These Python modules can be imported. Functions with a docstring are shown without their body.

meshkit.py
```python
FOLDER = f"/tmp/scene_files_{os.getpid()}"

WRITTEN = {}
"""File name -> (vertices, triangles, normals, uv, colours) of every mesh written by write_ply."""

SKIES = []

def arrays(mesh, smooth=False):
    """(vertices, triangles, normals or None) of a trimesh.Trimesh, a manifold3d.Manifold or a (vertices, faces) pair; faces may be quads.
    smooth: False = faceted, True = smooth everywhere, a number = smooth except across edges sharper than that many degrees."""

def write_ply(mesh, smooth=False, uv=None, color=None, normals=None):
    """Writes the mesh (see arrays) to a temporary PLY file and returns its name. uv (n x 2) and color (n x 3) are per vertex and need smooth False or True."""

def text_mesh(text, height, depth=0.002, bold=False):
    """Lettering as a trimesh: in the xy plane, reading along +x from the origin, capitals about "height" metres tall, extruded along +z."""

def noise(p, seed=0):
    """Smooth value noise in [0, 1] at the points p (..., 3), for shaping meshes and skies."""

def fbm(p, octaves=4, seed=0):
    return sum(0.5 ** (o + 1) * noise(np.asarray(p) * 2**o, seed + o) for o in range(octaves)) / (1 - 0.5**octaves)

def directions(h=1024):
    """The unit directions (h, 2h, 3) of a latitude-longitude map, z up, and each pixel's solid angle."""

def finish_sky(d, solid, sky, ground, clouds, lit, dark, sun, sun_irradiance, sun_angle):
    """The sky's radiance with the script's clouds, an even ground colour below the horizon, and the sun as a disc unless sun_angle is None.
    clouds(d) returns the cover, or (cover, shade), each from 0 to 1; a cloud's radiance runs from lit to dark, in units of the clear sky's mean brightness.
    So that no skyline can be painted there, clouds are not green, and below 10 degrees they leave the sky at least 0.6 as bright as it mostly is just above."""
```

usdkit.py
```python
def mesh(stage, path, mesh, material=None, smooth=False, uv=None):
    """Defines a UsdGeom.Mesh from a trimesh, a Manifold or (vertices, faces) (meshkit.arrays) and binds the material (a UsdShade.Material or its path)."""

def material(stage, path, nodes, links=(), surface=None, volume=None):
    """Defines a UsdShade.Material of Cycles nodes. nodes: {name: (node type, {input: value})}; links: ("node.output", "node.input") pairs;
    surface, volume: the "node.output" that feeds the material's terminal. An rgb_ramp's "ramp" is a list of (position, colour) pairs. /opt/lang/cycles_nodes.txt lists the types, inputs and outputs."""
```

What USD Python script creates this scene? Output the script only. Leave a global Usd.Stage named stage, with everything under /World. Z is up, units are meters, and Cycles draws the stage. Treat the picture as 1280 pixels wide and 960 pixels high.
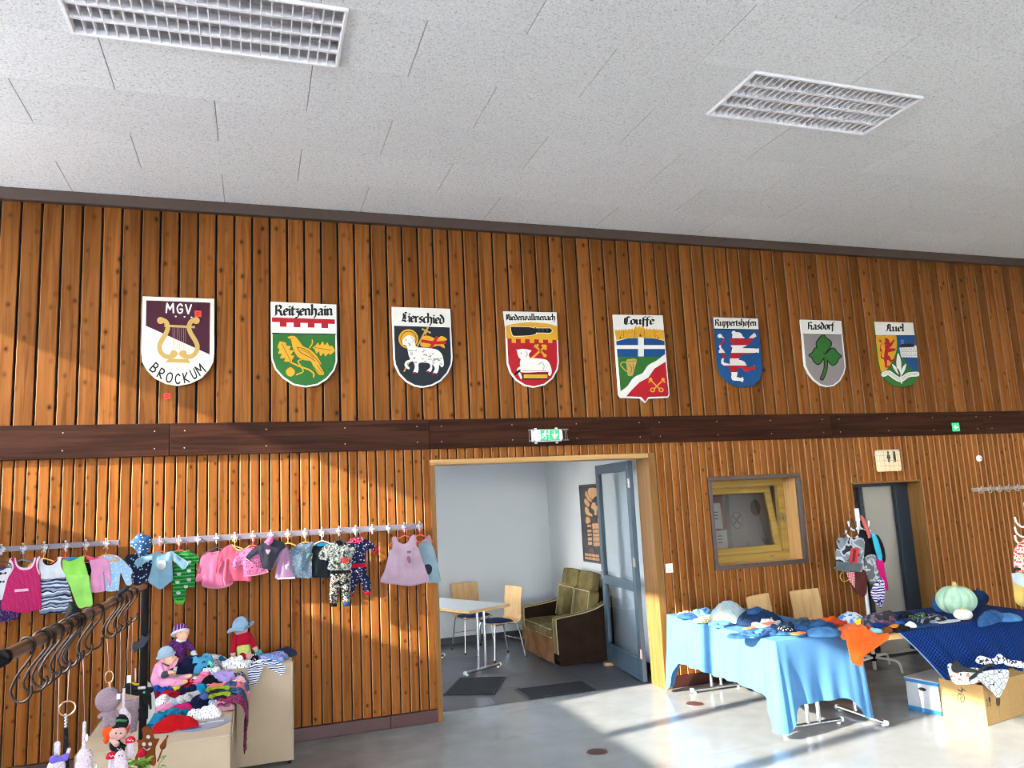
import math, random
import numpy as np, trimesh, manifold3d
import shapely
from shapely.geometry import Polygon, LineString, Point, MultiPolygon, box as sbox
from shapely.ops import unary_union
from shapely import affinity
from scipy.spatial import Delaunay
import usdkit, meshkit
from pxr import Usd, UsdGeom, UsdLux, UsdShade, Sdf, Gf

stage = Usd.Stage.CreateInMemory()
UsdGeom.SetStageUpAxis(stage, UsdGeom.Tokens.z)
UsdGeom.SetStageMetersPerUnit(stage, 1.0)
UsdGeom.Xform.Define(stage, '/World')
UsdGeom.Scope.Define(stage, '/World/Looks')
A = np.array

# ------------------------------------------------------------------ camera
EYE, FPX = A([0, 0, 2.0]), 960.0
YAW, PITCH, ROLL = 0.32672334, 0.14729239, -0.04950037
def _cam():
    cy, sy, cp, sp, cr, sr = np.cos(YAW), np.sin(YAW), np.cos(PITCH), np.sin(PITCH), np.cos(ROLL), np.sin(ROLL)
    f = A([sy*cp, cy*cp, sp]); r0 = A([cy, -sy, 0]); u0 = np.cross(r0, f)
    return r0*cr + u0*sr, -r0*sr + u0*cr, f
RT, UP, FW = _cam()
cam = UsdGeom.Camera.Define(stage, '/World/camera')
m = Gf.Matrix4d(*RT, 0, *UP, 0, *(-FW), 0, *EYE, 1)
cam.AddTransformOp().Set(m)
cam.CreateHorizontalApertureAttr(36.0); cam.CreateVerticalApertureAttr(27.0); cam.CreateFocalLengthAttr(27.0)
cam.CreateClippingRangeAttr(Gf.Vec2f(0.05, 200))
cam.CreateExposureAttr(1.0)

# ------------------------------------------------------------------ sun and sky
SUN = A([1, .19, -.447]); SUN = SUN/np.linalg.norm(SUN)
sun = UsdLux.DistantLight.Define(stage, '/World/sun')
zz = -SUN; xx = np.cross([0, 0, 1], zz); xx /= np.linalg.norm(xx); yy = np.cross(zz, xx)
sun.AddTransformOp().Set(Gf.Matrix4d(*xx, 0, *yy, 0, *zz, 0, 0, 0, 0, 1))
sun.CreateIntensityAttr(3.9); sun.CreateNormalizeAttr(True); sun.CreateAngleAttr(0.6); sun.CreateColorAttr(Gf.Vec3f(1, .92, .81))
usdkit.material(stage, '/World/Looks/sky', {
    'sky': ('sky_texture', {'sky_type': 'multiple_scattering', 'sun_disc': False, 'sun_elevation': .413, 'sun_rotation': -1.38, 'altitude': 300.0}),
    'hz': ('hsv', {'saturation': .5}), 'wb': ('mix_color', {'blend_type': 'multiply', 'fac': 1., 'b': (1.05, 1.0, .96), 'use_clamp': False}),
    'bg': ('background_shader', {'strength': .96})}, [('sky.color', 'hz.color'), ('hz.color', 'wb.a'), ('wb.result', 'bg.color')], surface='bg.background')
dome = UsdLux.DomeLight.Define(stage, '/World/sky')
dome.CreateIntensityAttr(1.0)
UsdShade.MaterialBindingAPI.Apply(dome.GetPrim()).Bind(UsdShade.Material.Get(stage, '/World/Looks/sky'))

# ------------------------------------------------------------------ helpers
D = 7.31                      # the panelled wall's face is the plane y = D
def _ray(px, py): return RT*(px-640)/FPX - UP*(py-480)/FPX + FW
def at(px, py, y=D):          # the point of the vertical plane y that a pixel of the photograph shows
    d = _ray(px, py); return EYE + d*(y-EYE[1])/d[1]
def atz(px, py, z=0.):
    d = _ray(px, py); return EYE + d*(z-EYE[2])/d[2]
def atx(px, py, x):
    d = _ray(px, py); return EYE + d*(x-EYE[0])/d[0]
def crop(ox, oy, s):          # traced in a magnified crop: crop corner and magnification
    return lambda pts: [(ox+a/s, oy+b/s) for a, b in pts]
def xz(pts, y=D): return [tuple(at(px, py, y)[[0, 2]]) for px, py in pts]

_cnt, _base = {}, {}
def _path(parent, name):
    b = parent if parent else '/World'
    n = _cnt.get((b, name), 0); _cnt[(b, name)] = n+1
    return f'{b}/{name}' + (f'_{n:03d}' if n else '')
def _tag(path, label=None, cat=None, group=None, kind=None):
    p = stage.GetPrimAtPath(path)
    for k, v in (('label', label), ('category', cat), ('group', group), ('kind', kind)):
        if v: p.SetCustomDataByKey(k, v)
def thing(name, label=None, cat=None, group=None, base=(0, 0, 0), kind=None):
    p = _path(None, name); x = UsdGeom.Xform.Define(stage, p)
    x.AddTranslateOp().Set(Gf.Vec3d(*map(float, base)))
    _base[p] = A(base, float); _tag(p, label, cat, group, kind); return p
def obj(name, mesh, mat, parent=None, smooth=32, label=None, cat=None, group=None, kind=None):
    v, f, n = None, None, None
    p = _path(parent, name)
    if isinstance(mesh, (list, tuple)) and mesh and isinstance(mesh[0], trimesh.Trimesh): mesh = trimesh.util.concatenate(mesh)
    if hasattr(mesh, 'to_mesh'):
        q = mesh.to_mesh(); mesh = trimesh.Trimesh(q.vert_properties[:, :3], q.tri_verts, process=False)
    b = A([0, 0, 0.])
    if parent:
        b = _base[parent]
        _base[p] = b
    if b.any():
        mesh = mesh.copy(); mesh.apply_translation(-b)
    usdkit.mesh(stage, p, mesh, mat, smooth)
    if not parent: _base[p] = A([0, 0, 0.])
    _tag(p, label, cat, group, kind); return p
def copy_of(src, name, loc, rotz=0, label=None, group=None, cat=None):
    p = _path(None, name); x = UsdGeom.Xform.Define(stage, p)
    x.AddTranslateOp().Set(Gf.Vec3d(*map(float, loc)))
    if rotz: x.AddRotateZOp().Set(math.degrees(rotz))
    for c in stage.GetPrimAtPath(src).GetChildren():
        q = stage.DefinePrim(f'{p}/{c.GetName()}', c.GetTypeName() or 'Xform')
        q.GetReferences().AddInternalReference(c.GetPath())
    _tag(p, label, cat, group); return p

# ---- meshes
def bx(x0, x1, y0, y1, z0, z1, c=0.0):
    if c <= 0:
        m_ = trimesh.creation.box((x1-x0, y1-y0, z1-z0)); m_.apply_translation(((x0+x1)/2, (y0+y1)/2, (z0+z1)/2)); return m_
    c = min(c, (x1-x0)*.45, (y1-y0)*.45, (z1-z0)*.45)
    pts = []
    for X, sx in ((x0, 1), (x1, -1)):
        for Y, sy in ((y0, 1), (y1, -1)):
            for Z_, sz in ((z0, 1), (z1, -1)):
                pts += [(X+sx*c, Y+sy*c, Z_), (X+sx*c, Y, Z_+sz*c), (X, Y+sy*c, Z_+sz*c)]
    return trimesh.convex.convex_hull(A(pts))
def hullpts(p): return trimesh.convex.convex_hull(A(p, float))
def rot(mesh, axis, ang, about=(0, 0, 0)):
    mesh.apply_transform(trimesh.transformations.rotation_matrix(ang, axis, about)); return mesh
def mv(mesh, *d):
    mesh.apply_translation(d); return mesh
def xf(mesh, M):
    mesh.apply_transform(M); return mesh
def cyl(p, q, r, n=14, r2=None):
    p, q = A(p, float), A(q, float); return tube([p, q], [r, r if r2 is None else r2], n)
def tube(pts, r, n=8, closed=False, caps=True):
    p = A(pts, float); k = len(p); r = np.broadcast_to(A(r, float), (k,))
    t = (np.roll(p, -1, 0)-np.roll(p, 1, 0)) if closed else np.gradient(p, axis=0)
    t /= np.linalg.norm(t, axis=1, keepdims=True)+1e-12
    a = np.zeros_like(p); ref = A([0, 0, 1.]) if abs(t[0, 2]) < .9 else A([1., 0, 0])
    for i in range(k):
        ref = ref - t[i]*(ref@t[i]); ref /= np.linalg.norm(ref)+1e-12; a[i] = ref
    b = np.cross(t, a); g = np.arange(n)*2*np.pi/n
    v = (p[:, None] + r[:, None, None]*(np.cos(g)[None, :, None]*a[:, None]+np.sin(g)[None, :, None]*b[:, None])).reshape(-1, 3)
    F = []
    for i in range(k if closed else k-1):
        i2 = (i+1) % k
        for j in range(n):
            j2 = (j+1) % n
            F += [(i*n+j, i*n+j2, i2*n+j2), (i*n+j, i2*n+j2, i2*n+j)]
    if not closed and caps:
        v = np.vstack([v, p[0], p[-1]]); s, e = len(v)-2, len(v)-1
        for j in range(n):
            j2 = (j+1) % n
            F += [(s, j2, j), (e, (k-1)*n+j, (k-1)*n+j2)]
    return trimesh.Trimesh(v, F, process=False)
def smooth_line(pts, n=8, closed=False):
    p = A(pts, float); k = len(p)
    if k < 3 and not closed: return p
    q = np.vstack([p[-1], p, p[0], p[1]]) if closed else np.vstack([2*p[0]-p[1], p, 2*p[-1]-p[-2]])
    out = []
    for i in range(1, len(q)-2):
        t = np.linspace(0, 1, n, endpoint=False)[:, None]
        a, b, c, d = q[i-1:i+3]
        out.append(.5*((2*b)+(-a+c)*t+(2*a-5*b+4*c-d)*t*t+(-a+3*b-3*c+d)*t**3))
    out = np.vstack(out)
    return out if closed else np.vstack([out, p[-1]])
def polys(g):
    if g.is_empty: return []
    return [q for q in getattr(g, 'geoms', [g]) if isinstance(q, Polygon) and q.area > 1e-8]
def extrude(g, h):
    if isinstance(g, (list, tuple)) and not isinstance(g[0], Polygon): g = Polygon(g)
    if isinstance(g, (list, tuple)): g = unary_union(g)
    if not g.is_valid: g = g.buffer(0)
    return trimesh.util.concatenate([trimesh.creation.extrude_polygon(q, h, engine='earcut') for q in polys(g)])
def onwall(g, y, h):          # a shape drawn in x, z and extruded towards the room (-y) from the plane y
    e = extrude(g, h); v = e.vertices
    return trimesh.Trimesh(np.c_[v[:, 0], y-v[:, 2], v[:, 1]], e.faces, process=False)
def lathe(prof, n=24, c=(0, 0, 0)):
    m_ = trimesh.creation.revolve(A(prof, float), sections=n); m_.apply_translation(c); return m_
def ball(c, r, sub=2):
    m_ = trimesh.creation.icosphere(sub); r = np.broadcast_to(A(r, float), (3,))
    return trimesh.Trimesh(m_.vertices*r+A(c), m_.faces, process=False)
def limb(*pr, n=10):          # tapering chain of (x, y, z, r) with round ends
    out = []
    ms = [manifold3d.Manifold.sphere(r, n).translate((x, y, z)) for x, y, z, r in pr]
    parts = [manifold3d.Manifold.batch_hull([ms[i], ms[i+1]]) for i in range(len(ms)-1)]
    q = parts[0]
    for w in parts[1:]: q = q+w
    q = q.to_mesh(); return trimesh.Trimesh(q.vert_properties[:, :3], q.tri_verts, process=False)
def trin(g, step):            # (points, triangles, distance to the edge) filling a polygon
    if not g.is_valid: g = g.buffer(0)
    g = max(polys(g), key=lambda q: q.area)
    n = max(12, int(g.exterior.length/step))
    b = A([g.exterior.interpolate(i/n, normalized=True).coords[0] for i in range(n)])
    x0, z0, x1, z1 = g.bounds
    X, Z_ = np.meshgrid(np.arange(x0, x1, step), np.arange(z0, z1, step*.866)); X[1::2] += step/2
    p = np.c_[X.ravel(), Z_.ravel()]
    inn = g.buffer(-step*.45)
    p = p[shapely.contains_xy(inn, p[:, 0], p[:, 1])] if not inn.is_empty else p[:0]
    q = np.vstack([b, p]); t = Delaunay(q).simplices
    c = q[t].mean(1); t = t[shapely.contains_xy(g, c[:, 0], c[:, 1])]
    a = q[t]; s = np.cross(a[:, 1]-a[:, 0], a[:, 2]-a[:, 0]); t = np.where((s > 0)[:, None], t, t[:, ::-1])
    t = t[np.abs(s) > 1e-12]
    d = shapely.distance(g.exterior, shapely.points(q)); d[:n] = 0
    return q, t, d, n
def pillow(g, step, front, back):   # closed sheet-like solid over polygon g: front(q, d), back(q, d) give heights
    q, t, d, n = trin(g, step); k = len(q)
    f, b = front(q, d), back(q, d)
    V = np.vstack([np.c_[q, f], np.c_[q, b]])
    rim = []
    for i in range(n):
        j = (i+1) % n; rim += [(i, k+i, k+j), (i, k+j, j)]
    F = np.vstack([t, t[:, ::-1]+k, A(rim)])
    return V, F
def cloth(g, y, thick=.012, fold=.006, seed=0, step=None, folds='v', freq=38.):
    if not isinstance(g, (Polygon, MultiPolygon)): g = Polygon(g)
    x0, z0, x1, z1 = g.bounds; step = step or max(x1-x0, z1-z0)/26
    def fr(q, d):
        P3 = np.c_[q*A([freq, freq*.22]) if folds == 'v' else q*freq*.6, np.full(len(q), seed*3.7)]
        w = (meshkit.noise(P3, seed)-.5)*2 + .35*(meshkit.noise(np.c_[q*70, np.full(len(q), seed+.5)], seed)-.5)
        return thick*np.sqrt(np.clip(d/(.35*(x1-x0)+1e-6), 0, 1)) + fold*w*np.clip(d/.02, .25, 1) + .003
    V, F = pillow(g, step, fr, lambda q, d: -.003-0*d)
    return trimesh.Trimesh(np.c_[V[:, 0], y-V[:, 2], V[:, 1]], F, process=False)
def flat(g, z, h=.02, fold=.008, seed=0, step=None, freq=34., tilt=(0, 0), crisp=False):   # a garment or cushion lying on z: g in x, y
    if not isinstance(g, (Polygon, MultiPolygon)): g = Polygon(g)
    x0, z0, x1, z1 = g.bounds; step = step or max(x1-x0, z1-z0)/(30 if crisp else 24); w0 = .016 if crisp else max(min(x1-x0, z1-z0)*.4, 1e-3)
    def fr(q, d):
        w = (meshkit.noise(np.c_[q*freq, np.full(len(q), seed*1.3)], seed)-.4)*2
        return h*np.sqrt(np.clip(d/w0, 0, 1))+fold*w*np.clip(d/.015, .15, 1)+.004
    V, F = pillow(g, step, fr, lambda q, d: 0*d)
    c = V[:, :2].mean(0)
    return trimesh.Trimesh(np.c_[V[:, 0], V[:, 1], z+V[:, 2]+(V[:, 0]-c[0])*tilt[0]+(V[:, 1]-c[1])*tilt[1]], F, process=False)
def fatten(mesh, t=.003):     # a thin closed solid from an open sheet
    n = mesh.vertex_normals; k = len(mesh.vertices)
    V = np.vstack([mesh.vertices+n*t/2, mesh.vertices-n*t/2]); e = mesh.edges_sorted; u, c = np.unique(e, axis=0, return_counts=True)
    bset = {tuple(x) for x in u[c == 1]}; rim = []
    for a, b in mesh.edges:
        if (min(a, b), max(a, b)) in bset: rim += [(b, a, a+k), (b, a+k, b+k)]
    return trimesh.Trimesh(V, np.vstack([mesh.faces, mesh.faces[:, ::-1]+k]+([A(rim)] if rim else [])), process=False)
def sheet(grid, t=.003):      # grid (n, m, 3) of points -> thin cloth
    g = A(grid); n, m_ = g.shape[:2]; F = []
    for i in range(n-1):
        for j in range(m_-1):
            a = i*m_+j; F += [(a, a+1, a+m_+1), (a, a+m_+1, a+m_)]
    return fatten(trimesh.Trimesh(g.reshape(-1, 3), F, process=False), t)

# ---- materials
LK = '/World/Looks/'
_m = {}
def srgb(r, g, b):
    c = A([r, g, b])/255.; return tuple(np.where(c <= .04045, c/12.92, ((c+.055)/1.055)**2.4))
def mat(name, col, rough=.6, **kw):
    if name not in _m:
        _m[name] = usdkit.material(stage, LK+name, {'p': ('principled_bsdf', {'base_color': col, 'roughness': rough, **kw})}, surface='p.BSDF')
    return _m[name]
def nodes(name, nd, ln, surface='p.BSDF'):
    if name not in _m: _m[name] = usdkit.material(stage, LK+name, nd, ln, surface)
    return _m[name]
def fabric(name, c1, c2=None, scale=9., rough=.9, bump=.25, weave=420., detail=3.):   # soft cloth with slight tone variation and weave
    c2 = c2 or tuple(A(c1)*.8)
    return nodes(name, {'g': ('geometry', {}), 'n': ('noise_texture', {'scale': scale, 'detail': detail}), 'r': ('rgb_ramp', {'ramp': [(.35, c1), (.7, c2)]}),
        'w': ('noise_texture', {'scale': weave, 'detail': 1.}), 'b': ('bump', {'strength': bump, 'distance': .002}),
        'p': ('principled_bsdf', {'roughness': rough, 'specular_ior_level': .12})},
        [('g.position', 'n.vector'), ('n.fac', 'r.fac'), ('r.color', 'p.base_color'), ('g.position', 'w.vector'), ('w.fac', 'b.height'), ('b.normal', 'p.normal')])
def dotted(name, base, dot, scale, r=.3, rnd=0., c3=None, r3=0., plane='xz', aspect=(1, 1), ang=0.):
    nd = {'g': ('geometry', {}), 'm': ('mapping', {'rotation': (math.pi/2, 0, 0) if plane == 'xz' else (0, 0, 0)}), 'm2': ('mapping', {'rotation': (0, 0, ang), 'scale': (aspect[0], aspect[1], 1)}),
        'v': ('voronoi_texture', {'dimensions': '2D', 'scale': scale, 'randomness': rnd}),
        'r': ('rgb_ramp', {'ramp': ([(0, c3), (r3, c3), (r3+.02, dot)] if c3 else [(0, dot)])+[(r, dot), (r+.05, base), (1, base)]}),
        'p': ('principled_bsdf', {'roughness': .85, 'specular_ior_level': .2})}
    return nodes(name, nd, [('g.position', 'm.vector'), ('m.vector', 'm2.vector'), ('m2.vector', 'v.vector'), ('v.distance', 'r.fac'), ('r.color', 'p.base_color')])
def blotch(name, stops, scale, rough=.85, detail=1., stretch=(1, 1, 1), dist=0.):   # patches of flat colour, printed fabric
    nd = {'g': ('geometry', {}), 'm': ('mapping', {'scale': stretch}), 'n': ('noise_texture', {'scale': scale, 'detail': detail, 'distortion': dist}),
        'r': ('rgb_ramp', {'ramp': stops, 'interpolate': False}), 'p': ('principled_bsdf', {'roughness': rough, 'specular_ior_level': .2})}
    return nodes(name, nd, [('g.position', 'm.vector'), ('m.vector', 'n.vector'), ('n.fac', 'r.fac'), ('r.color', 'p.base_color')])
def striped(name, stops, period, axis='z', warp=0.):   # stripes of the given colours, (position 0..1, colour), repeating along an axis
    nd = {'g': ('geometry', {}), 's': ('separate_xyz', {}), 'd': ('math', {'math_type': 'multiply', 'value2': 1./period}), 'f': ('math', {'math_type': 'fraction'}),
        'r': ('rgb_ramp', {'ramp': stops, 'interpolate': False}), 'p': ('principled_bsdf', {'roughness': .85, 'specular_ior_level': .2}),
        'n': ('noise_texture', {'scale': 14., 'detail': 1.}), 'a': ('math', {'math_type': 'multiply_add', 'value2': warp})}
    ln = [('g.position', 's.vector'), ('s.'+axis, 'a.value3'), ('g.position', 'n.vector'), ('n.fac', 'a.value1'), ('a.value', 'd.value1'), ('d.value', 'f.value1'), ('f.value', 'r.fac'), ('r.color', 'p.base_color')]
    return nodes(name, nd, ln)
def knit(name, c, scale=150., rough=.9):
    nd = {'g': ('geometry', {}), 'v': ('voronoi_texture', {'scale': scale}), 'b': ('bump', {'strength': .8, 'distance': .004, 'invert': True}),
        'r': ('rgb_ramp', {'ramp': [(0, c), (.9, tuple(A(c)*.62))]}), 'p': ('principled_bsdf', {'roughness': rough, 'specular_ior_level': .15})}
    return nodes(name, nd, [('g.position', 'v.vector'), ('v.distance', 'b.height'), ('v.distance', 'r.fac'), ('r.color', 'p.base_color'), ('b.normal', 'p.normal')])
def wood(name, pale, mid, dark, axis='z', knots=True, rough=.45, grain=1., vary=.35, knot_scale=1., coat=0., bump=.15, xk=11.5, spec=.06, edge=None):
    st = {'z': (26*grain, 26*grain, 1.1*grain), 'x': (1.1*grain, 26*grain, 26*grain), 'y': (26*grain, 1.1*grain, 26*grain)}[axis]
    ks = {'z': (xk, 3., 7*knot_scale), 'x': (7*knot_scale, 3., xk), 'y': (xk, 7*knot_scale, 3.)}[axis]
    nd = {'g': ('geometry', {}), 'o': ('object_info', {}), 'k': ('math', {'math_type': 'multiply', 'value2': 37.}),
        'off': ('combine_xyz', {}), 'add': ('vector_math', {'math_type': 'add'}),
        'm': ('mapping', {'scale': st}), 'n': ('noise_texture', {'scale': 1., 'detail': 5., 'roughness': .6, 'distortion': .6}),
        'r': ('rgb_ramp', {'ramp': [(.28, dark), (.45, mid), (.62, pale), (.8, mid)]}),
        'tone': ('map_range', {'from_min': 0., 'from_max': 1., 'to_min': 1-vary, 'to_max': 1+vary*.55}),
        'mul': ('vector_math', {'math_type': 'scale'}),
        'b': ('bump', {'strength': bump, 'distance': .003}),
        'p': ('principled_bsdf', {'roughness': rough, 'coat_weight': coat, 'coat_roughness': .25, 'specular_ior_level': spec})}
    ln = [('o.random', 'k.value1'), ('k.value', 'off.z'), ('k.value', 'off.x'), ('k.value', 'off.y'), ('g.position', 'add.vector1'), ('off.vector', 'add.vector2'),
        ('add.vector', 'm.vector'), ('m.vector', 'n.vector'), ('n.fac', 'r.fac'), ('o.random', 'tone.value'), ('n.fac', 'b.height'), ('b.normal', 'p.normal'), ('tone.result', 'mul.scale')]
    if knots:
        nd.update({'mk': ('mapping', {'scale': ks}), 'v': ('voronoi_texture', {'scale': 1., 'randomness': 1.}), 'nd': ('noise_texture', {'scale': 3., 'detail': 2.}),
            'kr': ('rgb_ramp', {'ramp': [(0, (1, 1, 1)), (.09, (.9, .9, .9)), (.15, (.4,)*3), (.30, (.0,)*3)]}), 'km': ('mix_color', {'b': tuple(A(dark)*.3)}),
            'sc': ('separate_color', {}), 'gt': ('map_range', {'from_min': .12, 'from_max': .55, 'to_min': 0., 'to_max': 1., 'clamp': True}), 'gm': ('math', {'math_type': 'multiply'})})
        ln += [('add.vector', 'mk.vector'), ('mk.vector', 'v.vector'), ('v.distance', 'kr.fac'), ('v.color', 'sc.color'), ('sc.r', 'gt.value'), ('gt.result', 'gm.value1'), ('kr.color', 'gm.value2'), ('gm.value', 'km.fac'), ('r.color', 'km.a'), ('km.result', 'mul.vector1')]
    else: ln += [('r.color', 'mul.vector1')]
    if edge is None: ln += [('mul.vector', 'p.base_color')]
    else:                     # light caught on left-facing bevels, painted in as a paler colour
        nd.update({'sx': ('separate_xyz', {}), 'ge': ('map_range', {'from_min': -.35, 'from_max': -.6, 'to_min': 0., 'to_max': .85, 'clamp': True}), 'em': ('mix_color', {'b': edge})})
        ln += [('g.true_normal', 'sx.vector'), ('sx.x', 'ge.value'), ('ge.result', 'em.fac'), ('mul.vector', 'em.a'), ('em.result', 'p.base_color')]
    return nodes(name, nd, ln)
def pane(name, tint=(1, 1, 1), ior=1.45):
    return nodes(name, {'t': ('transparent_bsdf', {'color': tint}), 'gl': ('glossy_bsdf', {'color': (1, 1, 1), 'roughness': .01}), 'f': ('fresnel', {'IOR': ior}), 'm': ('mix_closure', {}), 'g': ('geometry', {}), 'b': ('math', {'math_type': 'subtract', 'value1': 1.}), 'x': ('math', {'math_type': 'multiply'})},
        [('g.backfacing', 'b.value2'), ('b.value', 'x.value1'), ('f.fac', 'x.value2'), ('x.value', 'm.fac'), ('t.BSDF', 'm.closure1'), ('gl.BSDF', 'm.closure2')], surface='m.closure')
CHROME = mat('chrome', (.75, .76, .78), .18, metallic=1.)
WHITE = mat('white_plastic', (.82, .82, .80), .4)
BLACK = mat('black_steel', (.005, .005, .006), .6, specular_ior_level=.08)

# ================================================================== the room
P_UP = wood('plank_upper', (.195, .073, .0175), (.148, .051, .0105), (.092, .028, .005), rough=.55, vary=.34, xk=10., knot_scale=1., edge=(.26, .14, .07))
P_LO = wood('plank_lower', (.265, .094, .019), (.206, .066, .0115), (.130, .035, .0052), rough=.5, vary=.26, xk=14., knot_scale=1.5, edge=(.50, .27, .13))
CAV = mat('cavity', (.012, .009, .007), .9)
FASC = wood('fascia_wood', (.045, .016, .009), (.026, .009, .005), (.013, .005, .003), axis='x', knots=False, rough=.5, vary=.15, grain=.8)
TRIMB = mat('ceiling_trim_brown', (.055, .033, .024), .55)
BASEB = mat('baseboard_oxblood', (.055, .011, .008), .45)
JAMB = wood('jamb_pine', (.24, .122, .040), (.205, .096, .028), (.155, .062, .017), knots=False, rough=.4, vary=.08, coat=.08)

# openings in the panelled wall: entrance (x 1.60-4.04, z < 2.40), serving window, washroom door
OPEN = [(1.60, 4.04, -1, 2.405), (4.665, 5.868, 1.127, 2.122), (6.566, 7.60, -1, 1.982)]
wall = thing('wall_back', kind='structure')
wg = sbox(-4.15, 0, 11.15, 4.9)
for a, b, c, d in OPEN: wg = wg.difference(sbox(a, c, b, d))
obj('backing', onwall(wg, 7.45, .105), CAV, wall, smooth=False)
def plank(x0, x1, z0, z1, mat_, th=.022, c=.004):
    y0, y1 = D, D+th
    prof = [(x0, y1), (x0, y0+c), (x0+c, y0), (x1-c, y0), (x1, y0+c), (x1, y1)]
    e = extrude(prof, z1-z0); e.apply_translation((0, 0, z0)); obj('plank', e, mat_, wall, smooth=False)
rp = random.Random(4)
k = -14
while True:                                     # wide boards above the fascia
    x0 = -1.911+.01+.1573*k; k += 1
    if x0 > 10.9: break
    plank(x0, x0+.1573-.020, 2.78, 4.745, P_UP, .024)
BASE_Z = .118
k = -25
while True:                                     # narrow boards below it, stopped by the openings
    x0 = -1.880+.007+.08725*k; x1 = x0+.08725-.0135; k += 1
    if x0 > 10.9: break
    rects = [(x0, x1, BASE_Z, 2.525)]
    for a, b, c, d in OPEN:
        out = []
        for xa, xb, za, zb in rects:
            if xb <= a or xa >= b or zb <= c or za >= d: out.append((xa, xb, za, zb)); continue
            if za < c: out.append((xa, xb, za, c))
            if zb > d: out.append((xa, xb, d, zb))
            if xa < a: out.append((xa, a, max(za, c), min(zb, d)))
            if xb > b: out.append((b, xb, max(za, c), min(zb, d)))
        rects = out
    for xa, xb, za, zb in rects:
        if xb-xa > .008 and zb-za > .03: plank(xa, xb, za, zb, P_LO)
fas = thing('trim_1', 'dark brown timber fascia board band across the panelled wall', 'trim', kind='structure')
for x0, x1 in ((-4.1, -3.05), (-3.05, -.705), (-.705, 1.60), (1.60, 3.99), (3.99, 6.36), (6.36, 8.72), (8.72, 11.1)):
    obj('board', bx(x0+.002, x1-.002, D-.028, D+.02, 2.508, 2.792, .004), FASC, fas, smooth=False)
    sc = []
    for xs in (x0+.12, (x0+x1)/2-.35, (x0+x1)/2+.35, x1-.12):
        for zs in (2.575, 2.725): sc.append(mv(rot(trimesh.creation.cylinder(.0055, .004, sections=8), (1, 0, 0), math.pi/2), xs, D-.0285, zs))
    obj('screws', sc, mat('screw_head', (.45, .36, .28), .35, metallic=.7), fas)
obj('trim_2', bx(-4.1, 11.1, D-.06, D+.02, 4.738, 4.842, .004), TRIMB, kind='structure', label='dark brown batten between panelling and white ceiling', cat='trim')
bb = thing('baseboard_back', kind='structure')
for x0, x1 in ((-4.1, -1.2), (-1.2, 1.16), (1.16, 1.598), (4.042, 6.56), (7.61, 9.4), (9.4, 11.1)):
    obj('board', bx(x0+.0015, x1-.0015, D-.012, D+.03, 0.002, .112, .004), BASEB, bb, smooth=False)

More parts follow.
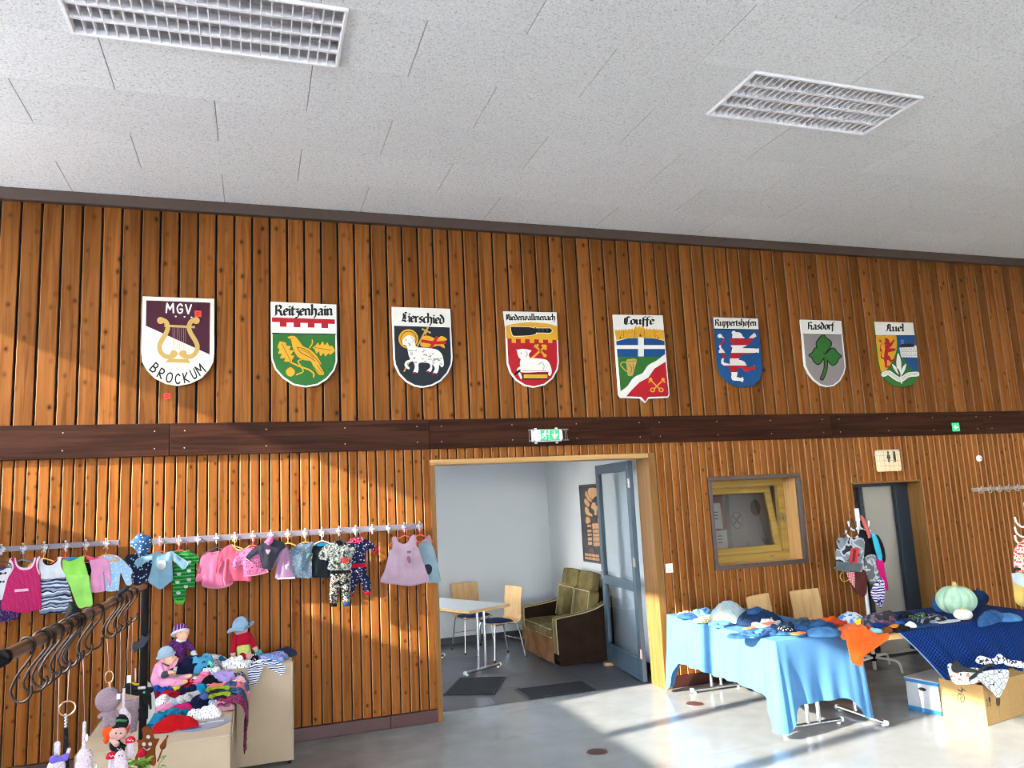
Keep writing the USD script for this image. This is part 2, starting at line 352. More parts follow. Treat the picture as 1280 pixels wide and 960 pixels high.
# ---- ceiling: wood-wool tiles 1.25 x 0.625 in half-bond, two recessed louvre lights
TILE = nodes('ceiling_tile', {'g': ('geometry', {}), 'n': ('noise_texture', {'scale': 75., 'detail': 4., 'roughness': .7, 'distortion': 1.2}), 'o': ('object_info', {}),
    'r': ('rgb_ramp', {'ramp': [(.30, (.30, .30, .31)), (.40, (.60, .61, .62)), (.50, (.82, .83, .84)), (.75, (.90, .91, .92))]}), 'b': ('bump', {'strength': .5, 'distance': .006}),
    'tone': ('map_range', {'to_min': .955, 'to_max': 1.02}), 'mul': ('vector_math', {'math_type': 'scale'}),
    'p': ('principled_bsdf', {'roughness': .95, 'specular_ior_level': .1})},
    [('g.position', 'n.vector'), ('n.fac', 'r.fac'), ('n.fac', 'b.height'), ('b.normal', 'p.normal'), ('o.random', 'tone.value'), ('tone.result', 'mul.scale'), ('r.color', 'mul.vector1'), ('mul.vector', 'p.base_color')])
CZ = 4.842
ceil = thing('ceiling', kind='structure')
LIGHTS = [(-1.025, .515), (3.285, 4.79)]
rows = 7.252-.627*np.arange(0, 9)
LY0, LY1 = rows[5]+.004, rows[4]-.004
obj('backing', [bx(-4.1, 11.1, -8.1, LY0-.004, CZ+.03, CZ+.3), bx(-4.1, 11.1, LY1+.004, 7.4, CZ+.03, CZ+.3)]+
    [bx(a, b, LY0-.004, LY1+.004, CZ+.03, CZ+.3) for a, b in ((-4.1, -1.025), (.515, 3.285), (4.79, 11.1))], mat('ceiling_void', (.10, .09, .08), .9), ceil, smooth=False)
for r in range(len(rows)):
    y1, y0 = (rows[r], rows[r+1]) if r+1 < len(rows) else (rows[-1], rows[-1]-.627)
    off = .98 if r % 2 == 0 else .357
    for k in range(-5, 9):
        x0, x1 = off+1.2465*k, off+1.2465*(k+1)
        if x1 < -4 or x0 > 11: continue
        segs = [(max(x0, -4.05), min(x1, 11.05))]
        if r == 4:
            for a, b in LIGHTS: segs = [t for s in segs for t in ((s[0], min(s[1], a)), (max(s[0], b), s[1])) if t[1]-t[0] > .02]
        for a, b in segs:
            e = bx(a+.002, b-.002, y0+.0012, y1-.0012, CZ, CZ+.025)
            v = e.vertices; low = v[:, 2] < CZ+.01
            t4 = hullpts(np.vstack([[(sx, sy, CZ+.025) for sx in (a+.0022, b-.0022) for sy in (y0+.0006, y1-.0006)], [(sx, sy, CZ+.003) for sx in (a+.0022, b-.0022) for sy in (y0+.0006, y1-.0006)],
                 [(sx, sy, CZ) for sx in (a+.006, b-.006) for sy in (y0+.0032, y1-.0032)]]))
            obj('tile', t4, TILE, ceil, smooth=False)
obj('panel', bx(-4.05, 11.05, -8, rows[-1]-.628, CZ, CZ+.025), TILE, ceil, smooth=False)
LAMPW = mat('lamp_white_steel', (.86, .85, .88), .4)
LAMPG = mat('lamp_reflector', (.80, .79, .82), .4)
for i, (a, b) in enumerate(LIGHTS):
    L = thing('ceiling_light', ['rectangular louvred ceiling light at upper left, above the lyre crest', 'rectangular louvred ceiling light at upper right, farther from the camera'][i], 'ceiling light', 'recessed louvre ceiling lights', ((a+b)/2, (LY0+LY1)/2, CZ))
    fr = [bx(a, b, LY0, LY0+.02, CZ-.016, CZ+.03, .003), bx(a, b, LY1-.02, LY1, CZ-.016, CZ+.03, .003), bx(a, a+.02, LY0+.02, LY1-.02, CZ-.016, CZ+.03, .003), bx(b-.02, b, LY0+.02, LY1-.02, CZ-.016, CZ+.03, .003)]
    obj('frame', fr, LAMPW, L, smooth=False)
    obj('tray', [bx(a+.004, b-.004, LY0+.004, LY1-.004, CZ+.115, CZ+.125), bx(a+.002, a+.008, LY0+.004, LY1-.004, CZ+.03, CZ+.12), bx(b-.008, b-.002, LY0+.004, LY1-.004, CZ+.03, CZ+.12),
        bx(a+.008, b-.008, LY0+.004, LY0+.01, CZ+.03, CZ+.12), bx(a+.008, b-.008, LY1-.01, LY1-.004, CZ+.03, CZ+.12)], LAMPG, L, smooth=False)
    w = (LY1-LY0-.04)/4
    for q in range(1, 4):
        yc = LY0+.02+w*q
        obj('long_blade', hullpts([(x, yc+dy, z) for x in (a+.02, b-.02) for dy, z in ((-.010, CZ-.008), (.010, CZ-.008), (-.002, CZ+.05), (.002, CZ+.05))]), LAMPW, L, smooth=False)
    for q in range(4):
        yc = LY0+.02+w*(q+.5)
        obj('tube_lamp', tube([(a+.05, yc, CZ+.085), (b-.05, yc, CZ+.085)], .013, 10), mat('tube_glass', (.8, .8, .8), .25), L)
    nb = 26
    for q in range(1, nb):
        xc = a+.02+(b-a-.04)*q/nb
        obj('cross_blade', hullpts([(xc+dx, y, z) for y in (LY0+.02, LY1-.02) for dx, z in ((-.0035, CZ-.006), (.0035, CZ-.006), (-.0012, CZ+.045), (.0012, CZ+.045))]), LAMPW, L, smooth=False)

# ---- hall floor: pale vinyl sheets
VINYL = nodes('vinyl_floor', {'g': ('geometry', {}), 'n': ('noise_texture', {'scale': 5., 'detail': 3.}), 'v': ('noise_texture', {'scale': 130., 'detail': 2.}), 'o': ('object_info', {}),
    'r': ('rgb_ramp', {'ramp': [(.3, (.185, .195, .19)), (.7, (.21, .22, .215))]}), 's': ('rgb_ramp', {'ramp': [(.35, (.80, .80, .80)), (.5, (1, 1, 1)), (.68, (1, 1, 1)), (.75, (1.18, 1.18, 1.18))]}),
    'm': ('mix', {'mix_type': 'multiply', 'fac': 1.}), 'rr': ('rgb_ramp', {'ramp': [(.3, (.16,)*3), (.7, (.27,)*3)]}), 'sc': ('noise_texture', {'scale': 2.6, 'detail': 6.}), 'p': ('principled_bsdf', {'specular_ior_level': .5})},
    [('g.position', 'n.vector'), ('g.position', 'v.vector'), ('g.position', 'sc.vector'), ('n.fac', 'r.fac'), ('v.fac', 's.fac'), ('r.color', 'm.color1'), ('s.color', 'm.color2'), ('m.color', 'p.base_color'), ('sc.fac', 'rr.fac'), ('rr.color', 'p.roughness')])
flo = thing('floor', kind='structure')
obj('subfloor', bx(-4.15, 11.15, -8.15, 7.585, -.2, -.006), CAV, flo, smooth=False)
ys = [-8.1, -6, -4, -2, -.17, .95, 2.07, 3.19, 4.31, 5.43, 6.55]
for a, b in zip(ys, ys[1:]+[7.31]): obj('vinyl_sheet', bx(-4.1, 11.1, a+.0012, b-.0012, -.006, 0), VINYL, flo, smooth=False)
obj('vinyl_sheet', bx(1.56, 4.06, 7.3112, 7.585, -.006, 0), VINYL, flo, smooth=False)
obj('threshold', bx(1.62, 3.98, 7.583, 7.602, -.006, .003, .002), mat('threshold_steel', (.30, .30, .31), .35, metallic=.9), flo, smooth=False)

# ---- hall walls out of view: window band on the left (its sill and head draw the light on the panelling), rear with added glazing, plain right
PLASTER = mat('hall_plaster', (.62, .58, .52), .85)
SILL, HEAD = 3.050, 4.566
WX = -4.0
mull = [4.925+1.245*i for i in range(-9, 2)]
wl = thing('wall_left', kind='structure')
obj('plaster', [bx(WX-.25, WX, -8.2, 7.45, 0, SILL), bx(WX-.25, WX, -8.2, 7.45, HEAD, 4.9), bx(WX-.25, WX, -8.2, mull[0]+.06, SILL, HEAD), bx(WX-.25, WX, 7.27, 7.45, SILL, HEAD)], PLASTER, wl, smooth=False)
wn = thing('window_2', kind='structure')
FRM = mat('window_frame_grey', (.30, .31, .32), .5)
for y in mull: obj('mullion', bx(WX-.14, WX-.005, y-.06, y+.06, SILL, HEAD), FRM, wn, smooth=False)
obj('glass', bx(WX-.09, WX-.08, mull[0], 7.27, SILL, HEAD), pane('clear_pane'), wn, smooth=False)
wr = thing('wall_right', kind='structure')
obj('plaster', bx(11.1, 11.3, -8.2, 7.45, 0, 4.9), PLASTER, wr, smooth=False)
we = thing('wall_rear', kind='structure')
obj('plaster', [bx(-4.1, 11.1, -8.3, -8.1, 0, .35), bx(-4.1, 11.1, -8.3, -8.1, 3.4, 4.9), bx(-4.1, -3.4, -8.3, -8.1, .35, 3.4), bx(4.4, 11.1, -8.3, -8.1, .35, 3.4)], PLASTER, we, smooth=False)
w3 = thing('window_3', kind='structure')  # unseen glazing behind the camera, added and sized as soft fill light
for x in np.linspace(-3.4, 4.4, 6): obj('mullion', bx(x-.04, x+.04, -8.26, -8.14, .35, 3.4), FRM, w3, smooth=False)
obj('glass', bx(-3.4, 4.4, -8.205, -8.195, .35, 3.4), pane('clear_pane'), w3, smooth=False)
gr = obj('ground', bx(-60, 60, -60, 60, -.4, -.22), mat('outside_paving', (.62, .62, .60), .9), kind='structure', smooth=False)

# ---- entrance: pine lining, foyer behind it
d1 = thing('door_1', 'pine lined wide entrance opening into the pale foyer', 'doorway', kind='structure')
obj('jamb', bx(1.598, 1.645, D-.014, 7.585, 0, 2.352, .003), JAMB, d1, smooth=False)
obj('jamb', bx(3.955, 4.040, D-.014, 7.585, 0, 2.402, .003), JAMB, d1, smooth=False)
obj('head_board', bx(1.598, 3.955, D-.014, 7.585, 2.352, 2.402, .003), wood('jamb_head', (.50, .30, .13), (.42, .24, .09), (.3, .15, .05), axis='x', knots=False, vary=.08, rough=.4, coat=.08), d1, smooth=False)
FW_ = mat('foyer_plaster', (.60, .615, .62), .8)
fwb = thing('wall_foyer_rear', kind='structure')
obj('plaster', [bx(1.3, 4.3, 11.04, 11.24, 0, 3.2), bx(-3.2, 1.3, 11.04, 11.24, 2.4, 3.2), bx(-3.2, 1.3, 11.04, 11.24, 0, .75), bx(-3.2, -1.7, 11.04, 11.24, .75, 2.4)], FW_, fwb, smooth=False)
w4 = thing('window_4', kind='structure')
for x in (-1.7, -.2, 1.26): obj('mullion', bx(x-.04, x+.04, 11.08, 11.16, .75, 2.4), FRM, w4, smooth=False)
obj('glass', bx(-1.7, 1.3, 11.115, 11.125, .75, 2.4), pane('clear_pane'), w4, smooth=False)
obj('wall_foyer_right', bx(4.215, 4.40, 7.45, 11.24, 0, 3.2), FW_, kind='structure', smooth=False)
obj('wall_foyer_left', bx(-3.4, -3.2, 7.45, 11.24, 0, 3.2), FW_, kind='structure', smooth=False)
obj('wall_foyer_front', [bx(-3.2, 1.598, 7.45, 7.585, 0, 3.2), bx(1.598, 4.04, 7.45, 7.585, 2.402, 3.2), bx(4.04, 4.215, 7.45, 7.585, 0, 3.2)], FW_, kind='structure', smooth=False)
obj('ceiling_foyer', bx(-3.4, 4.4, 7.45, 11.24, 3.2, 3.3), FW_, kind='structure', smooth=False)
SLATE = nodes('slate_tile', {'g': ('geometry', {}), 'n': ('noise_texture', {'scale': 4., 'detail': 5.}), 'o': ('object_info', {}), 'r': ('rgb_ramp', {'ramp': [(.3, (.042, .044, .049)), (.7, (.066, .068, .074))]}),
    'tone': ('map_range', {'to_min': .88, 'to_max': 1.12}), 'mul': ('vector_math', {'math_type': 'scale'}), 'p': ('principled_bsdf', {'roughness': .3, 'specular_ior_level': .5})},
    [('g.position', 'n.vector'), ('n.fac', 'r.fac'), ('o.random', 'tone.value'), ('tone.result', 'mul.scale'), ('r.color', 'mul.vector1'), ('mul.vector', 'p.base_color')])
ff = thing('floor_foyer', kind='structure')
obj('grout', bx(-3.3, 4.3, 7.603, 11.2, -.2, -.002), mat('grout_grey', (.16, .16, .165), .8), ff, smooth=False)
for i in range(-9, 4):
    for j in range(6):
        x0, y0 = 2.25+.59*i, 7.605+.59*j
        x1, y1 = min(x0+.59, 4.215), min(y0+.59, 11.04)
        if x0 < 4.2 and y1-y0 > .02: obj('tile', bx(x0+.0015, x1-.0015, y0+.0015, y1-.0015, -.012, 0, .001), SLATE, ff, smooth=False)
SKT = mat('foyer_skirting', (.035, .037, .042), .4)
obj('baseboard_foyer_rear', bx(1.3, 4.203, 11.025, 11.04, 0, .09, .002), SKT, kind='structure', smooth=False)
obj('baseboard_foyer_right', bx(4.20, 4.215, 7.6, 11.04, 0, .09, .002), SKT, kind='structure', smooth=False)

# glazed door leaf, folded back into the foyer
TEAL = mat('door_petrol_grey', (.045, .075, .098), .35)
d2 = thing('door_2', 'petrol grey metal framed glass door standing open in the entrance', 'glass door', kind='structure', base=(3.95, 7.63, 0))
hp, dv = A([3.935, 7.635]), A([.125, 1.15]); L2 = np.linalg.norm(dv); dv = dv/L2; nv = A([-dv[1], dv[0]])
def leaf(u0, u1, z0, z1, w0=0., w1=.05, c=.003):
    e = bx(u0, u1, w0, w1, z0, z1, c); M = np.eye(4); M[:2, 0] = dv; M[:2, 1] = nv; M[:2, 3] = hp; return xf(e, M)
obj('stile', leaf(0, .10, .012, 2.345), TEAL, d2, smooth=False); obj('stile', leaf(L2-.10, L2, .012, 2.345), TEAL, d2, smooth=False)
obj('top_rail', leaf(.10, L2-.10, 2.235, 2.345), TEAL, d2, smooth=False); obj('middle_rail', leaf(.10, L2-.10, .93, 1.03), TEAL, d2, smooth=False)
obj('bottom_rail', leaf(.10, L2-.10, .012, .235), TEAL, d2, smooth=False)
obj('glass', leaf(.10, L2-.10, 1.03, 2.235, .02, .03, 0), pane('door_glass', (.86, .90, .92), 1.5), d2, smooth=False)
obj('glass', leaf(.10, L2-.10, .235, .93, .02, .03, 0), pane('door_glass'), d2, smooth=False)
obj('handle', [leaf(L2-.07, L2-.03, .98, 1.10, .05, .056), leaf(L2-.16, L2-.04, 1.045, 1.065, .09, .105), leaf(L2-.06, L2-.04, 1.045, 1.065, .05, .1)], CHROME, d2)
for z in (.25, 1.2, 2.05): obj('hinge', leaf(-.012, .012, z, z+.10, .045, .068), CHROME, d2)

# ---- serving window (tilted sash) and washroom door
GOLD = wood('window_varnish', (.36, .235, .06), (.31, .19, .045), (.24, .14, .03), axis='x', knots=False, vary=.05, rough=.35, coat=.3, grain=.6)
w1 = thing('window_1', 'square serving window with tilted golden wooden sash and dark metal border', 'window', kind='structure')
WBR = mat('window_border_bronze', (.085, .062, .055), .5, metallic=.3)
a, b, c, d = OPEN[1]
obj('border', [bx(a, b, D-.012, D+.03, d-.042, d, .003), bx(a, b, D-.012, D+.03, c, c+.042, .003), bx(a, a+.04, D-.012, D+.03, c+.042, d-.042, .003), bx(b-.05, b, D-.012, D+.03, c+.042, d-.042, .003)], WBR, w1, smooth=False)
x0, x1, z0, z1 = a+.04, b-.05, c+.042, d-.042
obj('reveal', [bx(x0-.02, x0, D+.031, 7.62, z0-.02, z1+.02), bx(x1, x1+.02, D+.031, 7.62, z0-.02, z1+.02), bx(x0, x1, D+.031, 7.62, z1, z1+.02), bx(x0, x1, D+.031, 7.62, z0-.02, z0)], wood('reveal_pine', (.60, .36, .15), (.54, .30, .11), (.44, .22, .07), knots=False, vary=.05), w1, smooth=False)
def wframe(x0, x1, z0, z1, y0, y1, w, c=.004): return [bx(x0, x1, y0, y1, z0, z0+w, c), bx(x0, x1, y0, y1, z1-w, z1, c), bx(x0, x0+w, y0, y1, z0+w, z1-w, c), bx(x1-w, x1, y0, y1, z0+w, z1-w, c)]
obj('frame', wframe(x0, x1, z0, z1, 7.545, 7.615, .085), GOLD, w1, smooth=False)
sx0, sx1, sz0, sz1 = x0+.075, x1-.075, z0+.08, z1-.075
sash = wframe(sx0, sx1, sz0, sz1, 7.575, 7.635, .075)
gls = bx(sx0+.075, sx1-.075, 7.605, 7.609, sz0+.075, sz1-.075)
for e in sash+[gls]: rot(e, (1, 0, 0), -.17, (0, 7.60, sz0))
obj('sash', sash, GOLD, w1, smooth=False)
obj('glass', gls, pane('window_dark_glass', (.8, .8, .8), 1.8), w1, smooth=False)
obj('handle', [bx(x1-.075, x1-.045, 7.53, 7.55, 1.60, 1.68, .004), tube([(x1-.06, 7.53, 1.64), (x1-.06, 7.50, 1.64), (x1-.06, 7.495, 1.56)], .006, 8)], mat('handle_bronze', (.20, .15, .08), .4, metallic=.6), w1)
for xx_ in (x0+.12, x1-.28): obj('label_plate', bx(xx_, xx_+.05, 7.541, 7.546, z0+.03, z0+.045), CHROME, w1, smooth=False)
# the small kitchen behind it
KIT = thing('wall_kitchen', kind='structure')
obj('plaster', [bx(4.5, 6.4, 9.0, 9.1, 0, 2.6), bx(4.4, 4.5, 7.65, 9.1, 0, 2.6), bx(6.4, 6.5, 7.65, 9.1, 0, 2.6), bx(4.4, 6.5, 7.65, 9.1, 2.6, 2.7), bx(4.4, 6.5, 7.65, 9.1, -.02, 0)], mat('kitchen_grey', (.40, .40, .42), .7), KIT, smooth=False)

gk = crop(870, 570, 6)
t = thing('kitchen_cupboard', 'grey kitchen cupboard with two round marks seen through the serving window', 'cupboard', base=(5.6, 8.4, 0))
kx = at(912, 640, 8.3)[0]; obj('body', bx(kx, 6.38, 8.30, 8.98, .002, 2.3, .006), mat('cupboard_grey', (.24, .24, .26), .4), t, smooth=False)
for zx, zy, rx_, rz_, fill in ((305, 482, .085, .105, False), (445, 388, .075, .10, True)):
    c = at(*gk([(zx, zy)])[0], 8.299); g = affinity.scale(Point(c[0], c[2]).buffer(1, 16), rx_, rz_)
    obj('round_mark', onwall(g if fill else g.difference(affinity.scale(g, .88, .9)).union(LineString([(c[0]-.045, c[2]-.05), (c[0]+.045, c[2]+.05)]).buffer(.012)).union(LineString([(c[0]-.045, c[2]+.05), (c[0]+.045, c[2]-.05)]).buffer(.012)), 8.30, .004), mat('cupboard_mark', (.05, .05, .055), .5), t, smooth=False)
obj('red_board', bx(4.55, kx-.003, 8.40, 8.44, .6, 2.4), mat('kitchen_red', (.16, .022, .014), .6), KIT, smooth=False)
for lab, pts in (('white notice sheet on the red kitchen board, upper of two', [(118, 355), (180, 352), (205, 545), (118, 548)]), ('white notice sheet on the red kitchen board, lower of two', [(118, 562), (258, 552), (268, 696), (118, 702)])):
    q = xz(gk(pts), 8.398); t = thing('notice_sheet', lab, 'notice', 'notices in the kitchen', (q[0][0], 8.398, q[0][1])); obj('paper', onwall(Polygon(q), 8.3995, .002), mat('notice_white', (.62, .62, .60), .6), t, smooth=False)
    cx, cz_ = np.mean(q, 0); obj('print', onwall(unary_union([sbox(cx-.05, cz_+d, cx+.02, cz_+d+.012) for d in (-.04, 0, .04)]), 8.3974, .0008), mat('notice_ink', (.03, .03, .03), .6), t, smooth=False)

JD = JAMB
d3 = thing('door_3', 'washroom doorway with dark petrol frame beside the coat stand', 'doorway', kind='structure')
a, b, c, d = OPEN[2]
obj('casing', [bx(a, a+.016, D-.012, 7.52, 0, d, .002), bx(b-.012, b, D-.012, 7.52, 0, d, .002), bx(a+.016, b-.012, D-.012, 7.52, d-.02, d, .002)], JAMB, d3, smooth=False)
NAVY = mat('door_frame_navy', (.010, .017, .026), .4)
obj('frame', [bx(7.395, b-.012, 7.50, 7.56, 0, d-.02, .003), bx(a+.016, 6.62, 7.50, 7.56, 0, d-.02, .003), bx(6.62, 7.395, 7.50, 7.56, d-.06, d-.02, .003)], NAVY, d3, smooth=False)
obj('red_panel', bx(6.62, 6.90, 7.60, 7.64, 0, 1.93, .003), mat('door_oxblood', (.060, .010, .008), .5), d3, smooth=False)
obj('dark_post', bx(6.90, 6.955, 7.56, 7.64, 0, 1.93, .003), NAVY, d3, smooth=False)
obj('leaf', bx(6.99, 7.58, 7.59, 7.63, 0, 1.95, .002), mat('corridor_greige', (.36, .335, .285), .7), d3, smooth=False)
cor = thing('wall_corridor', kind='structure')
obj('plaster', [bx(6.52, 8.9, 9.4, 9.5, 0, 2.6), bx(6.51, 6.6, 7.66, 9.5, 0, 2.6), bx(8.9, 9.0, 7.46, 9.5, 0, 2.6), bx(6.51, 9.0, 7.66, 9.5, 2.6, 2.7), bx(6.51, 9.0, 7.46, 9.5, -.02, -.001)], mat('corridor_wall', (.42, .40, .37), .8), cor, smooth=False)

# ================================================================== the eight painted crest boards
def minim(x): return [(x-.10, .90), (x, .80), (x, .16), (x+.10, .06)]
GL = {  # broad-nib strokes of a textura hand, x-height 1: (advance, strokes)
 'i': (.30, [minim(.08), [(.05, 1.25), (.13, 1.17)]]), 'n': (.72, [minim(.05), [(.05, .78), (.22, .95), (.45, .80), (.45, .16), (.55, .06)]]),
 'm': (1.12, [minim(.05), [(.05, .78), (.22, .95), (.45, .80), (.45, .16), (.53, .06)], [(.45, .78), (.62, .95), (.85, .80), (.85, .16), (.95, .06)]]),
 'u': (.74, [[(-.05, .90), (.05, .80), (.05, .18), (.17, .05), (.45, .25)], minim(.47)]), 'r': (.50, [minim(.05), [(.06, .78), (.22, .95), (.36, .82)]]),
 'e': (.56, [[(.06, .48), (.42, .62), (.38, .84), (.20, .95), (.03, .80), (.03, .20), (.18, .05), (.44, .20)]]),
 'a': (.70, [[(.04, .80), (.20, .95), (.43, .82), (.43, .16), (.54, .05)], [(.43, .58), (.10, .44), (.03, .22), (.15, .05), (.42, .22)]]),
 'c': (.52, [[(.40, .82), (.22, .95), (.03, .80), (.03, .20), (.18, .05), (.42, .20)]]),
 'd': (.68, [[(.25, .93), (.03, .80), (.03, .20), (.22, .05), (.46, .20), (.46, .78), (.26, 1.12), (.02, 1.38)]]),
 'h': (.70, [[(-.05, 1.50), (.05, 1.38), (.05, .06)], [(.05, .78), (.25, .95), (.47, .78), (.47, .10), (.28, -.34)]]),
 'l': (.34, [[(.0, 1.52), (.08, 1.42), (.08, .16), (.18, .06)]]), 'o': (.64, [[(.24, .95), (.03, .80), (.03, .20), (.24, .05), (.46, .20), (.46, .80), (.24, .95)]]),
 'p': (.70, [[(-.06, 1.0), (.05, .86), (.05, -.45)], [(.05, .78), (.25, .95), (.47, .80), (.47, .20), (.25, .05), (.05, .16)]]),
 's': (.56, [[(.40, .85), (.22, .95), (.04, .80), (.08, .60), (.36, .42), (.40, .20), (.22, .05), (.0, .16)]]),
 'S': (.36, [[(.36, 1.40), (.20, 1.40), (.08, 1.22), (.08, -.36)]]), 'f': (.46, [[(.40, 1.40), (.22, 1.40), (.10, 1.22), (.10, -.36)], [(-.06, .86), (.34, .86)]]),
 't': (.46, [[(.08, 1.22), (.08, .20), (.20, .05), (.38, .18)], [(-.06, .88), (.34, .88)]]),
 'w': (1.06, [[(-.05, .98), (.05, .86), (.05, .20), (.18, .05), (.42, .20), (.42, .90)], [(.42, .20), (.56, .05), (.82, .22), (.82, .80), (.66, 1.0)]]),
 'z': (.48, [[(.0, .88), (.32, .88), (.10, .56), (.35, .44), (.33, .05), (.12, -.34), (-.04, -.24)]]),
 'R': (.94, [[(-.08, 1.28), (.10, 1.42), (.10, .10), (-.08, .0)], [(.10, 1.20), (.38, 1.42), (.64, 1.22), (.58, .92), (.22, .76)], [(.32, .76), (.58, .52), (.62, .16), (.82, .05)]]),
 'L': (.82, [[(.56, 1.32), (.34, 1.44), (.14, 1.22), (.20, .90), (.12, .40), (-.04, .12)], [(-.04, .14), (.24, .22), (.44, .05), (.68, .22)], [(.36, 1.12), (.38, .36)]]),
 'N': (.92, [[(-.05, 1.26), (.12, 1.42), (.14, .10), (.0, .0)], [(.14, 1.16), (.44, 1.42), (.64, 1.20), (.62, .28), (.78, .05)], [(.38, 1.30), (.36, .32)]]),
 'C': (.80, [[(.66, 1.28), (.38, 1.44), (.10, 1.20), (.07, .30), (.30, .03), (.64, .22)], [(.34, 1.30), (.32, .26)]]),
 'K': (.84, [[(-.08, 1.28), (.10, 1.42), (.08, .10), (-.08, .0)], [(.10, 1.18), (.38, 1.44), (.58, 1.26)], [(.12, .78), (.46, .82), (.58, .52), (.52, .16), (.74, .05)]]),
 'A': (.84, [[(-.06, 1.16), (.20, 1.44), (.46, 1.26), (.46, .20), (.66, .05)], [(.16, 1.30), (.18, .62), (.04, .12), (-.10, .10)], [(.12, .68), (.46, .68)]]),
}
def nib(line, w=.265, ang=.72):
    o = A([math.cos(ang), math.sin(ang)])*w/2; out = []
    for p, q in zip(line, line[1:]):
        p, q = A(p), A(q); out.append(shapely.MultiPoint([p-o, p+o, q-o, q+o]).convex_hull.buffer(.018, 2))
    return unary_union(out)
def blackletter(text, x0, ytop, x1, ybase, skew=0.):     # pixel box of the zoomed crop; the y axis points down there
    g, x = [], 0.
    for ch in text:
        acc = ch == '\u00e9'; adv, st = GL['e' if acc else ch]
        for s in st: g.append(affinity.translate(nib(s), x, 0))
        if acc: g.append(affinity.translate(nib([(.12, 1.12), (.34, 1.38)], .16), x, 0))
        x += adv
    g = unary_union(g); a, b, c, d = g.bounds
    sx, sy = (x1-x0)/(c-a), (ybase-ytop)/1.45
    return affinity.affine_transform(g, [sx, 0, skew*sx, -sy, x0-a*sx, ybase])
HAND = {'M': [[(0, 0), (.08, 1), (.42, .35), (.78, 1), (.86, 0)]], 'G': [[(.68, .82), (.45, 1), (.12, .8), (.02, .45), (.2, .06), (.5, 0), (.72, .18), (.72, .42), (.42, .42)]], 'V': [[(0, 1), (.35, 0), (.70, 1)]],
 '.': [[(0, .02), (.06, .02)]], 'B': [[(0, 0), (.02, 1), (.38, .98), (.5, .78), (.38, .55), (.02, .53), (.48, .5), (.6, .26), (.45, .02), (0, 0)]], 'R': [[(0, 0), (.02, 1), (.4, .98), (.54, .76), (.42, .52), (.02, .46), (.58, 0)]],
 'O': [[(.36, 1), (.08, .82), (.0, .45), (.15, .08), (.4, 0), (.65, .15), (.74, .5), (.62, .88), (.36, 1)]], 'C': [[(.62, .85), (.4, 1), (.1, .82), (.0, .45), (.14, .1), (.4, 0), (.64, .14)]], 'K': [[(0, 0), (0, 1)], [(.52, .98), (.02, .45), (.58, 0)]],
 'U': [[(0, 1), (.04, .2), (.25, 0), (.5, .08), (.6, .3), (.62, 1)]]}
def hand(ch, cx, cy, h, ang=0., w=.13, wide=1.):     # hand-painted capital centred on (cx, cy), turned clockwise by ang
    g = unary_union([LineString(smooth_line(s, 4) if ch in 'GCOU' else s).buffer(w/2, 4) for s in HAND[ch]])
    a, b, c, d = g.bounds; g = affinity.translate(g, -(a+c)/2, -.5)
    g = affinity.scale(g, h*wide, -h, origin=(0, 0)); g = affinity.rotate(g, math.degrees(ang), origin=(0, 0))
    return affinity.translate(g, cx, cy)
def stroke(pts, w, sm=True, cap=1): return LineString(smooth_line(pts, 5) if sm and len(pts) > 2 else pts).buffer(w/2, 5, cap_style=cap)
def blob(pts): return Polygon(smooth_line(pts, 5, closed=True)).buffer(0)
def ell(cx, cy, rx, ry): return affinity.scale(Point(cx, cy).buffer(1, 12), rx, ry)
def lion(x0, y0, x1, y1):
    S = lambda pts, r0, r1: unary_union([LineString([p, q]).buffer(r0+(r1-r0)*i/8, 4) for i, (p, q) in enumerate(zip(smooth_line(pts, 3), smooth_line(pts, 3)[1:]))])
    g = [S([(.40, .70), (.42, .55), (.50, .34)], .10, .13), ell(.49, .14, .13, .105), ell(.60, .17, .07, .05), S([(.55, .30), (.75, .22), (.86, .13)], .065, .03), S([(.58, .42), (.78, .41), (.92, .40)], .065, .03),
         S([(.45, .66), (.62, .68), (.70, .77), (.84, .75)], .085, .03), S([(.38, .72), (.42, .85), (.40, .94), (.55, .97)], .085, .03), S([(.32, .70), (.12, .64), (.17, .46), (.06, .32), (.17, .18), (.05, .10)], .030, .02),
         ell(.06, .11, .055, .04), ell(.08, .42, .045, .05), ell(.40, .05, .05, .04), ell(.36, .2, .05, .05), ell(.38, .3, .05, .04)]
    for cx, cy, a0 in ((.88, .12, -.7), (.95, .40, 0), (.87, .745, -.2), (.57, .97, .1)):
        for k in (-.6, 0, .6): g.append(LineString([(cx-.03, cy), (cx+.055*math.cos(a0+k), cy+.055*math.sin(a0+k))]).buffer(.017, 3))
    g = unary_union(g); return affinity.affine_transform(g, [x1-x0, 0, 0, y1-y0, x0, y0])
def oak(base, tip, w):
    b, t = A(base, float), A(tip, float); u = t-b; n = A([-u[1], u[0]])/np.linalg.norm(u)
    pr = [(.0, .06), (.1, .25), (.2, .75), (.3, .42), (.4, 1.0), (.52, .55), (.62, .95), (.74, .5), (.84, .62), (1, .12)]
    return blob([b+u*s+n*w*k for s, k in pr]+[b+u*s-n*w*k for s, k in pr[::-1]])
def paint(name, c, rough=.5): return mat('paint_'+name, tuple(A(c)*.66), rough, specular_ior_level=.15)
PW, PC, PK = paint('white', (.80, .79, .75)), paint('cream', (.72, .70, .60)), paint('black', (.012, .012, .014))
PR, PG, PB, PY, PGO = paint('red', (.42, .012, .022)), paint('green', (.028, .145, .028)), paint('blue', (.010, .075, .23)), paint('yellow', (.68, .36, .025)), paint('ochre', (.50, .33, .09))
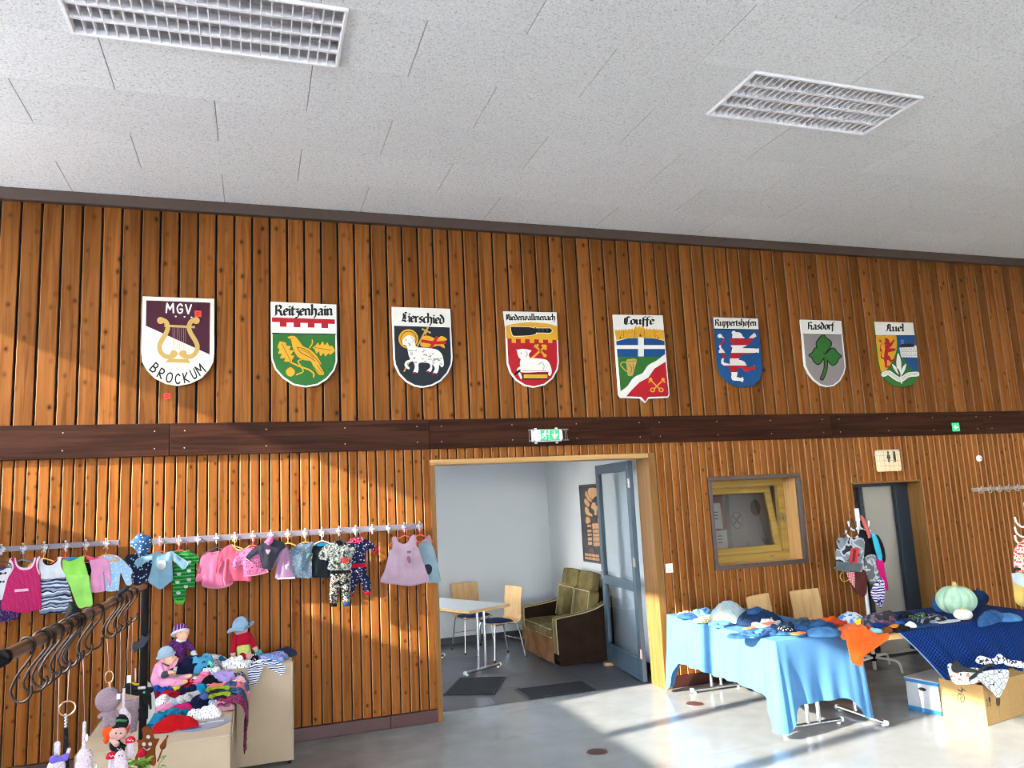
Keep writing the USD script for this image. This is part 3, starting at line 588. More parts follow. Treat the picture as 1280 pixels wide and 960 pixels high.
class Crest:
    def __init__(s, label, cr, outline, rim=PW):
        s.cr = cr; c = A(xz(cr(outline))).mean(0)
        s.t = thing('crest_board', label, 'coat of arms', 'painted crest boards above the fascia', (c[0], D-.012, c[1])); s.k = 0
        s.out = Polygon(outline).buffer(0); s.add('board', s.out, rim, z0=.012, h=.020); s.y = D-.032
    def add(s, name, g, m, lift=1, z0=None, h=.0012):
        if not hasattr(g, 'geom_type'): g = Polygon(g)
        if not g.is_valid: g = g.buffer(0)
        if z0 is None: g = g.simplify(.6)
        w = shapely.transform(g, lambda a: A([at(s.cr([p])[0][0], s.cr([p])[0][1], D-.03)[[0, 2]] for p in a]))
        if z0 is not None: mesh = onwall(w, D-z0, h)
        else: mesh = onwall(w, D-.032-.0008*(lift-1)+.0004, h)
        return obj(name, mesh, m, s.t, smooth=False, kind='stuff' if name in ('wool_lines', 'castle_marks', 'wing_lines', 'jug_marks') else None)
    def inset(s, d, ytop, lean=0.):
        g = s.out.buffer(-d); a, b, c, e = g.bounds
        return g.intersection(Polygon([(a-9, ytop), (c+9, ytop+lean), (c+9, e+9), (a-9, e+9)]))
c1 = crop(160, 360, 4.5714); c2 = crop(470, 370, 5.12); c3 = crop(750, 380, 5.818); c4 = crop(980, 380, 6.737)

s = Crest('cream and maroon crest board with golden lyre, reading M.G.V. Brockum', c1, [(83, 48), (492, 62), (493, 372), (488, 420), (462, 470), (420, 515), (360, 545), (285, 560), (215, 548), (150, 515), (105, 468), (80, 420), (75, 360)], PC)
s.add('field', [(105, 71), (470, 84), (466, 380), (102, 216)], paint('maroon', (.055, .008, .022)))
for sgn, cx in ((1, 0), (-1, 576)):
    f = lambda pts: [(cx+sgn*x, y) for x, y in pts]
    s.add('lyre_arm', unary_union([stroke(f([(195, 182), (218, 195), (228, 225), (218, 258), (195, 295), (180, 330), (186, 365), (212, 390), (250, 392), (272, 376)]), 26), ell(cx+sgn*187, 186, 21, 20), ell(cx+sgn*262, 374, 20, 18)]), PGO, 2)
s.add('lyre_bar', stroke([(208, 216), (382, 224)], 13, False, 2), PGO, 3)
s.add('lyre_foot', [(234, 404), (344, 407), (357, 430), (214, 425)], PGO, 2)
s.add('lyre_string', unary_union([stroke([(x, 222), (x+2, 352)], 1.6, False) for x in range(256, 332, 12)]), paint('string_rose', (.40, .26, .22)), 2)
s.add('lettering', unary_union([hand('M', 240, 115, 50, .03, .2, .95), hand('.', 273, 139, 50, w=.16), hand('G', 297, 118, 50, .03, .19, .85), hand('.', 323, 141, 50, w=.16), hand('V', 345, 122, 50, .03, .2, .9), hand('.', 363, 144, 50, w=.16)]), PW, 2)
s.add('lettering', unary_union([hand(ch, x, y, 54, a, .17, w) for ch, x, y, a, w in (('B', 152, 456, .72, .9), ('R', 190, 488, .48, .85), ('O', 237, 511, .26, .8), ('C', 284, 520, .02, .75), ('K', 332, 512, -.2, .85), ('U', 375, 491, -.42, .75), ('M', 412, 466, -.62, .85))]), PK)

s = Crest('green crest board with golden bird and oak leaves, reading Reitzenhain', c1, [(815, 78), (1190, 95), (1195, 420), (1180, 470), (1140, 520), (1085, 555), (1015, 568), (945, 555), (885, 515), (840, 465), (820, 410), (818, 395)])
s.add('lettering', blackletter('Reitzenhain', 832, 97, 1172, 158), PK)
s.add('embattled_bar', unary_union([Polygon([(823, 168), (1182, 180), (1182, 206), (823, 194)])]+[Polygon([(x, 190), (x+38, 192), (x+38, 222+k*2.5), (x, 221+k*2.5)]) for k, x in enumerate((868, 947, 1027, 1105))]), PR)
s.add('black_line', stroke([(824, 259), (1187, 265)], 6, False), PK)
s.add('field', s.inset(9, 262, 5), PG)
s.add('oak_leaf', oak((935, 428), (868, 308), 44), PY, 2); s.add('oak_leaf', oak((1056, 340), (1180, 358), 42), PY, 2)
s.add('twig', unary_union([stroke([(930, 425), (985, 450), (1032, 466), (1060, 488), (1060, 508)], 9), stroke([(1038, 342), (1053, 318), (1053, 298)], 7), stroke([(990, 452), (1000, 478), (962, 496)], 7), stroke([(1006, 405), (972, 418), (988, 446)], 8)]), PY, 2)
s.add('acorn', unary_union([ell(928, 478, 26, 28)]), PY, 2); s.add('acorn_cup', stroke([(906, 462), (930, 450), (953, 468)], 5), paint('umber', (.16, .075, .01)), 3)
s.add('bird', blob([(912, 283), (930, 274), (955, 277), (976, 300), (1000, 332), (1040, 352), (1078, 388), (1106, 436), (1094, 438), (1120, 488), (1104, 497), (1086, 490), (1062, 452), (1042, 418), (1004, 412), (968, 392), (945, 352), (936, 318), (931, 294)]), PY, 2)
s.add('wing_lines', unary_union([stroke([(966, 338), (1010, 350), (1050, 378), (1098, 434)], 4), stroke([(966, 340), (990, 372), (1040, 396), (1070, 420)], 4), stroke([(990, 352), (1030, 372), (1062, 402)], 3), stroke([(1062, 452), (1104, 494)], 3), stroke([(1080, 440), (1112, 488)], 3), ell(938, 287, 3, 3), stroke([(880, 320), (930, 420)], 3), stroke([(1066, 340), (1160, 356)], 3)]), paint('umber', (.16, .075, .01)), 3)

s = Crest('black crest board with white lamb, halo and flag, reading Lierschied', c2, [(100, 70), (475, 82), (490, 395), (485, 440), (460, 495), (415, 545), (360, 575), (300, 588), (245, 578), (190, 548), (145, 500), (118, 440), (112, 400)])
s.add('lettering', blackletter('Lierschied', 160, 103, 438, 165, .06), PK)
s.add('field', s.inset(10, 190, 12), paint('slate_black', (.016, .022, .030)))
s.add('halo', ell(207, 275, 63, 62), PY, 2); s.add('halo_line', ell(207, 275, 52, 51).difference(ell(207, 275, 47, 46)), paint('umber', (.16, .075, .01)), 3)
s.add('flag', blob([(300, 262), (335, 255), (385, 274), (420, 256), (456, 280), (430, 292), (440, 334), (400, 318), (350, 330), (285, 318)]), PY, 2)
s.add('flag_cross', unary_union([stroke([(296, 288), (370, 300), (440, 298)], 20), stroke([(388, 268), (352, 328)], 20, False)]), PR, 3)
s.add('staff', unary_union([stroke([(180, 482), (320, 215)], 10, False), stroke([(298, 214), (344, 234)], 9, False), stroke([(330, 203), (316, 246)], 9, False), ell(298, 214, 7, 7), ell(344, 234, 7, 7), ell(330, 204, 7, 7)]), PGO, 4)
lamb = [(168, 292), (182, 266), (212, 252), (242, 268), (248, 300), (262, 328), (330, 333), (388, 344), (418, 370), (430, 405), (433, 442), (420, 457), (404, 440), (402, 460), (397, 482), (386, 497), (364, 494), (376, 465), (360, 438), (358, 470), (345, 487), (322, 482), (346, 455), (335, 430), (276, 430), (272, 470), (264, 492), (238, 490), (248, 455), (240, 425), (214, 395), (204, 360), (200, 332), (190, 316), (172, 310)]
s.add('lamb', unary_union([blob(lamb), stroke([(228, 412), (196, 424), (190, 446), (208, 462)], 15)]), PW, 5)
rw = random.Random(2); curls = []
for q in range(70):
    x, y = rw.uniform(205, 425), rw.uniform(300, 440)
    if Polygon(lamb).buffer(-10).contains(Point(x, y)): curls.append(stroke([(x-7, y), (x, y+6), (x+6, y-1)], 3.6))
s.add('wool_lines', unary_union(curls+[stroke([(345, 372), (350, 400), (372, 430)], 2.5), ell(192, 283, 4, 4), stroke([(222, 262), (238, 285), (228, 300)], 3)]), paint('wool_grey', (.20, .20, .20)), 6)
s.add('hooves', unary_union([ell(247, 492, 14, 5), ell(330, 484, 12, 5), ell(372, 497, 13, 5)]), PR, 6)

s = Crest('red and gold crest board with knife, keys and resting lamb, reading Niederwallmenach', c2, [(815, 98), (1155, 105), (1160, 190), (1170, 420), (1163, 470), (1130, 530), (1080, 570), (1010, 587), (950, 575), (895, 540), (858, 490), (838, 430), (828, 200)])
s.add('lettering', blackletter('Niederwallmenach', 827, 116, 1146, 156), PK)
s.add('field', s.inset(9, 262, 8), PR)
s.add('gold_chief', unary_union([Polygon([(829, 192), (880, 178), (990, 167), (1100, 177), (1158, 193), (1165, 282), (832, 272)])]+[Polygon([(x, 270), (x+27, 271), (x+27, 301), (x, 300)]) for x in (868, 926, 984, 1042, 1101)]), PY, 2)
kn = unary_union([blob([(862, 203), (880, 198), (1006, 205), (1012, 246), (890, 256), (870, 240)]), Polygon([(1014, 200), (1022, 200), (1022, 245), (1014, 245)]), Polygon([(1022, 207), (1114, 207), (1127, 223), (1114, 236), (1022, 235)])])
s.add('knife_edging', kn.buffer(4), PC, 3); s.add('knife', kn, PK, 4)
s.add('knife_rivets', unary_union([ell(x, 220, 3, 3) for x in (1042, 1068, 1094)]), PGO, 5)
s.add('key', unary_union([stroke([(1000, 396), (1078, 326)], 13, False), ell(1080, 322, 13, 11), ell(1066, 318, 8, 8), ell(1084, 338, 8, 8)]), PY, 3)
s.add('key', unary_union([stroke([(1026, 326), (1078, 378)], 13, False), ell(1022, 322, 12, 11), ell(1080, 382, 12, 11), ell(1034, 316, 8, 8)]), PY, 3)
s.add('lamb', unary_union([blob([(904, 350), (930, 339), (962, 342), (992, 350), (978, 372), (986, 396), (1040, 400), (1090, 410), (1113, 440), (1124, 485), (1112, 512), (1098, 500), (1092, 485), (940, 490), (925, 470), (920, 430), (925, 405), (910, 388)]), stroke([(928, 455), (908, 475), (930, 525)], 15), Polygon([(896, 342), (912, 346), (908, 362)]), Polygon([(975, 348), (995, 350), (980, 364)])]), PW, 4)
s.add('wool_lines', unary_union([stroke([(1040, 440), (1060, 425), (1075, 450), (1065, 478)], 3), ell(927, 366, 4, 4), stroke([(958, 352), (968, 372), (958, 392)], 3), stroke([(940, 480), (1085, 478)], 3)]), paint('wool_grey', (.20, .20, .20)), 5)
s.add('book_edging', sbox(934, 494, 1100, 536).union(stroke([(892, 500), (915, 480)], 16)), PK, 5); s.add('book', sbox(944, 502, 1096, 528), PY, 6)

s = Crest('crest board with castle wall, blue cross and red keys, reading Couff\u00e9', c3, [(95, 78), (455, 83), (505, 660), (495, 682), (355, 688), (328, 720), (290, 688), (150, 682), (135, 660)])
s.add('lettering', blackletter('Couff\u00e9', 172, 92, 398, 150), PK)
s.add('field', [(117, 272), (200, 250), (290, 245), (400, 252), (468, 268), (472, 384), (127, 384)], PB)
s.add('cross', unary_union([sbox(276, 240, 318, 381), Polygon([(118, 300), (470, 300), (471, 327), (119, 327)])]), PW, 2)
s.add('field', [(128, 384), (472, 384), (474, 400), (150, 648)], PG)
s.add('field', [(190, 672), (230, 625), (285, 570), (350, 535), (395, 470), (476, 420), (498, 655), (490, 672), (350, 676), (328, 709), (298, 676)], PR, 1.5)
s.add('river', stroke([(146, 662), (212, 612), (258, 550), (322, 518), (362, 462), (420, 430), (474, 388)], 40).intersection(s.out), PW, 2)
mer = [Polygon([(x, 176+abs(x-285)*.07), (x+13, 176+abs(x-285)*.07), (x+13, 200), (x, 200)]) for x in (108, 130, 150, 178, 204, 228, 330, 356, 382, 405, 428, 448)]+[Polygon([(x, 162), (x+15, 162), (x+15, 182), (x, 182)]) for x in (253, 278, 303)]
s.add('castle', unary_union([Polygon([(105, 196), (250, 186), (250, 172), (320, 172), (320, 184), (464, 192), (466, 264), (400, 250), (290, 243), (200, 248), (118, 264)])]+mer), PY, 3)
rw = random.Random(8); brk = []
for q in range(90):
    x, y = rw.uniform(118, 455), rw.uniform(192, 246); brk.append(sbox(x, y, x+rw.uniform(4, 9), y+1.8))
s.add('castle_marks', unary_union(brk+[sbox(286, 222, 298, 238), sbox(142, 238, 150, 252), sbox(417, 240, 425, 254), sbox(249, 175, 251, 240), sbox(319, 175, 321, 243), sbox(170, 185, 172, 250), sbox(398, 185, 400, 248)]), paint('castle_brown', (.10, .045, .01)), 4)
s.add('jug', unary_union([blob([(190, 412), (225, 400), (262, 402), (264, 425), (250, 470), (240, 512), (228, 524), (202, 520), (196, 480)]), stroke([(195, 425), (160, 425), (152, 448), (192, 492)], 8)]), PGO, 2)
s.add('jug_marks', unary_union([stroke([(192, 420), (228, 418), (262, 412)], 3), stroke([(210, 440), (230, 470), (222, 505)], 3), stroke([(240, 435), (238, 480)], 3)]), paint('castle_brown', (.10, .045, .01)), 3)
for sg in (1, -1):
    f = lambda x: 412+sg*(x-412)
    s.add('key', unary_union([stroke([(f(362), 548), (f(432), 618)], 8, False), ell(f(443), 625, 19, 17).difference(ell(f(443), 625, 11, 9)), Polygon([(f(352), 545), (f(372), 535), (f(380), 553), (f(362), 562)]), sbox(min(f(352), f(362)), 560, max(f(352), f(362)), 572)]), PY, 3)

s = Crest('blue crest board with red and white striped lion, reading Ruppertshofen', c3, [(820, 95), (1148, 105), (1180, 470), (1165, 540), (1120, 590), (1060, 605), (1000, 603), (940, 575), (890, 530), (858, 465), (835, 190)], PB)
s.add('name_band', [(822, 97), (1146, 107), (1152, 184), (830, 180)], PW); s.add('black_line', stroke([(830, 182), (1152, 187)], 6, False), PK, 2)
s.add('lettering', blackletter('Ruppertshofen', 830, 112, 1138, 160), PK, 2)
ln = lion(852, 192, 1150, 560)
s.add('lion', ln, PR, 2); band = unary_union([sbox(800, a, 1200, b) for a, b in ((190, 248), (300, 356), (396, 448), (496, 570))])
s.add('lion_stripes', ln.intersection(band), PW, 3)

s = Crest('grey crest board with green three-leaved clover, reading Kasdorf', c4, [(137, 132), (480, 142), (520, 530), (505, 590), (470, 650), (420, 690), (365, 700), (305, 685), (245, 640), (200, 580), (172, 520), (150, 250)])
s.add('lettering', blackletter('Kasdorf', 192, 152, 428, 216), PK)
s.add('black_line', stroke([(160, 254), (486, 261)], 5, False), PK); s.add('field', s.inset(11, 256, 6), paint('grey', (.27, .245, .255)))
lv = [blob(p) for p in ([(328, 264), (352, 290), (390, 318), (390, 355), (362, 388), (338, 414), (305, 390), (276, 355), (282, 312)], [(213, 432), (240, 412), (262, 376), (292, 376), (318, 402), (338, 432), (320, 470), (290, 506), (255, 486), (238, 452)], [(477, 440), (448, 416), (420, 378), (392, 382), (368, 408), (350, 432), (368, 474), (408, 512), (442, 490), (456, 458)])]
stm = stroke([(345, 430), (351, 500), (345, 560), (318, 628)], 18)
s.add('clover_edging', unary_union(lv+[stm]).buffer(9), PK, 2)
for g in lv: s.add('clover_leaf', g, PG, 3)
s.add('clover_stem', stm, PG, 3)

s = Crest('crest board with red lion, stone castle and white leaf, reading Auel', c4, [(758, 150), (1085, 158), (1098, 260), (1135, 590), (1120, 640), (1080, 680), (1010, 700), (930, 690), (870, 650), (830, 600), (800, 520), (772, 265)], PG)
s.add('name_band', [(758, 150), (1085, 158), (1099, 262), (772, 262)], PW); s.add('lettering', blackletter('Auel', 850, 170, 1012, 232), PK, 2)
s.add('field', blob([(776, 266), (840, 266), (942, 267), (946, 380), (930, 440), (888, 520), (828, 580), (800, 500), (784, 380)]), PY)
s.add('field', [(946, 266), (1100, 266), (1132, 592), (1085, 562), (1040, 515), (1000, 450), (966, 390), (950, 340)], PB)
s.add('lion', lion(800, 282, 936, 538), PR, 2)
s.add('wave', stroke([(838, 594), (880, 580), (935, 618), (985, 636), (1045, 598), (1118, 590)], 40), PW, 2)
s.add('wave_lines', unary_union([stroke([(836, 590+d), (880, 578+d), (935, 616+d), (985, 634+d), (1045, 596+d), (1120, 588+d)], 3) for d in (-6, 8)]), paint('wool_grey', (.20, .20, .20)), 3)
for p in ([(958, 414), (975, 450), (985, 500), (984, 560), (974, 604), (952, 560), (944, 500), (948, 450)], [(908, 506), (940, 530), (968, 560), (978, 602), (945, 578), (922, 545)], [(1026, 503), (1018, 548), (1005, 575), (984, 604), (986, 560), (1000, 528)]): s.add('leaf', blob(p), PW, 4)
s.add('leaf_stem', stroke([(980, 600), (988, 666)], 10, False), PW, 4)
s.add('castle', [(970, 368), (1096, 362), (1096, 350), (1108, 348), (1116, 362), (1120, 450), (985, 448)], PW, 2)
s.add('castle_marks', unary_union([sbox(972, y, 1118, y+2.2) for y in (384, 401, 418, 434)]+[sbox(x+(k % 2)*11, 368+k*17, x+2.2+(k % 2)*11, 384+k*17) for k in range(5) for x in range(985, 1110, 22)]), paint('wool_grey', (.20, .20, .20)), 3)
s.add('roof', [(998, 334), (1086, 334), (1092, 362), (964, 362)], PK, 2)
s.add('star', unary_union([stroke([(982, 304), (1008, 334)], 5, False), stroke([(1008, 306), (984, 332)], 5, False), stroke([(996, 300), (994, 338)], 5, False)]), paint('sky_blue', (.10, .30, .55)), 2)

# small red price stickers: one on the lyre crest, one on the boards below it
STK = paint('sticker_red', (.72, .06, .035), .6)
for pts, yy_, lab in (([(380, 128), (420, 130), (420, 166), (381, 164)], D-.034, 'small red square sticker on the lyre crest board'), ([(202, 603), (240, 598), (245, 632), (206, 638)], D-.0005, 'small red square sticker on the planks under the lyre crest')):
    t = thing('sticker', lab, 'sticker', 'small red stickers', base=tuple(at(*c1([pts[0]])[0], yy_)))
    obj('paper', onwall(Polygon(xz(c1(pts), yy_)), yy_, .0008), STK, t, smooth=False)
    cx, cy = np.mean(pts, 0)
    obj('print', onwall(unary_union([Polygon(xz(c1([(cx-11, cy+d), (cx+9, cy+d-1), (cx+9, cy+d+2), (cx-11, cy+d+3)]), yy_)) for d in (-8, -1, 6)]), yy_-.0008, .0004), paint('sticker_ink', (.25, .01, .01), .6), t, smooth=False)

# ================================================================== coat rails, hangers and the children's clothes on them
RAILM = mat('rail_lilac_grey', (.145, .125, .155), .45)
RAILD = wood('rail_wood', (.46, .38, .30), (.38, .30, .22), (.28, .2, .14), axis='x', knots=False, vary=.05)
HOOKM = mat('hook_white_metal', (.45, .45, .45), .3, metallic=.3)
def rail(label, x0, x1, z0, z1, hooks, m_):
    t = thing('coat_rail', label, 'coat rail', base=((x0+x1)/2, D, (z0+z1)/2))
    obj('bar', bx(x0, x1, D-.042, D-.024, z0, z1, .003), m_, t, smooth=False)
    for x in np.arange(x0+.12, x1, .6): obj('spacer', bx(x-.015, x+.015, D-.0245, D+.001, z0+.01, z1-.01), BLACK, t, smooth=False)
    for hx in hooks:
        zc = (z0+z1)/2
        h = [bx(hx-.012, hx+.012, D-.048, D-.0415, zc-.022, zc+.022, .003), tube(smooth_line([(hx, D-.046, zc-.012), (hx, D-.062, zc-.040), (hx, D-.088, zc-.042), (hx, D-.096, zc-.022)], 4), .0052, 8),
             tube(smooth_line([(hx, D-.046, zc+.010), (hx, D-.070, zc+.014), (hx, D-.088, zc+.034)], 4), .0052, 8), ball((hx, D-.089, zc+.036), .009, 1), ball((hx, D-.096, zc-.021), .0075, 1)]
        for sx in (-1, 1): h.append(tube(smooth_line([(hx+sx*.008, D-.046, zc+.004), (hx+sx*.020, D-.06, zc-.006), (hx+sx*.022, D-.066, zc+.010)], 3), .0042, 6))
        obj('hook', h, HOOKM, t)
    return t
rail('lilac grey coat rail at left edge, the one carrying the magenta dress', -3.4, -1.078, 1.772, 1.815, [-1.918-.15*i for i in range(8, 0, -1)]+[-1.918, -1.769, -1.619, -1.466, -1.319, -1.169], RAILM)
rail('lilac grey coat rail left of the entrance, with baby clothes along it', -.857, 1.51, 1.757, 1.808, [-.762, -.612, -.464, -.314, -.166, -.016, .133, .278, .426, .572, .724, .873, 1.025, 1.174, 1.32, 1.463], RAILM)
rail('empty brown coat rail high at the right edge beyond the washroom door', 8.365, 10.9, 1.800, 1.845, [8.46+.15*i for i in range(16)], RAILD)

HY = D-.090          # hooks carry the hangers here
HC = {k: mat('hanger_'+k, c, .35) for k, c in dict(orange=(.75, .22, .03), red=(.70, .05, .03), amber=(.72, .34, .04), black=(.015, .015, .015), white=(.75, .73, .68), blue=(.10, .18, .42), slate=(.09, .14, .22), pink=(.72, .22, .33), yellow=(.75, .6, .15)).items()}
def hanger(color, what, x, dz=0., w=.105, slope=.045, y=HY, yaw=0.):
    z = 1.742+dz
    t = thing('clothes_hanger', f'{color} plastic hanger carrying the {what}', 'clothes hanger', 'hangers on the coat rails', (x, y, z))
    a = np.linspace(-.2, 1.25, 10)*math.pi
    hk = [(x+.016*math.cos(q), y, z+.012+.018*math.sin(q)) for q in a[::-1]][::-1]
    hk = [(x+.016*math.cos(q), y, z+.014+.018*math.sin(q)) for q in np.linspace(1.15*math.pi, -.45*math.pi, 11)]+[(x, y, z-.022), (x, y, z-.040)]
    obj('hook', tube(hk, .0028, 6), HC[color], t)
    zb = z-.040
    arms = [(x-w, y, zb-slope-.012), (x-w*.97, y, zb-slope), (x-w*.5, y, zb-slope*.36), (x-.01, y, zb), (x+.01, y, zb), (x+w*.5, y, zb-slope*.36), (x+w*.97, y, zb-slope), (x+w, y, zb-slope-.012)]
    obj('shoulders', tube(arms, .0048, 6), HC[color], t)
    if color in ('red', 'orange', 'black', 'white'): obj('bar', tube([arms[1], (x-w*.9, y, zb-slope-.006), (x+w*.9, y, zb-slope-.006), arms[-2]], .0035, 6), HC[color], t)
for c_, w_, x_, kw in (('black', 'white top with navy bows', -1.918, {}), ('slate', 'magenta dotted dress', -1.769, {}), ('amber', 'white and navy tiered dress', -1.619, {}), ('red', 'bright green dress', -1.466, {}), ('red', 'plain pink long-sleeved shirt', -1.319, {}), ('orange', 'pale blue floral shirt', -1.169, {}),
    ('red', 'light blue baby bodysuit', -.762, {}), ('red', 'green striped romper', -.612, {}), ('black', 'pink dotted shirt', -.314, {}), ('yellow', 'coral pink cardigan', -.166, {}), ('red', 'pink flowered top', -.016, {}), ('pink', 'charcoal hoodie with heart', .133, {}), ('amber', 'lilac pink shirt with dark cuffs', .278, {}), ('amber', 'grey blue owl print top', .426, {}), ('white', 'dark teal top', .572, {}),
    ('black', 'camouflage print set', .724, {}), ('blue', 'navy dotted set with red cuffs', .873, {}), ('red', 'pale pink pinafore dress', 1.32, dict(w=.155, slope=.075)), ('red', 'pale blue sleeveless dress', 1.463, dict(w=.12, slope=.06))):
    hanger(c_, w_, x_, **kw)

g1 = crop(0, 660, 8); g2 = crop(140, 650, 8); g3 = crop(280, 650, 8); g4 = crop(400, 640, 8)
GRP = "children's clothes hung on the coat rails"
def garment(label, cat, cr, pts, off, m_, parts=(), thick=.010, fold=.005, seed=0, name='baby_shirt'):
    y = D-off
    W = lambda p: Polygon(smooth_line(xz(cr(p), y), 3, closed=True)).buffer(0) if len(p) > 5 else Polygon(xz(cr(p), y)).buffer(0)
    g = W(pts); c = g.centroid
    t = thing(name, label, cat, GRP, (c.x, y, g.bounds[3]))
    obj('body', cloth(g, y, thick, fold, seed), m_, t, smooth=True)
    for nm, pp, pm, *ex in parts:
        lift = ex[0] if ex else thick*.75
        q = unary_union([W(p) for p in pp]) if isinstance(pp[0][0], (list, tuple)) else W(pp)
        for gq in polys(q): obj(nm, cloth(gq, y-lift, .004 if not (len(ex) > 1) else ex[1], .003, seed+3, step=max(.006, (gq.bounds[2]-gq.bounds[0])/16)), pm, t, smooth=True)
    return t
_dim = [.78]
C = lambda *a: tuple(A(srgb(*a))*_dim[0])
MAG = dotted('magenta_dots', C(176, 8, 86), C(225, 120, 170), 105., .15, ang=.785)
NAVYW = striped('navy_white_tiers', [(0, C(205, 212, 222)), (.14, C(70, 84, 116)), (.26, C(190, 198, 212)), (.36, C(30, 38, 62)), (.46, C(120, 132, 158)), (.60, C(210, 216, 224)), (.70, C(20, 24, 36)), (.76, C(150, 162, 184)), (.88, C(60, 74, 108))], .125, 'z', .055)
F = lambda n, *c: fabric('cloth_'+n, C(*c))
NAVYST = dotted('navy_stars', C(14, 20, 44), C(150, 190, 220), 30., .15, .9)
garment('white sleeveless top with two navy bows, hanging at the left edge', 'top', g1, [(-150, 310), (-120, 390), (-50, 430), (20, 425), (75, 385), (95, 310), (125, 310), (110, 470), (120, 690), (-200, 700), (-180, 480)], .078, F('white', 228, 226, 232),
    [('bow', [[(0, 440), (35, 452), (66, 436), (64, 462), (36, 456), (0, 470)], [(0, 522), (28, 534), (50, 520), (48, 548), (26, 540), (0, 552)]], F('navy', 30, 32, 58))], seed=1, name='baby_pullover')
garment('purple flowered dress showing below the hem of the magenta dress', 'dress', g1, [(-60, 420), (80, 400), (190, 420), (200, 700), (180, 905), (100, 915), (95, 935), (0, 945), (-80, 930)], .070, blotch('purple_lace', [(0, C(62, 34, 88)), (.45, C(40, 24, 60)), (.56, C(120, 88, 150))], 90.), seed=2, name='baby_dress')
garment('magenta dress with tiny white dots and pale pink trim', 'dress', g1, [(105, 312), (160, 300), (175, 360), (205, 395), (255, 405), (305, 390), (335, 345), (345, 295), (405, 288), (385, 330), (375, 390), (400, 450), (405, 520), (412, 800), (380, 815), (330, 830), (280, 845), (200, 848), (130, 835), (75, 825), (10, 800), (40, 650), (80, 500), (120, 440), (140, 385), (125, 340)], .105, MAG,
    [('neck_trim', [(160, 300), (172, 355), (205, 388), (255, 397), (305, 382), (332, 340), (345, 295), (362, 295), (348, 352), (315, 402), (255, 420), (198, 410), (160, 368), (148, 302)], F('pale_pink', 240, 205, 222)), ('arm_trim', [(405, 288), (388, 330), (378, 388), (402, 448), (398, 470), (368, 395), (366, 325), (385, 288)], F('pale_pink', 240, 205, 222)),
     ('arm_trim', [(105, 312), (128, 340), (142, 385), (122, 440), (90, 480), (112, 430), (126, 385), (112, 345)], F('pale_pink', 240, 205, 222)), ('pocket_band', [(152, 612), (288, 602), (290, 628), (154, 640)], F('pale_pink', 240, 205, 222), .016)], seed=3, name='baby_dress')
garment('white sleeveless dress with navy tiered ruffle skirt', 'dress', g1, [(392, 310), (440, 300), (430, 330), (460, 365), (520, 365), (570, 330), (575, 290), (620, 290), (610, 340), (618, 400), (650, 492), (410, 508), (395, 430)], .088, F('milk', 222, 224, 232),
    [('skirt', [(408, 496), (530, 494), (650, 486), (690, 600), (725, 740), (690, 770), (655, 840), (600, 852), (500, 852), (395, 860), (404, 700)], NAVYW, -.004, .018), ('neck_trim', [(436, 312), (432, 334), (462, 368), (520, 368), (568, 334), (572, 318), (562, 326), (518, 356), (466, 356), (442, 330)], F('ink', 25, 28, 40))], seed=4, name='baby_dress')
garment('black baby top hidden between the green dress and the pink shirt', 'top', g1, [(845, 330), (890, 330), (915, 400), (920, 490), (900, 530), (870, 520), (800, 470), (800, 380)], .060, F('black', 14, 14, 16), seed=5, name='baby_pullover')
garment('bright green sleeveless dress with gathered skirt', 'dress', g1, [(632, 310), (680, 330), (740, 320), (790, 290), (845, 278), (840, 330), (860, 385), (880, 460), (900, 560), (928, 760), (860, 785), (790, 797), (740, 690), (700, 580), (655, 470), (625, 390)], .10, F('lime', 150, 222, 92), [('gathered_skirt', [(655, 474), (740, 472), (880, 462), (900, 560), (928, 762), (860, 787), (790, 799), (740, 690), (700, 580)], F('lime2', 160, 226, 108), .006, .016), ('collar_lining', [(640, 306), (700, 292), (770, 288), (785, 294), (740, 318), (680, 328)], F('turquoise', 40, 130, 180), .004)], fold=.010, seed=6, name='baby_dress')
garment('plain pink long-sleeved shirt right of the green dress', 'shirt', g1, [(895, 320), (940, 300), (1000, 285), (1050, 300), (1085, 330), (1100, 400), (1110, 560), (1085, 575), (1050, 480), (1035, 440), (1050, 620), (1045, 632), (915, 640), (905, 500), (915, 420)], .086, F('rose', 222, 150, 188), [('collar', [(870, 285), (930, 300), (985, 288), (990, 300), (930, 318), (880, 310)], F('hot_pink', 235, 70, 130), .012)], seed=7)
garment('pale blue flowered long-sleeved shirt at the end of the left rail', 'shirt', g1, [(1010, 280), (1060, 262), (1120, 265), (1180, 280), (1230, 320), (1270, 360), (1325, 425), (1310, 480), (1320, 555), (1270, 575), (1230, 500), (1205, 450), (1190, 610), (1180, 625), (1055, 630), (1045, 540), (1040, 440), (1050, 330)], .074, dotted('blue_flowers', C(150, 190, 222), C(232, 226, 200), 30., .13, .8), seed=8)
garment('navy star print baby suit with hood pulled over the rail', 'baby suit', g2, [(130, 375), (230, 335), (400, 340), (400, 640), (330, 650), (300, 660), (215, 640), (205, 560), (205, 500), (150, 430)], .078, NAVYST,
    [('hood', [(185, 225), (250, 150), (280, 130), (340, 150), (390, 170), (402, 240), (370, 300), (352, 345), (270, 355), (250, 310), (200, 260)], dotted('hood_stars', C(38, 78, 120), C(190, 215, 232), 28., .15, .9), .018, .05)], seed=9, name='baby_suit')  # hood bluer than the body: its lit side is put into the colour
_dim[0] = .45
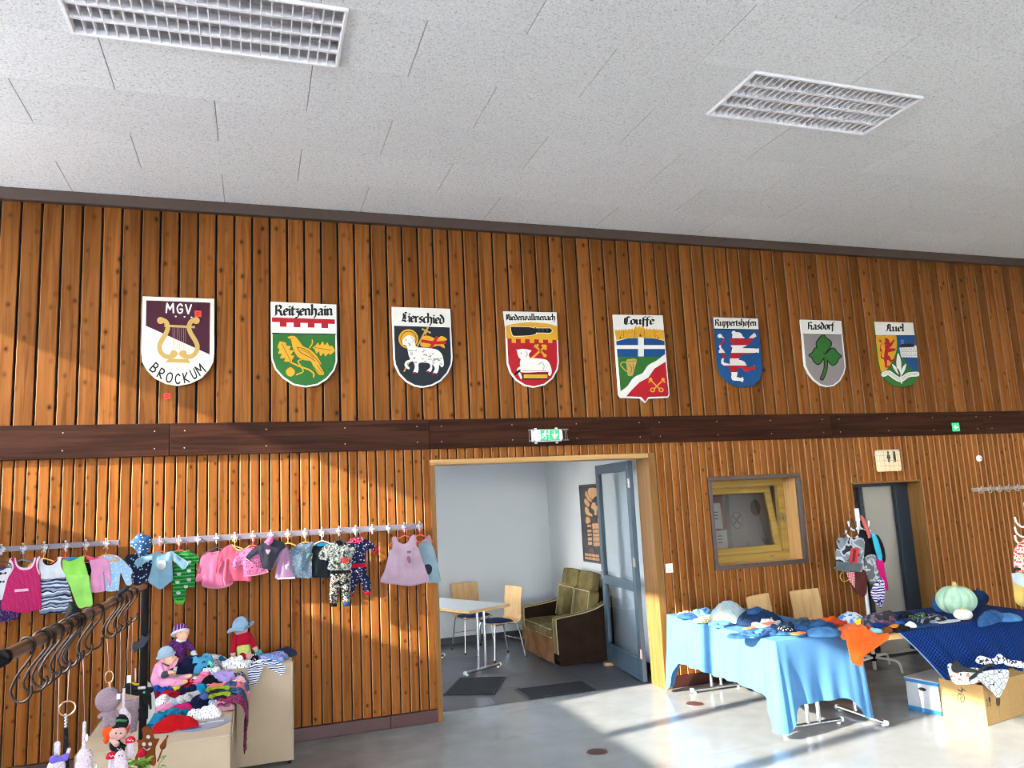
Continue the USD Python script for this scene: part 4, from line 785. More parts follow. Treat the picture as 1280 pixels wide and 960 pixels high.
garment('light blue long-sleeved baby bodysuit with white print', 'bodysuit', g2, [(225, 425), (260, 380), (330, 355), (420, 330), (450, 310), (500, 335), (560, 320), (600, 310), (640, 340), (700, 380), (765, 430), (715, 495), (660, 450), (610, 405), (600, 420), (610, 560), (608, 600), (560, 640), (500, 690), (470, 690), (420, 660), (360, 610), (385, 520), (405, 420), (390, 400), (330, 430), (260, 475)], .112, F('baby_blue', 158, 205, 228),
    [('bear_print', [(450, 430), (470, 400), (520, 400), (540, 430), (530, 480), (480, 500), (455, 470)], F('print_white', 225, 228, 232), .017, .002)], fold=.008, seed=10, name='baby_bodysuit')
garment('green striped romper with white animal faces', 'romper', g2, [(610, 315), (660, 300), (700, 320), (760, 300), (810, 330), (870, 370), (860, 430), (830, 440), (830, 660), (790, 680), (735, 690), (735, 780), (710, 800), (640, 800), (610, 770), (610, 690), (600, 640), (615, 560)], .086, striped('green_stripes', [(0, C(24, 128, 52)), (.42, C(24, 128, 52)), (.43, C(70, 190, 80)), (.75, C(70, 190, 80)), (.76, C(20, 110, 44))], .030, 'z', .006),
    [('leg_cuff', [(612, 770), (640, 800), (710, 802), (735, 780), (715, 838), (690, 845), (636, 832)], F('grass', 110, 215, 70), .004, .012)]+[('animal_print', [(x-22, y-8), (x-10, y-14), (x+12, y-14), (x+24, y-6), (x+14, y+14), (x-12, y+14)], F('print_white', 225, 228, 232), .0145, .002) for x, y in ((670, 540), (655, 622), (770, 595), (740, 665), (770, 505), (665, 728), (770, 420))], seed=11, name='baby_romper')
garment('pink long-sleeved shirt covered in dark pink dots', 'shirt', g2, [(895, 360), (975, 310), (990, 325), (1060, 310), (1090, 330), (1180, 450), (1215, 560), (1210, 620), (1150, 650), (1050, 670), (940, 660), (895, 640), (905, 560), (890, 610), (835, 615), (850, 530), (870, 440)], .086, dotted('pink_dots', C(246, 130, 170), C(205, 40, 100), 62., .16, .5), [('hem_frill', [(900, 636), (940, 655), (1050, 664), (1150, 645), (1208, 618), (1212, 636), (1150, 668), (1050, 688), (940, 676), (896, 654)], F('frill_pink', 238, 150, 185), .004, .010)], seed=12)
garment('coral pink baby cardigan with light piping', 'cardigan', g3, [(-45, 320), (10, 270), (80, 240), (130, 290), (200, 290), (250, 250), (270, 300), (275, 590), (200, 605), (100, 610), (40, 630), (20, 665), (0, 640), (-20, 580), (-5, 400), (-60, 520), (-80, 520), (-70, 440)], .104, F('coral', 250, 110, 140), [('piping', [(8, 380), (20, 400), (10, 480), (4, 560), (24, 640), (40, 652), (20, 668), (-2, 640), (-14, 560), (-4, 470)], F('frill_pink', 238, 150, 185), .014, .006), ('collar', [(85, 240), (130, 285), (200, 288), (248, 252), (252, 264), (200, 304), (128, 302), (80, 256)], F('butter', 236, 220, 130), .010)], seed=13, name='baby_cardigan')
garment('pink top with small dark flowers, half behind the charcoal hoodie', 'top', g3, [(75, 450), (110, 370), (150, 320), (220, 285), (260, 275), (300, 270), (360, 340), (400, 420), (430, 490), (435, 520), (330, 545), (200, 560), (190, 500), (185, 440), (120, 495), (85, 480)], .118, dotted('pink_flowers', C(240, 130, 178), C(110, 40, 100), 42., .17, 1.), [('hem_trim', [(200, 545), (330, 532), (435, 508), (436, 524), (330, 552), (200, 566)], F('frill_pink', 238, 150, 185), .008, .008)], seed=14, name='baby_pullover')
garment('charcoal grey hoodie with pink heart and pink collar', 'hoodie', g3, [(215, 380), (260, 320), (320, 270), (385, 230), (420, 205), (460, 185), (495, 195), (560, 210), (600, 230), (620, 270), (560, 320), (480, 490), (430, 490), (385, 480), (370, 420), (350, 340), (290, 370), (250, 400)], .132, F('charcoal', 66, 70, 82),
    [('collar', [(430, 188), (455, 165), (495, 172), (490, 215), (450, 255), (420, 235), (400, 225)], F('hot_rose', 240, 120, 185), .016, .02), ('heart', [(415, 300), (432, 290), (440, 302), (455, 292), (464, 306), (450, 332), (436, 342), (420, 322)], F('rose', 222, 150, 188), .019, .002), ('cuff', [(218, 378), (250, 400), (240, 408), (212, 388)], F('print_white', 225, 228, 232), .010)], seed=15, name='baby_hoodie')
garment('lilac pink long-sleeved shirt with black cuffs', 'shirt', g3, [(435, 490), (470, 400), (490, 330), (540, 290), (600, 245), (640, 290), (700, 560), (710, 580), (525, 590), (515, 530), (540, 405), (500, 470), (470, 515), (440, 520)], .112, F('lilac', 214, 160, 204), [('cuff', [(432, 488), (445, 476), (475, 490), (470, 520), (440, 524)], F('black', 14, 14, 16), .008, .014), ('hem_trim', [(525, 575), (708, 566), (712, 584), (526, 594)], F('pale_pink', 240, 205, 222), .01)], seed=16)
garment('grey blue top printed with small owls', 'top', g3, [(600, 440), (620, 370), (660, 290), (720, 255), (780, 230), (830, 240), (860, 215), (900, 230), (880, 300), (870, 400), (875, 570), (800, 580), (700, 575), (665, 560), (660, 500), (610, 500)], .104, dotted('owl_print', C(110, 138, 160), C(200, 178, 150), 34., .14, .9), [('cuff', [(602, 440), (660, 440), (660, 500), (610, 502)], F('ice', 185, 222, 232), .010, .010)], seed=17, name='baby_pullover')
garment('dark teal long-sleeved top with bright cuffs', 'top', g3, [(765, 500), (790, 420), (830, 330), (900, 260), (960, 235), (1000, 230), (1050, 260), (1060, 560), (960, 570), (880, 565), (880, 400), (890, 345), (830, 410), (790, 500)], .092, F('dark_teal', 22, 34, 42), [('sleeve', [(768, 490), (792, 420), (832, 325), (892, 340), (835, 410), (796, 470)], F('grey_teal', 105, 138, 142), .012, .012), ('cuff', [(756, 470), (796, 472), (790, 505), (762, 502)], F('cyan', 40, 150, 200), .014, .012), ('collar', [(920, 250), (960, 228), (1050, 236), (1055, 262), (1000, 258), (950, 262)], F('cyan', 40, 150, 200), .012)], seed=18, name='baby_pullover')  # sleeve is the same teal with the light on it painted in
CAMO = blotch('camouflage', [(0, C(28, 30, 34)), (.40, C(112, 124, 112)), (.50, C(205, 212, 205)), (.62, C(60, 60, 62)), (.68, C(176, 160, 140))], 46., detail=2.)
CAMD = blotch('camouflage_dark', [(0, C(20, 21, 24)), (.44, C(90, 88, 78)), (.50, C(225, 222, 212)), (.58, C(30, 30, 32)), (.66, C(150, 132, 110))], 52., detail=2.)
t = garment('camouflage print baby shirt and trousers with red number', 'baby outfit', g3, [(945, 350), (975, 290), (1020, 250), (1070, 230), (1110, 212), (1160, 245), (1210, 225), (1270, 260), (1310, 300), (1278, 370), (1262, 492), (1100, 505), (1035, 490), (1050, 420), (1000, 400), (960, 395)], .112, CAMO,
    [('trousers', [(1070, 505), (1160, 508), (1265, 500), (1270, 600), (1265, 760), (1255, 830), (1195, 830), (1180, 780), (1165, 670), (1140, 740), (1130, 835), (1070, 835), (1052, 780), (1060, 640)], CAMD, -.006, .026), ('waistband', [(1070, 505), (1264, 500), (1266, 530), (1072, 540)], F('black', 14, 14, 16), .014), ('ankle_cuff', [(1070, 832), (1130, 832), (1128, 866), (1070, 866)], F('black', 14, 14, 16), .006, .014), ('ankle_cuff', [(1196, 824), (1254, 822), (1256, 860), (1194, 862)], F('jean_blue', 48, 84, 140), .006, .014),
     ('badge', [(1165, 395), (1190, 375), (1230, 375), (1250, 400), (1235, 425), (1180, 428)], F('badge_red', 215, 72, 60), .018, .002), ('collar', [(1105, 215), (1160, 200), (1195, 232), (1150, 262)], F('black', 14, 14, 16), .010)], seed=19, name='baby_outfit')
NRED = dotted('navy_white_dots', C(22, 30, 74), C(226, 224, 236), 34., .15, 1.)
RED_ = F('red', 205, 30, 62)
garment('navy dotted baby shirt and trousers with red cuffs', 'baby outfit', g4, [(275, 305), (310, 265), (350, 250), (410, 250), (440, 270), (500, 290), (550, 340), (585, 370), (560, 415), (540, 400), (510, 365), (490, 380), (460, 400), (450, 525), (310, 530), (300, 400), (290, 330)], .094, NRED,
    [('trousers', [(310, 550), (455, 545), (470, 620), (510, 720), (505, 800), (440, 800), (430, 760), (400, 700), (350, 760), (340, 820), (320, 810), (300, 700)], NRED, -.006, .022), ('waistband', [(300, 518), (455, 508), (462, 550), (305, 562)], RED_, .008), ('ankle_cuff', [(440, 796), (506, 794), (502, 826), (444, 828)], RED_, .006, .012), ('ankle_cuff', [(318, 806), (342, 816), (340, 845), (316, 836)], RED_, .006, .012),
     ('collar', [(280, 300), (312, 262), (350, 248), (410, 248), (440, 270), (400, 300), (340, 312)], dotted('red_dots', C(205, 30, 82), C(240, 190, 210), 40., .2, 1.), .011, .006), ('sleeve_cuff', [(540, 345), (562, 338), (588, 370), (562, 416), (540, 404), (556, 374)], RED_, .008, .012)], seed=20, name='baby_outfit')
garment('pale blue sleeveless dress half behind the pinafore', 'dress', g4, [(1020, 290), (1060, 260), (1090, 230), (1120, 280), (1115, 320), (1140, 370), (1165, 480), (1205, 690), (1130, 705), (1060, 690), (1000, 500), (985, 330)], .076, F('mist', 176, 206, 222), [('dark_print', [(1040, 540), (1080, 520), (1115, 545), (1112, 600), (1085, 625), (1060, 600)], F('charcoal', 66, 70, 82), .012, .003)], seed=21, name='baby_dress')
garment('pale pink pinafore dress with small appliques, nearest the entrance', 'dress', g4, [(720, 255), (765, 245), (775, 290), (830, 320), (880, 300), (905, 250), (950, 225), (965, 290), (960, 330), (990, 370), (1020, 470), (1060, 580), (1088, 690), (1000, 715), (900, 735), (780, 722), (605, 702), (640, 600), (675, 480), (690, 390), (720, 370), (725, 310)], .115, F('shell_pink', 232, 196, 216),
    [('hem', [(610, 690), (700, 703), (790, 712), (900, 724), (1000, 704), (1086, 680), (1090, 694), (1000, 720), (900, 740), (780, 727), (605, 706)], F('hem_pink', 226, 180, 206), .003, .006), ('heart_applique', [(868, 450), (885, 440), (900, 455), (905, 500), (890, 515), (872, 480)], F('applique_rose', 200, 130, 160), .017, .002), ('leaf_applique', [(868, 390), (900, 385), (912, 398), (890, 412), (866, 408)], F('applique_grey', 150, 150, 160), .017, .002)], seed=22, name='baby_dress', fold=.008)

# ================================================================== left: two cloth-covered display tables with baby things
CREAM = fabric('cream_cover', (.46, .36, .25), (.42, .325, .225), 3., weave=300.)
def covered(label, x0, x1, y0, y1, z1, foot=.03):
    t = thing('display_table', label, 'display table', base=((x0+x1)/2, (y0+y1)/2, 0))
    obj('top', bx(x0, x1, y0, y1, z1-.022, z1, .006), CREAM, t, smooth=False)
    def panel(p, q, n, nm='cover'):
        p, q, n = A(p), A(q), A(n); L_ = np.linalg.norm(q-p); g = []
        for v in np.linspace(0, 1, 12):
            r = []
            for u in np.linspace(0, 1, 26):
                w = .010*v*(meshkit.noise(A([u*6+x0, v*1.2, y1]), 5)-.5)*2+.004*math.sin(u*17+v*2)*v
                r.append(np.r_[p+(q-p)*u+n*(w+.004), (z1-.004)*(1-v)+foot*v])
            g.append(r)
        obj(nm, sheet(g, .003), CREAM, t, smooth=True)
    panel((x0, y0), (x1, y0), (0, -1)); panel((x1, y0), (x1, y1), (1, 0)); panel((x0, y1), (x0, y0), (-1, 0))
    for x, y in ((x0+.03, y0+.03), (x1-.03, y0+.03), (x0+.03, y1-.03), (x1-.03, y1-.03)): obj('leg', bx(x-.014, x+.014, y-.014, y+.014, 0, z1-.022), BLACK, t, smooth=False)
    obj('seam', [tube([(x1-.012, y0-.008, z1-.01), (x1-.012, y0-.010, foot+.01)], .0035, 6), tube([(x0, y0-.006, z1-.004), (x1, y0-.006, z1-.004)], .0035, 6), tube([(x1+.006, y0+.01, z1-.004), (x1+.006, y1, z1-.004)], .0035, 6)], fabric('cream_seam', (.48, .41, .30)), t)
    return t
ZT, ZB = .700, .775
covered('taller cream cloth-covered display table standing against the panelled wall', -.62, .292, 6.735, 7.12, ZB)
covered('lower cream cloth-covered display table heaped with baby clothes', -.95, -.135, 5.10, 6.69, ZT)
g5 = crop(170, 760, 6.4)
SHAPES = {'tee': [(-.5, .1), (-.3, .5), (-.12, .5), (0, .42), (.12, .5), (.3, .5), (.5, .1), (.36, 0), (.26, .18), (.26, -.5), (-.26, -.5), (-.26, .18), (-.36, 0)],
          'pants': [(-.3, .5), (.3, .5), (.36, -.5), (.08, -.5), (0, .1), (-.08, -.5), (-.36, -.5)], 'blob': [(-.5, -.1), (-.3, .4), (.1, .5), (.45, .3), (.5, -.2), (.2, -.5), (-.25, -.45)],
          'hat': [(-.5, -.3), (-.4, .2), (-.1, .5), (.2, .45), (.45, .1), (.5, -.35), (0, -.5)], 'scarf': [(-.5, -.4), (-.5, .4), (.5, .5), (.5, -.3)], 'shoe': [(-.5, -.25), (-.45, .2), (-.1, .35), (.3, .3), (.5, .05), (.4, -.25), (0, -.32)]}
def world_shape(kind, c, sx, sy, ang):
    p = A(SHAPES[kind])*A([sx, sy]); s, k = math.sin(ang), math.cos(ang)
    p = np.c_[p[:, 0]*k-p[:, 1]*s+c[0], p[:, 0]*s+p[:, 1]*k+c[1]]
    return Polygon(smooth_line(p, 4, closed=True)).buffer(0)
G_ = lambda n, *c: fabric('wear_'+n, srgb(*c), weave=300.)
DOT = lambda n, a, b, s=60., r=.25: dotted('wear_'+n, srgb(*a), srgb(*b), s, r, .8, plane='xy')
def wear(label, cat, kind, zx, zy, sx, sy, ang, m_, z=ZT, h=.03, fold=.012, name='folded_garment', group='baby clothes laid out on the display tables', cr=g5, extra=None, seed=None):
    if cr is g5: sx, sy, h, fold = sx*1.22, sy*1.22, h*1.15, fold*1.5
    px, py = cr([(zx, zy)])[0]; c = atz(px, py, z+h*.6)
    if cr is g5 and z < ZB and c[1]+sy*.4 > 6.72: z = ZB; c = atz(px, py, z+h*.6); c[1] = min(max(c[1], 6.735+sy*.4), 7.12)
    sd = (int(zx*7+zy*3) % 97) if seed is None else seed
    t = thing(name, label, cat, group, (c[0], c[1], z))
    g = world_shape(kind, c, sx, sy, ang)
    if kind in ('tee', 'pants', 'scarf'):          # a folded flat piece: two crisp layers
        obj('fabric', flat(g, z, h*.62, fold*.8, sd, crisp=True), m_, t, smooth=50)
        g3_ = world_shape('scarf', (c[0]+sx*.05, c[1]-sy*.04), sx*.62, sy*.66, ang+.5); obj('fold', flat(g3_, z+h*.5, h*.5, fold, sd+5, crisp=True), m_, t, smooth=50)
    else: obj('fabric', flat(g, z, h, fold, sd), m_, t, smooth=True)
    if extra:
        k2, ox, oy, s2, m2 = extra; g2_ = world_shape(k2, (c[0]+ox, c[1]+oy), sx*s2, sy*s2, ang+.3); obj('trim', flat(g2_, z+h*.85, h*.4+.006, fold*.6, sd+1), m2, t, smooth=True)
    return t
WHITE_P = DOT('pale_print', (214, 220, 222), (120, 150, 165), 70., .2); REDW = G_('red', 176, 14, 28); TEALW = G_('teal', 18, 110, 142); NAVYW2 = G_('navy', 18, 24, 52); CORAL = G_('coral', 232, 120, 122)
wear('pale blue printed baby shirt at the back of the lower table', 'baby shirt', 'tee', 570, 418, .26, .22, .15, WHITE_P, h=.035)
wear('small teal baby hat lying on the pale printed shirts', 'baby hat', 'hat', 686, 412, .075, .08, 0, TEALW, ZT+.035, .035)
wear('white baby trousers with dark spots near the rag doll', 'baby trousers', 'pants', 790, 432, .17, .17, 1.2, DOT('white_spots', (222, 222, 218), (60, 60, 70), 60., .16), ZT, .05)
wear('white baby blouse at the seated dolls\' feet', 'baby blouse', 'blob', 372, 452, .11, .12, 0, G_('white', 205, 205, 205), ZT, .05)
wear('bright pink crocheted baby hat beside the purple doll', 'baby hat', 'hat', 447, 432, .12, .12, .2, knit('knit_hotpink', srgb(196, 24, 100)), ZT, .07)
wear('navy baby shirt with white dots behind the mint cap', 'baby shirt', 'tee', 515, 495, .15, .17, .3, DOT('navy_dots', (20, 32, 66), (180, 195, 215), 62., .2), ZT, .06)
wear('mint green baby cap among the dark clothes', 'baby cap', 'hat', 572, 502, .062, .08, .4, G_('mint', 90, 196, 160), ZT, .06)
wear('grey patterned baby vest right of the mint cap', 'baby vest', 'blob', 628, 494, .08, .12, 0, DOT('grey_print', (130, 130, 130), (70, 70, 74), 80., .25), ZT, .05)
wear('navy baby jacket between the two seated dolls', 'baby jacket', 'blob', 405, 510, .15, .12, .2, NAVYW2, ZT, .05)
wear('navy and blue baby trousers left on the lower table', 'baby trousers', 'pants', 212, 622, .14, .16, .6, NAVYW2, ZT, .04, extra=('blob', .03, -.02, .5, G_('royal', 20, 66, 140)))
wear('red baby bodysuit beside the pink doll\'s legs', 'baby bodysuit', 'tee', 312, 612, .11, .14, .2, REDW, ZT, .05)
wear('red baby shirt in the middle of the lower table', 'baby shirt', 'tee', 455, 612, .13, .17, -.3, REDW, ZT, .05)
wear('white baby socks on the red shirt', 'baby socks', 'pants', 482, 572, .07, .08, .5, G_('white', 205, 205, 205), ZT+.05, .02)
wear('yellow baby bib under the navy trousers', 'baby bib', 'scarf', 322, 656, .08, .10, .1, G_('yellow', 220, 190, 40), ZT, .04)
wear('dark navy baby leggings in the middle row', 'baby leggings', 'pants', 420, 664, .12, .16, 1.4, NAVYW2, ZT, .045)
wear('bright blue baby shirt at the left of the middle row', 'baby shirt', 'tee', 235, 672, .11, .14, .5, G_('royal', 20, 90, 150), ZT, .045)
wear('maroon baby trousers under the white shoes', 'baby trousers', 'pants', 300, 706, .11, .14, .9, G_('maroon', 120, 10, 30), ZT, .04)
wear('dark red baby cap at the left edge of the table', 'baby cap', 'hat', 165, 706, .06, .1, 0, G_('maroon', 120, 10, 30), ZT, .04)
wear('grey and white baby bonnet in the third row', 'baby bonnet', 'blob', 385, 728, .13, .15, .1, DOT('grey_white', (188, 186, 188), (110, 108, 116), 55., .2), ZT, .05)
wear('turquoise baby shirt under the lime green shoes', 'baby shirt', 'tee', 535, 652, .10, .16, .2, G_('turq', 10, 120, 160), ZT, .05)
wear('black baby trousers under the lime green shoes', 'baby trousers', 'pants', 640, 620, .13, .15, 1.2, G_('black', 14, 14, 18), ZT, .045)
for (zx, zy, w, lab) in ((655, 640, .14, 'lime green crocheted baby shoe lying behind its pair'), (672, 690, .12, 'lime green crocheted baby shoe lying in front of its pair')):
    px, py = g5([(zx, zy)])[0]; c = atz(px, py, ZT+.07); t = thing('baby_shoe', lab, 'baby shoe', 'crocheted baby shoes', (c[0], c[1], ZT+.05))
    a = np.linspace(-.2, 3.5, 14); obj('upper', tube([(c[0]-.5*w*math.cos(q), c[1]+.05*math.sin(q)-.01, ZT+.065-.012*math.sin(q)) for q in a], .013+.008*np.sin(np.linspace(0, 3.1, 14)), 10), knit('knit_lime', srgb(150, 172, 24)), t)
    obj('sole', flat(Point(c[0], c[1]).buffer(w*.36), ZT+.045, .012, .003), knit('knit_black', (.02, .02, .022)), t)
wear('navy crocheted shoes pair in the third row', 'baby shoes', 'blob', 515, 745, .13, .15, 0, NAVYW2, ZT, .05, extra=('hat', .02, 0, .5, G_('denim', 60, 84, 130)), name='baby_shoes')
wear('blue and white baby shoes right of the navy pair', 'baby shoes', 'blob', 640, 742, .10, .11, .4, DOT('blue_white', (120, 140, 190), (225, 225, 230), 70., .3), ZT, .045, name='baby_shoes')
wear('white baby shoes with black laces at the left', 'baby shoes', 'blob', 220, 742, .13, .13, 0, DOT('white_black', (214, 214, 214), (40, 40, 46), 60., .14), ZT, .05, name='baby_shoes')
wear('pair of white knitted shoes behind the hot pink ones', 'baby shoes', 'shoe', 315, 762, .12, .13, .2, knit('knit_white', (.62, .62, .62)), ZT, .055, name='baby_shoes')
wear('soft pink baby shoes at the left front', 'baby shoes', 'shoe', 236, 808, .11, .11, .1, knit('knit_pink', srgb(226, 150, 180)), ZT, .05, name='baby_shoes')
wear('hot pink baby shoes in front of the white knitted pair', 'baby shoes', 'shoe', 362, 806, .14, .12, -.2, knit('knit_hotpink', srgb(196, 24, 100)), ZT, .05, name='baby_shoes')
wear('white sneaker-style baby shoes with black soles', 'baby shoes', 'shoe', 482, 838, .10, .12, .3, DOT('white_black', (214, 214, 214), (40, 40, 46), 60., .14), ZT, .055, name='baby_shoes')
wear('white baby shoes with grey flecks near the table edge', 'baby shoes', 'shoe', 588, 826, .12, .13, -.1, DOT('white_fleck', (220, 220, 222), (110, 110, 120), 80., .16), ZT, .055, name='baby_shoes')
wear('small pale pink baby shoes at the right table edge', 'baby shoes', 'shoe', 700, 784, .12, .11, .2, knit('knit_rose', srgb(222, 160, 170)), ZT, .04, name='baby_shoes')
wear('teal baby trousers at the front of the lower table', 'baby trousers', 'pants', 292, 846, .14, .14, 1.2, TEALW, ZT, .05)
wear('teal baby romper at the left front corner', 'baby romper', 'tee', 168, 898, .13, .16, .5, TEALW, ZT, .05)
wear('bright red knitted hat at the front of the lower table', 'baby hat', 'hat', 316, 902, .21, .16, .1, knit('knit_red', srgb(180, 10, 18)), ZT, .06)
FILL = (('sky blue baby shirt in the heap before the taller table', 'baby shirt', 'tee', 470, 548, .20, .16, G_('sky', 70, 150, 190)), ('white dotted baby trousers in the heap before the taller table', 'baby trousers', 'pants', 600, 545, .16, .18, WHITE_P), ('navy baby romper in the heap before the taller table', 'baby romper', 'tee', 385, 560, .16, .16, NAVYW2), ('pink baby bib in the heap before the taller table', 'baby bib', 'scarf', 540, 575, .15, .12, G_('pinkbib', 226, 120, 160)),
    ('lilac baby leggings behind the lime green shoes', 'baby leggings', 'pants', 690, 568, .18, .17, G_('lilac', 160, 140, 200)), ('black baby bonnet left of the lime green shoes', 'baby bonnet', 'hat', 590, 600, .13, .12, G_('black', 14, 14, 18)), ('steel blue baby scarf right of the lime green shoes', 'baby scarf', 'scarf', 760, 640, .18, .14, G_('steel', 60, 86, 130)),
    ('cherry red baby sock pile behind the brochure', 'baby socks', 'blob', 250, 700, .12, .13, REDW), ('royal blue baby bonnet at the left edge', 'baby bonnet', 'blob', 175, 650, .12, .14, G_('royal', 20, 66, 140)), ('pale grey baby mittens beside the turquoise shirt', 'baby mittens', 'shoe', 455, 706, .12, .12, G_('palegrey', 176, 178, 186)),
    ('dark blue baby shoes in the middle front', 'baby shoes', 'shoe', 445, 790, .13, .13, NAVYW2), ('light blue baby cap left of the hot pink shoes', 'baby cap', 'hat', 290, 790, .10, .11, G_('lightblue', 130, 176, 210)))
for i_, (lab, ca, kd, zx, zy, sx, sy, m_) in enumerate(FILL): wear(lab, ca, kd, zx, zy, sx, sy, .2*(i_ % 4), m_, ZT, .085 if zy < 610 else .05, .014)
# cloths hanging over the right side of the lower table
def over_edge(label, cat, zx0, yq, zy, drop, m_, y_w=.14, lift=.02):
    xe = -.085; p0 = g5([(zx0, zy)])[0]; a = atz(*p0, ZT+.03); yc = yq
    t = thing('hanging_garment', label, cat, 'baby clothes laid out on the display tables', (xe, yc, ZT)); g = []
    x0 = min(a[0], xe-.15); y_w *= 1.45
    prof = [(x0, ZT+.022+lift)]+[(x0+(xe-.02-x0)*k/7, ZT+.026+lift+.006*math.sin(k*1.9)) for k in range(1, 8)]+[(xe-.008+lift*.5, ZT+.02+lift*.8), (xe+.008+lift*.7, ZT-.005)]+[(xe+.012+lift*.7+.008*math.sin(k), ZT-.005-drop*k/6) for k in range(1, 7)]
    for i, (x, z) in enumerate(prof): g.append([(x+.006*math.sin(v*9+i*.3), yc+(v-.5)*y_w*(1+.1*math.sin(i)), z+.007*math.sin(v*14+i*.4)) for v in np.linspace(0, 1, 11)])
    obj('fabric', sheet(g, .006), m_, t, smooth=True)
over_edge('charcoal baby leggings with white spots over the table edge', 'baby leggings', 650, 6.60, 488, .10, DOT('char_dots', (54, 56, 62), (200, 200, 205), 46., .2), .16)
over_edge('pink and white striped baby towel over the table edge', 'baby towel', 560, 6.42, 545, .14, striped('pink_white', [(0, srgb(232, 150, 170)), (.5, srgb(236, 226, 230))], .03, 'y'), .15, .024)
over_edge('coral baby wrap over the table edge', 'baby wrap', 600, 6.22, 580, .20, CORAL, .13, .028)
over_edge('teal and black baby scarf over the table edge', 'baby scarf', 720, 6.03, 620, .24, striped('teal_black', [(0, srgb(30, 90, 130)), (.4, srgb(20, 22, 30)), (.7, srgb(60, 100, 140))], .05, 'y', .03), .12, .022)
over_edge('magenta and black flowered trousers over the table edge', 'baby trousers', 740, 5.78, 690, .26, blotch('magenta_black', [(0, srgb(28, 26, 36)), (.47, srgb(186, 24, 96)), (.56, srgb(40, 36, 50)), (.62, srgb(80, 84, 110))], 60.), .20, .024)
wear('dark navy baby coat on the taller table under the rag doll\'s arm', 'baby coat', 'blob', 912, 402, .12, .10, .2, DOT('navy_spots', (12, 14, 28), (190, 190, 200), 36., .18), ZB, .05)
wear('blue and coral patchwork baby shirt on the taller table', 'baby shirt', 'tee', 1082, 392, .24, .20, .2, blotch('blue_coral', [(0, srgb(90, 130, 190)), (.5, srgb(120, 156, 206)), (.57, srgb(226, 130, 140)), (.62, srgb(70, 100, 170))], 24.), ZB, .04)
wear('dark denim baby jacket at the back of the taller table', 'baby jacket', 'blob', 1172, 352, .19, .16, .1, G_('dark_denim', 34, 44, 66), ZB, .045)
wear('aqua baby mitten beside the rag doll\'s hand', 'baby mitten', 'hat', 978, 362, .05, .07, 1.2, G_('aqua', 90, 190, 190), ZB, .06)
STR = striped('navy_stripes', [(0, srgb(222, 226, 234)), (.52, srgb(222, 226, 234)), (.53, srgb(50, 62, 104))], .017, 'z', .02)
t = thing('striped_shirt', 'white baby shirt with navy stripes hanging over the taller table', 'baby shirt', 'baby clothes laid out on the display tables', tuple(at(*g5([(1010, 440)])[0], 6.70)))
for nm, pp, o in (('body', [(890, 470), (1000, 425), (1022, 462), (990, 545), (965, 612), (905, 612), (898, 540)], .030), ('sleeve', [(1016, 430), (1120, 418), (1198, 468), (1192, 510), (1162, 542), (1100, 502), (1045, 470)], .026)):
    obj(nm, cloth(Polygon(xz(g5(pp), 6.735-o)), 6.735-o, .012, .006, 5), STR, t, smooth=True)
obj('collar', flat(Polygon([tuple(atz(*p, ZB+.02)[:2]) for p in g5([(900, 440), (1010, 410), (1130, 418), (1120, 440), (1010, 440), (900, 476)])]), ZB, .035, .008, 3), STR, t, smooth=True)
# printed brochure at the front edge
px_ = [tuple(atz(*p, ZT+.006)[:2]) for p in g5([(180, 952), (440, 900), (800, 868), (796, 880), (640, 950), (470, 985), (190, 985)])]
px_ = [(x, max(y, 5.105)) for x, y in px_]
t = thing('brochure', 'blue and white printed brochure lying on the lower table\'s front edge', 'brochure', base=(px_[1][0], px_[1][1], ZT))
bg_ = Polygon(px_).buffer(0).convex_hull.intersection(sbox(-.93, 5.11, -.14, 6)); e = extrude(bg_, .004); e.apply_translation((0, 0, ZT+.0008)); obj('paper', e, mat('paper_blue', (.20, .235, .32), .45), t, smooth=False)
rb = random.Random(5); bb_ = bg_.bounds
for k in range(9):
    cx, cy = rb.uniform(bb_[0]+.08, bb_[2]-.08), rb.uniform(bb_[1]+.02, bb_[3]-.02); q = sbox(cx-.05, cy-.018, cx+.05, cy+.018).intersection(bg_.buffer(-.006))
    if q.area > 1e-4: e = extrude(q, .0006); e.apply_translation((0, 0, ZT+.0049+.0003*k)); obj('picture', e, mat(['print_navy', 'print_steel', 'print_sand'][k % 3], [(.02, .03, .09), (.45, .47, .52), (.35, .22, .18)][k % 3], .4), t, smooth=False)

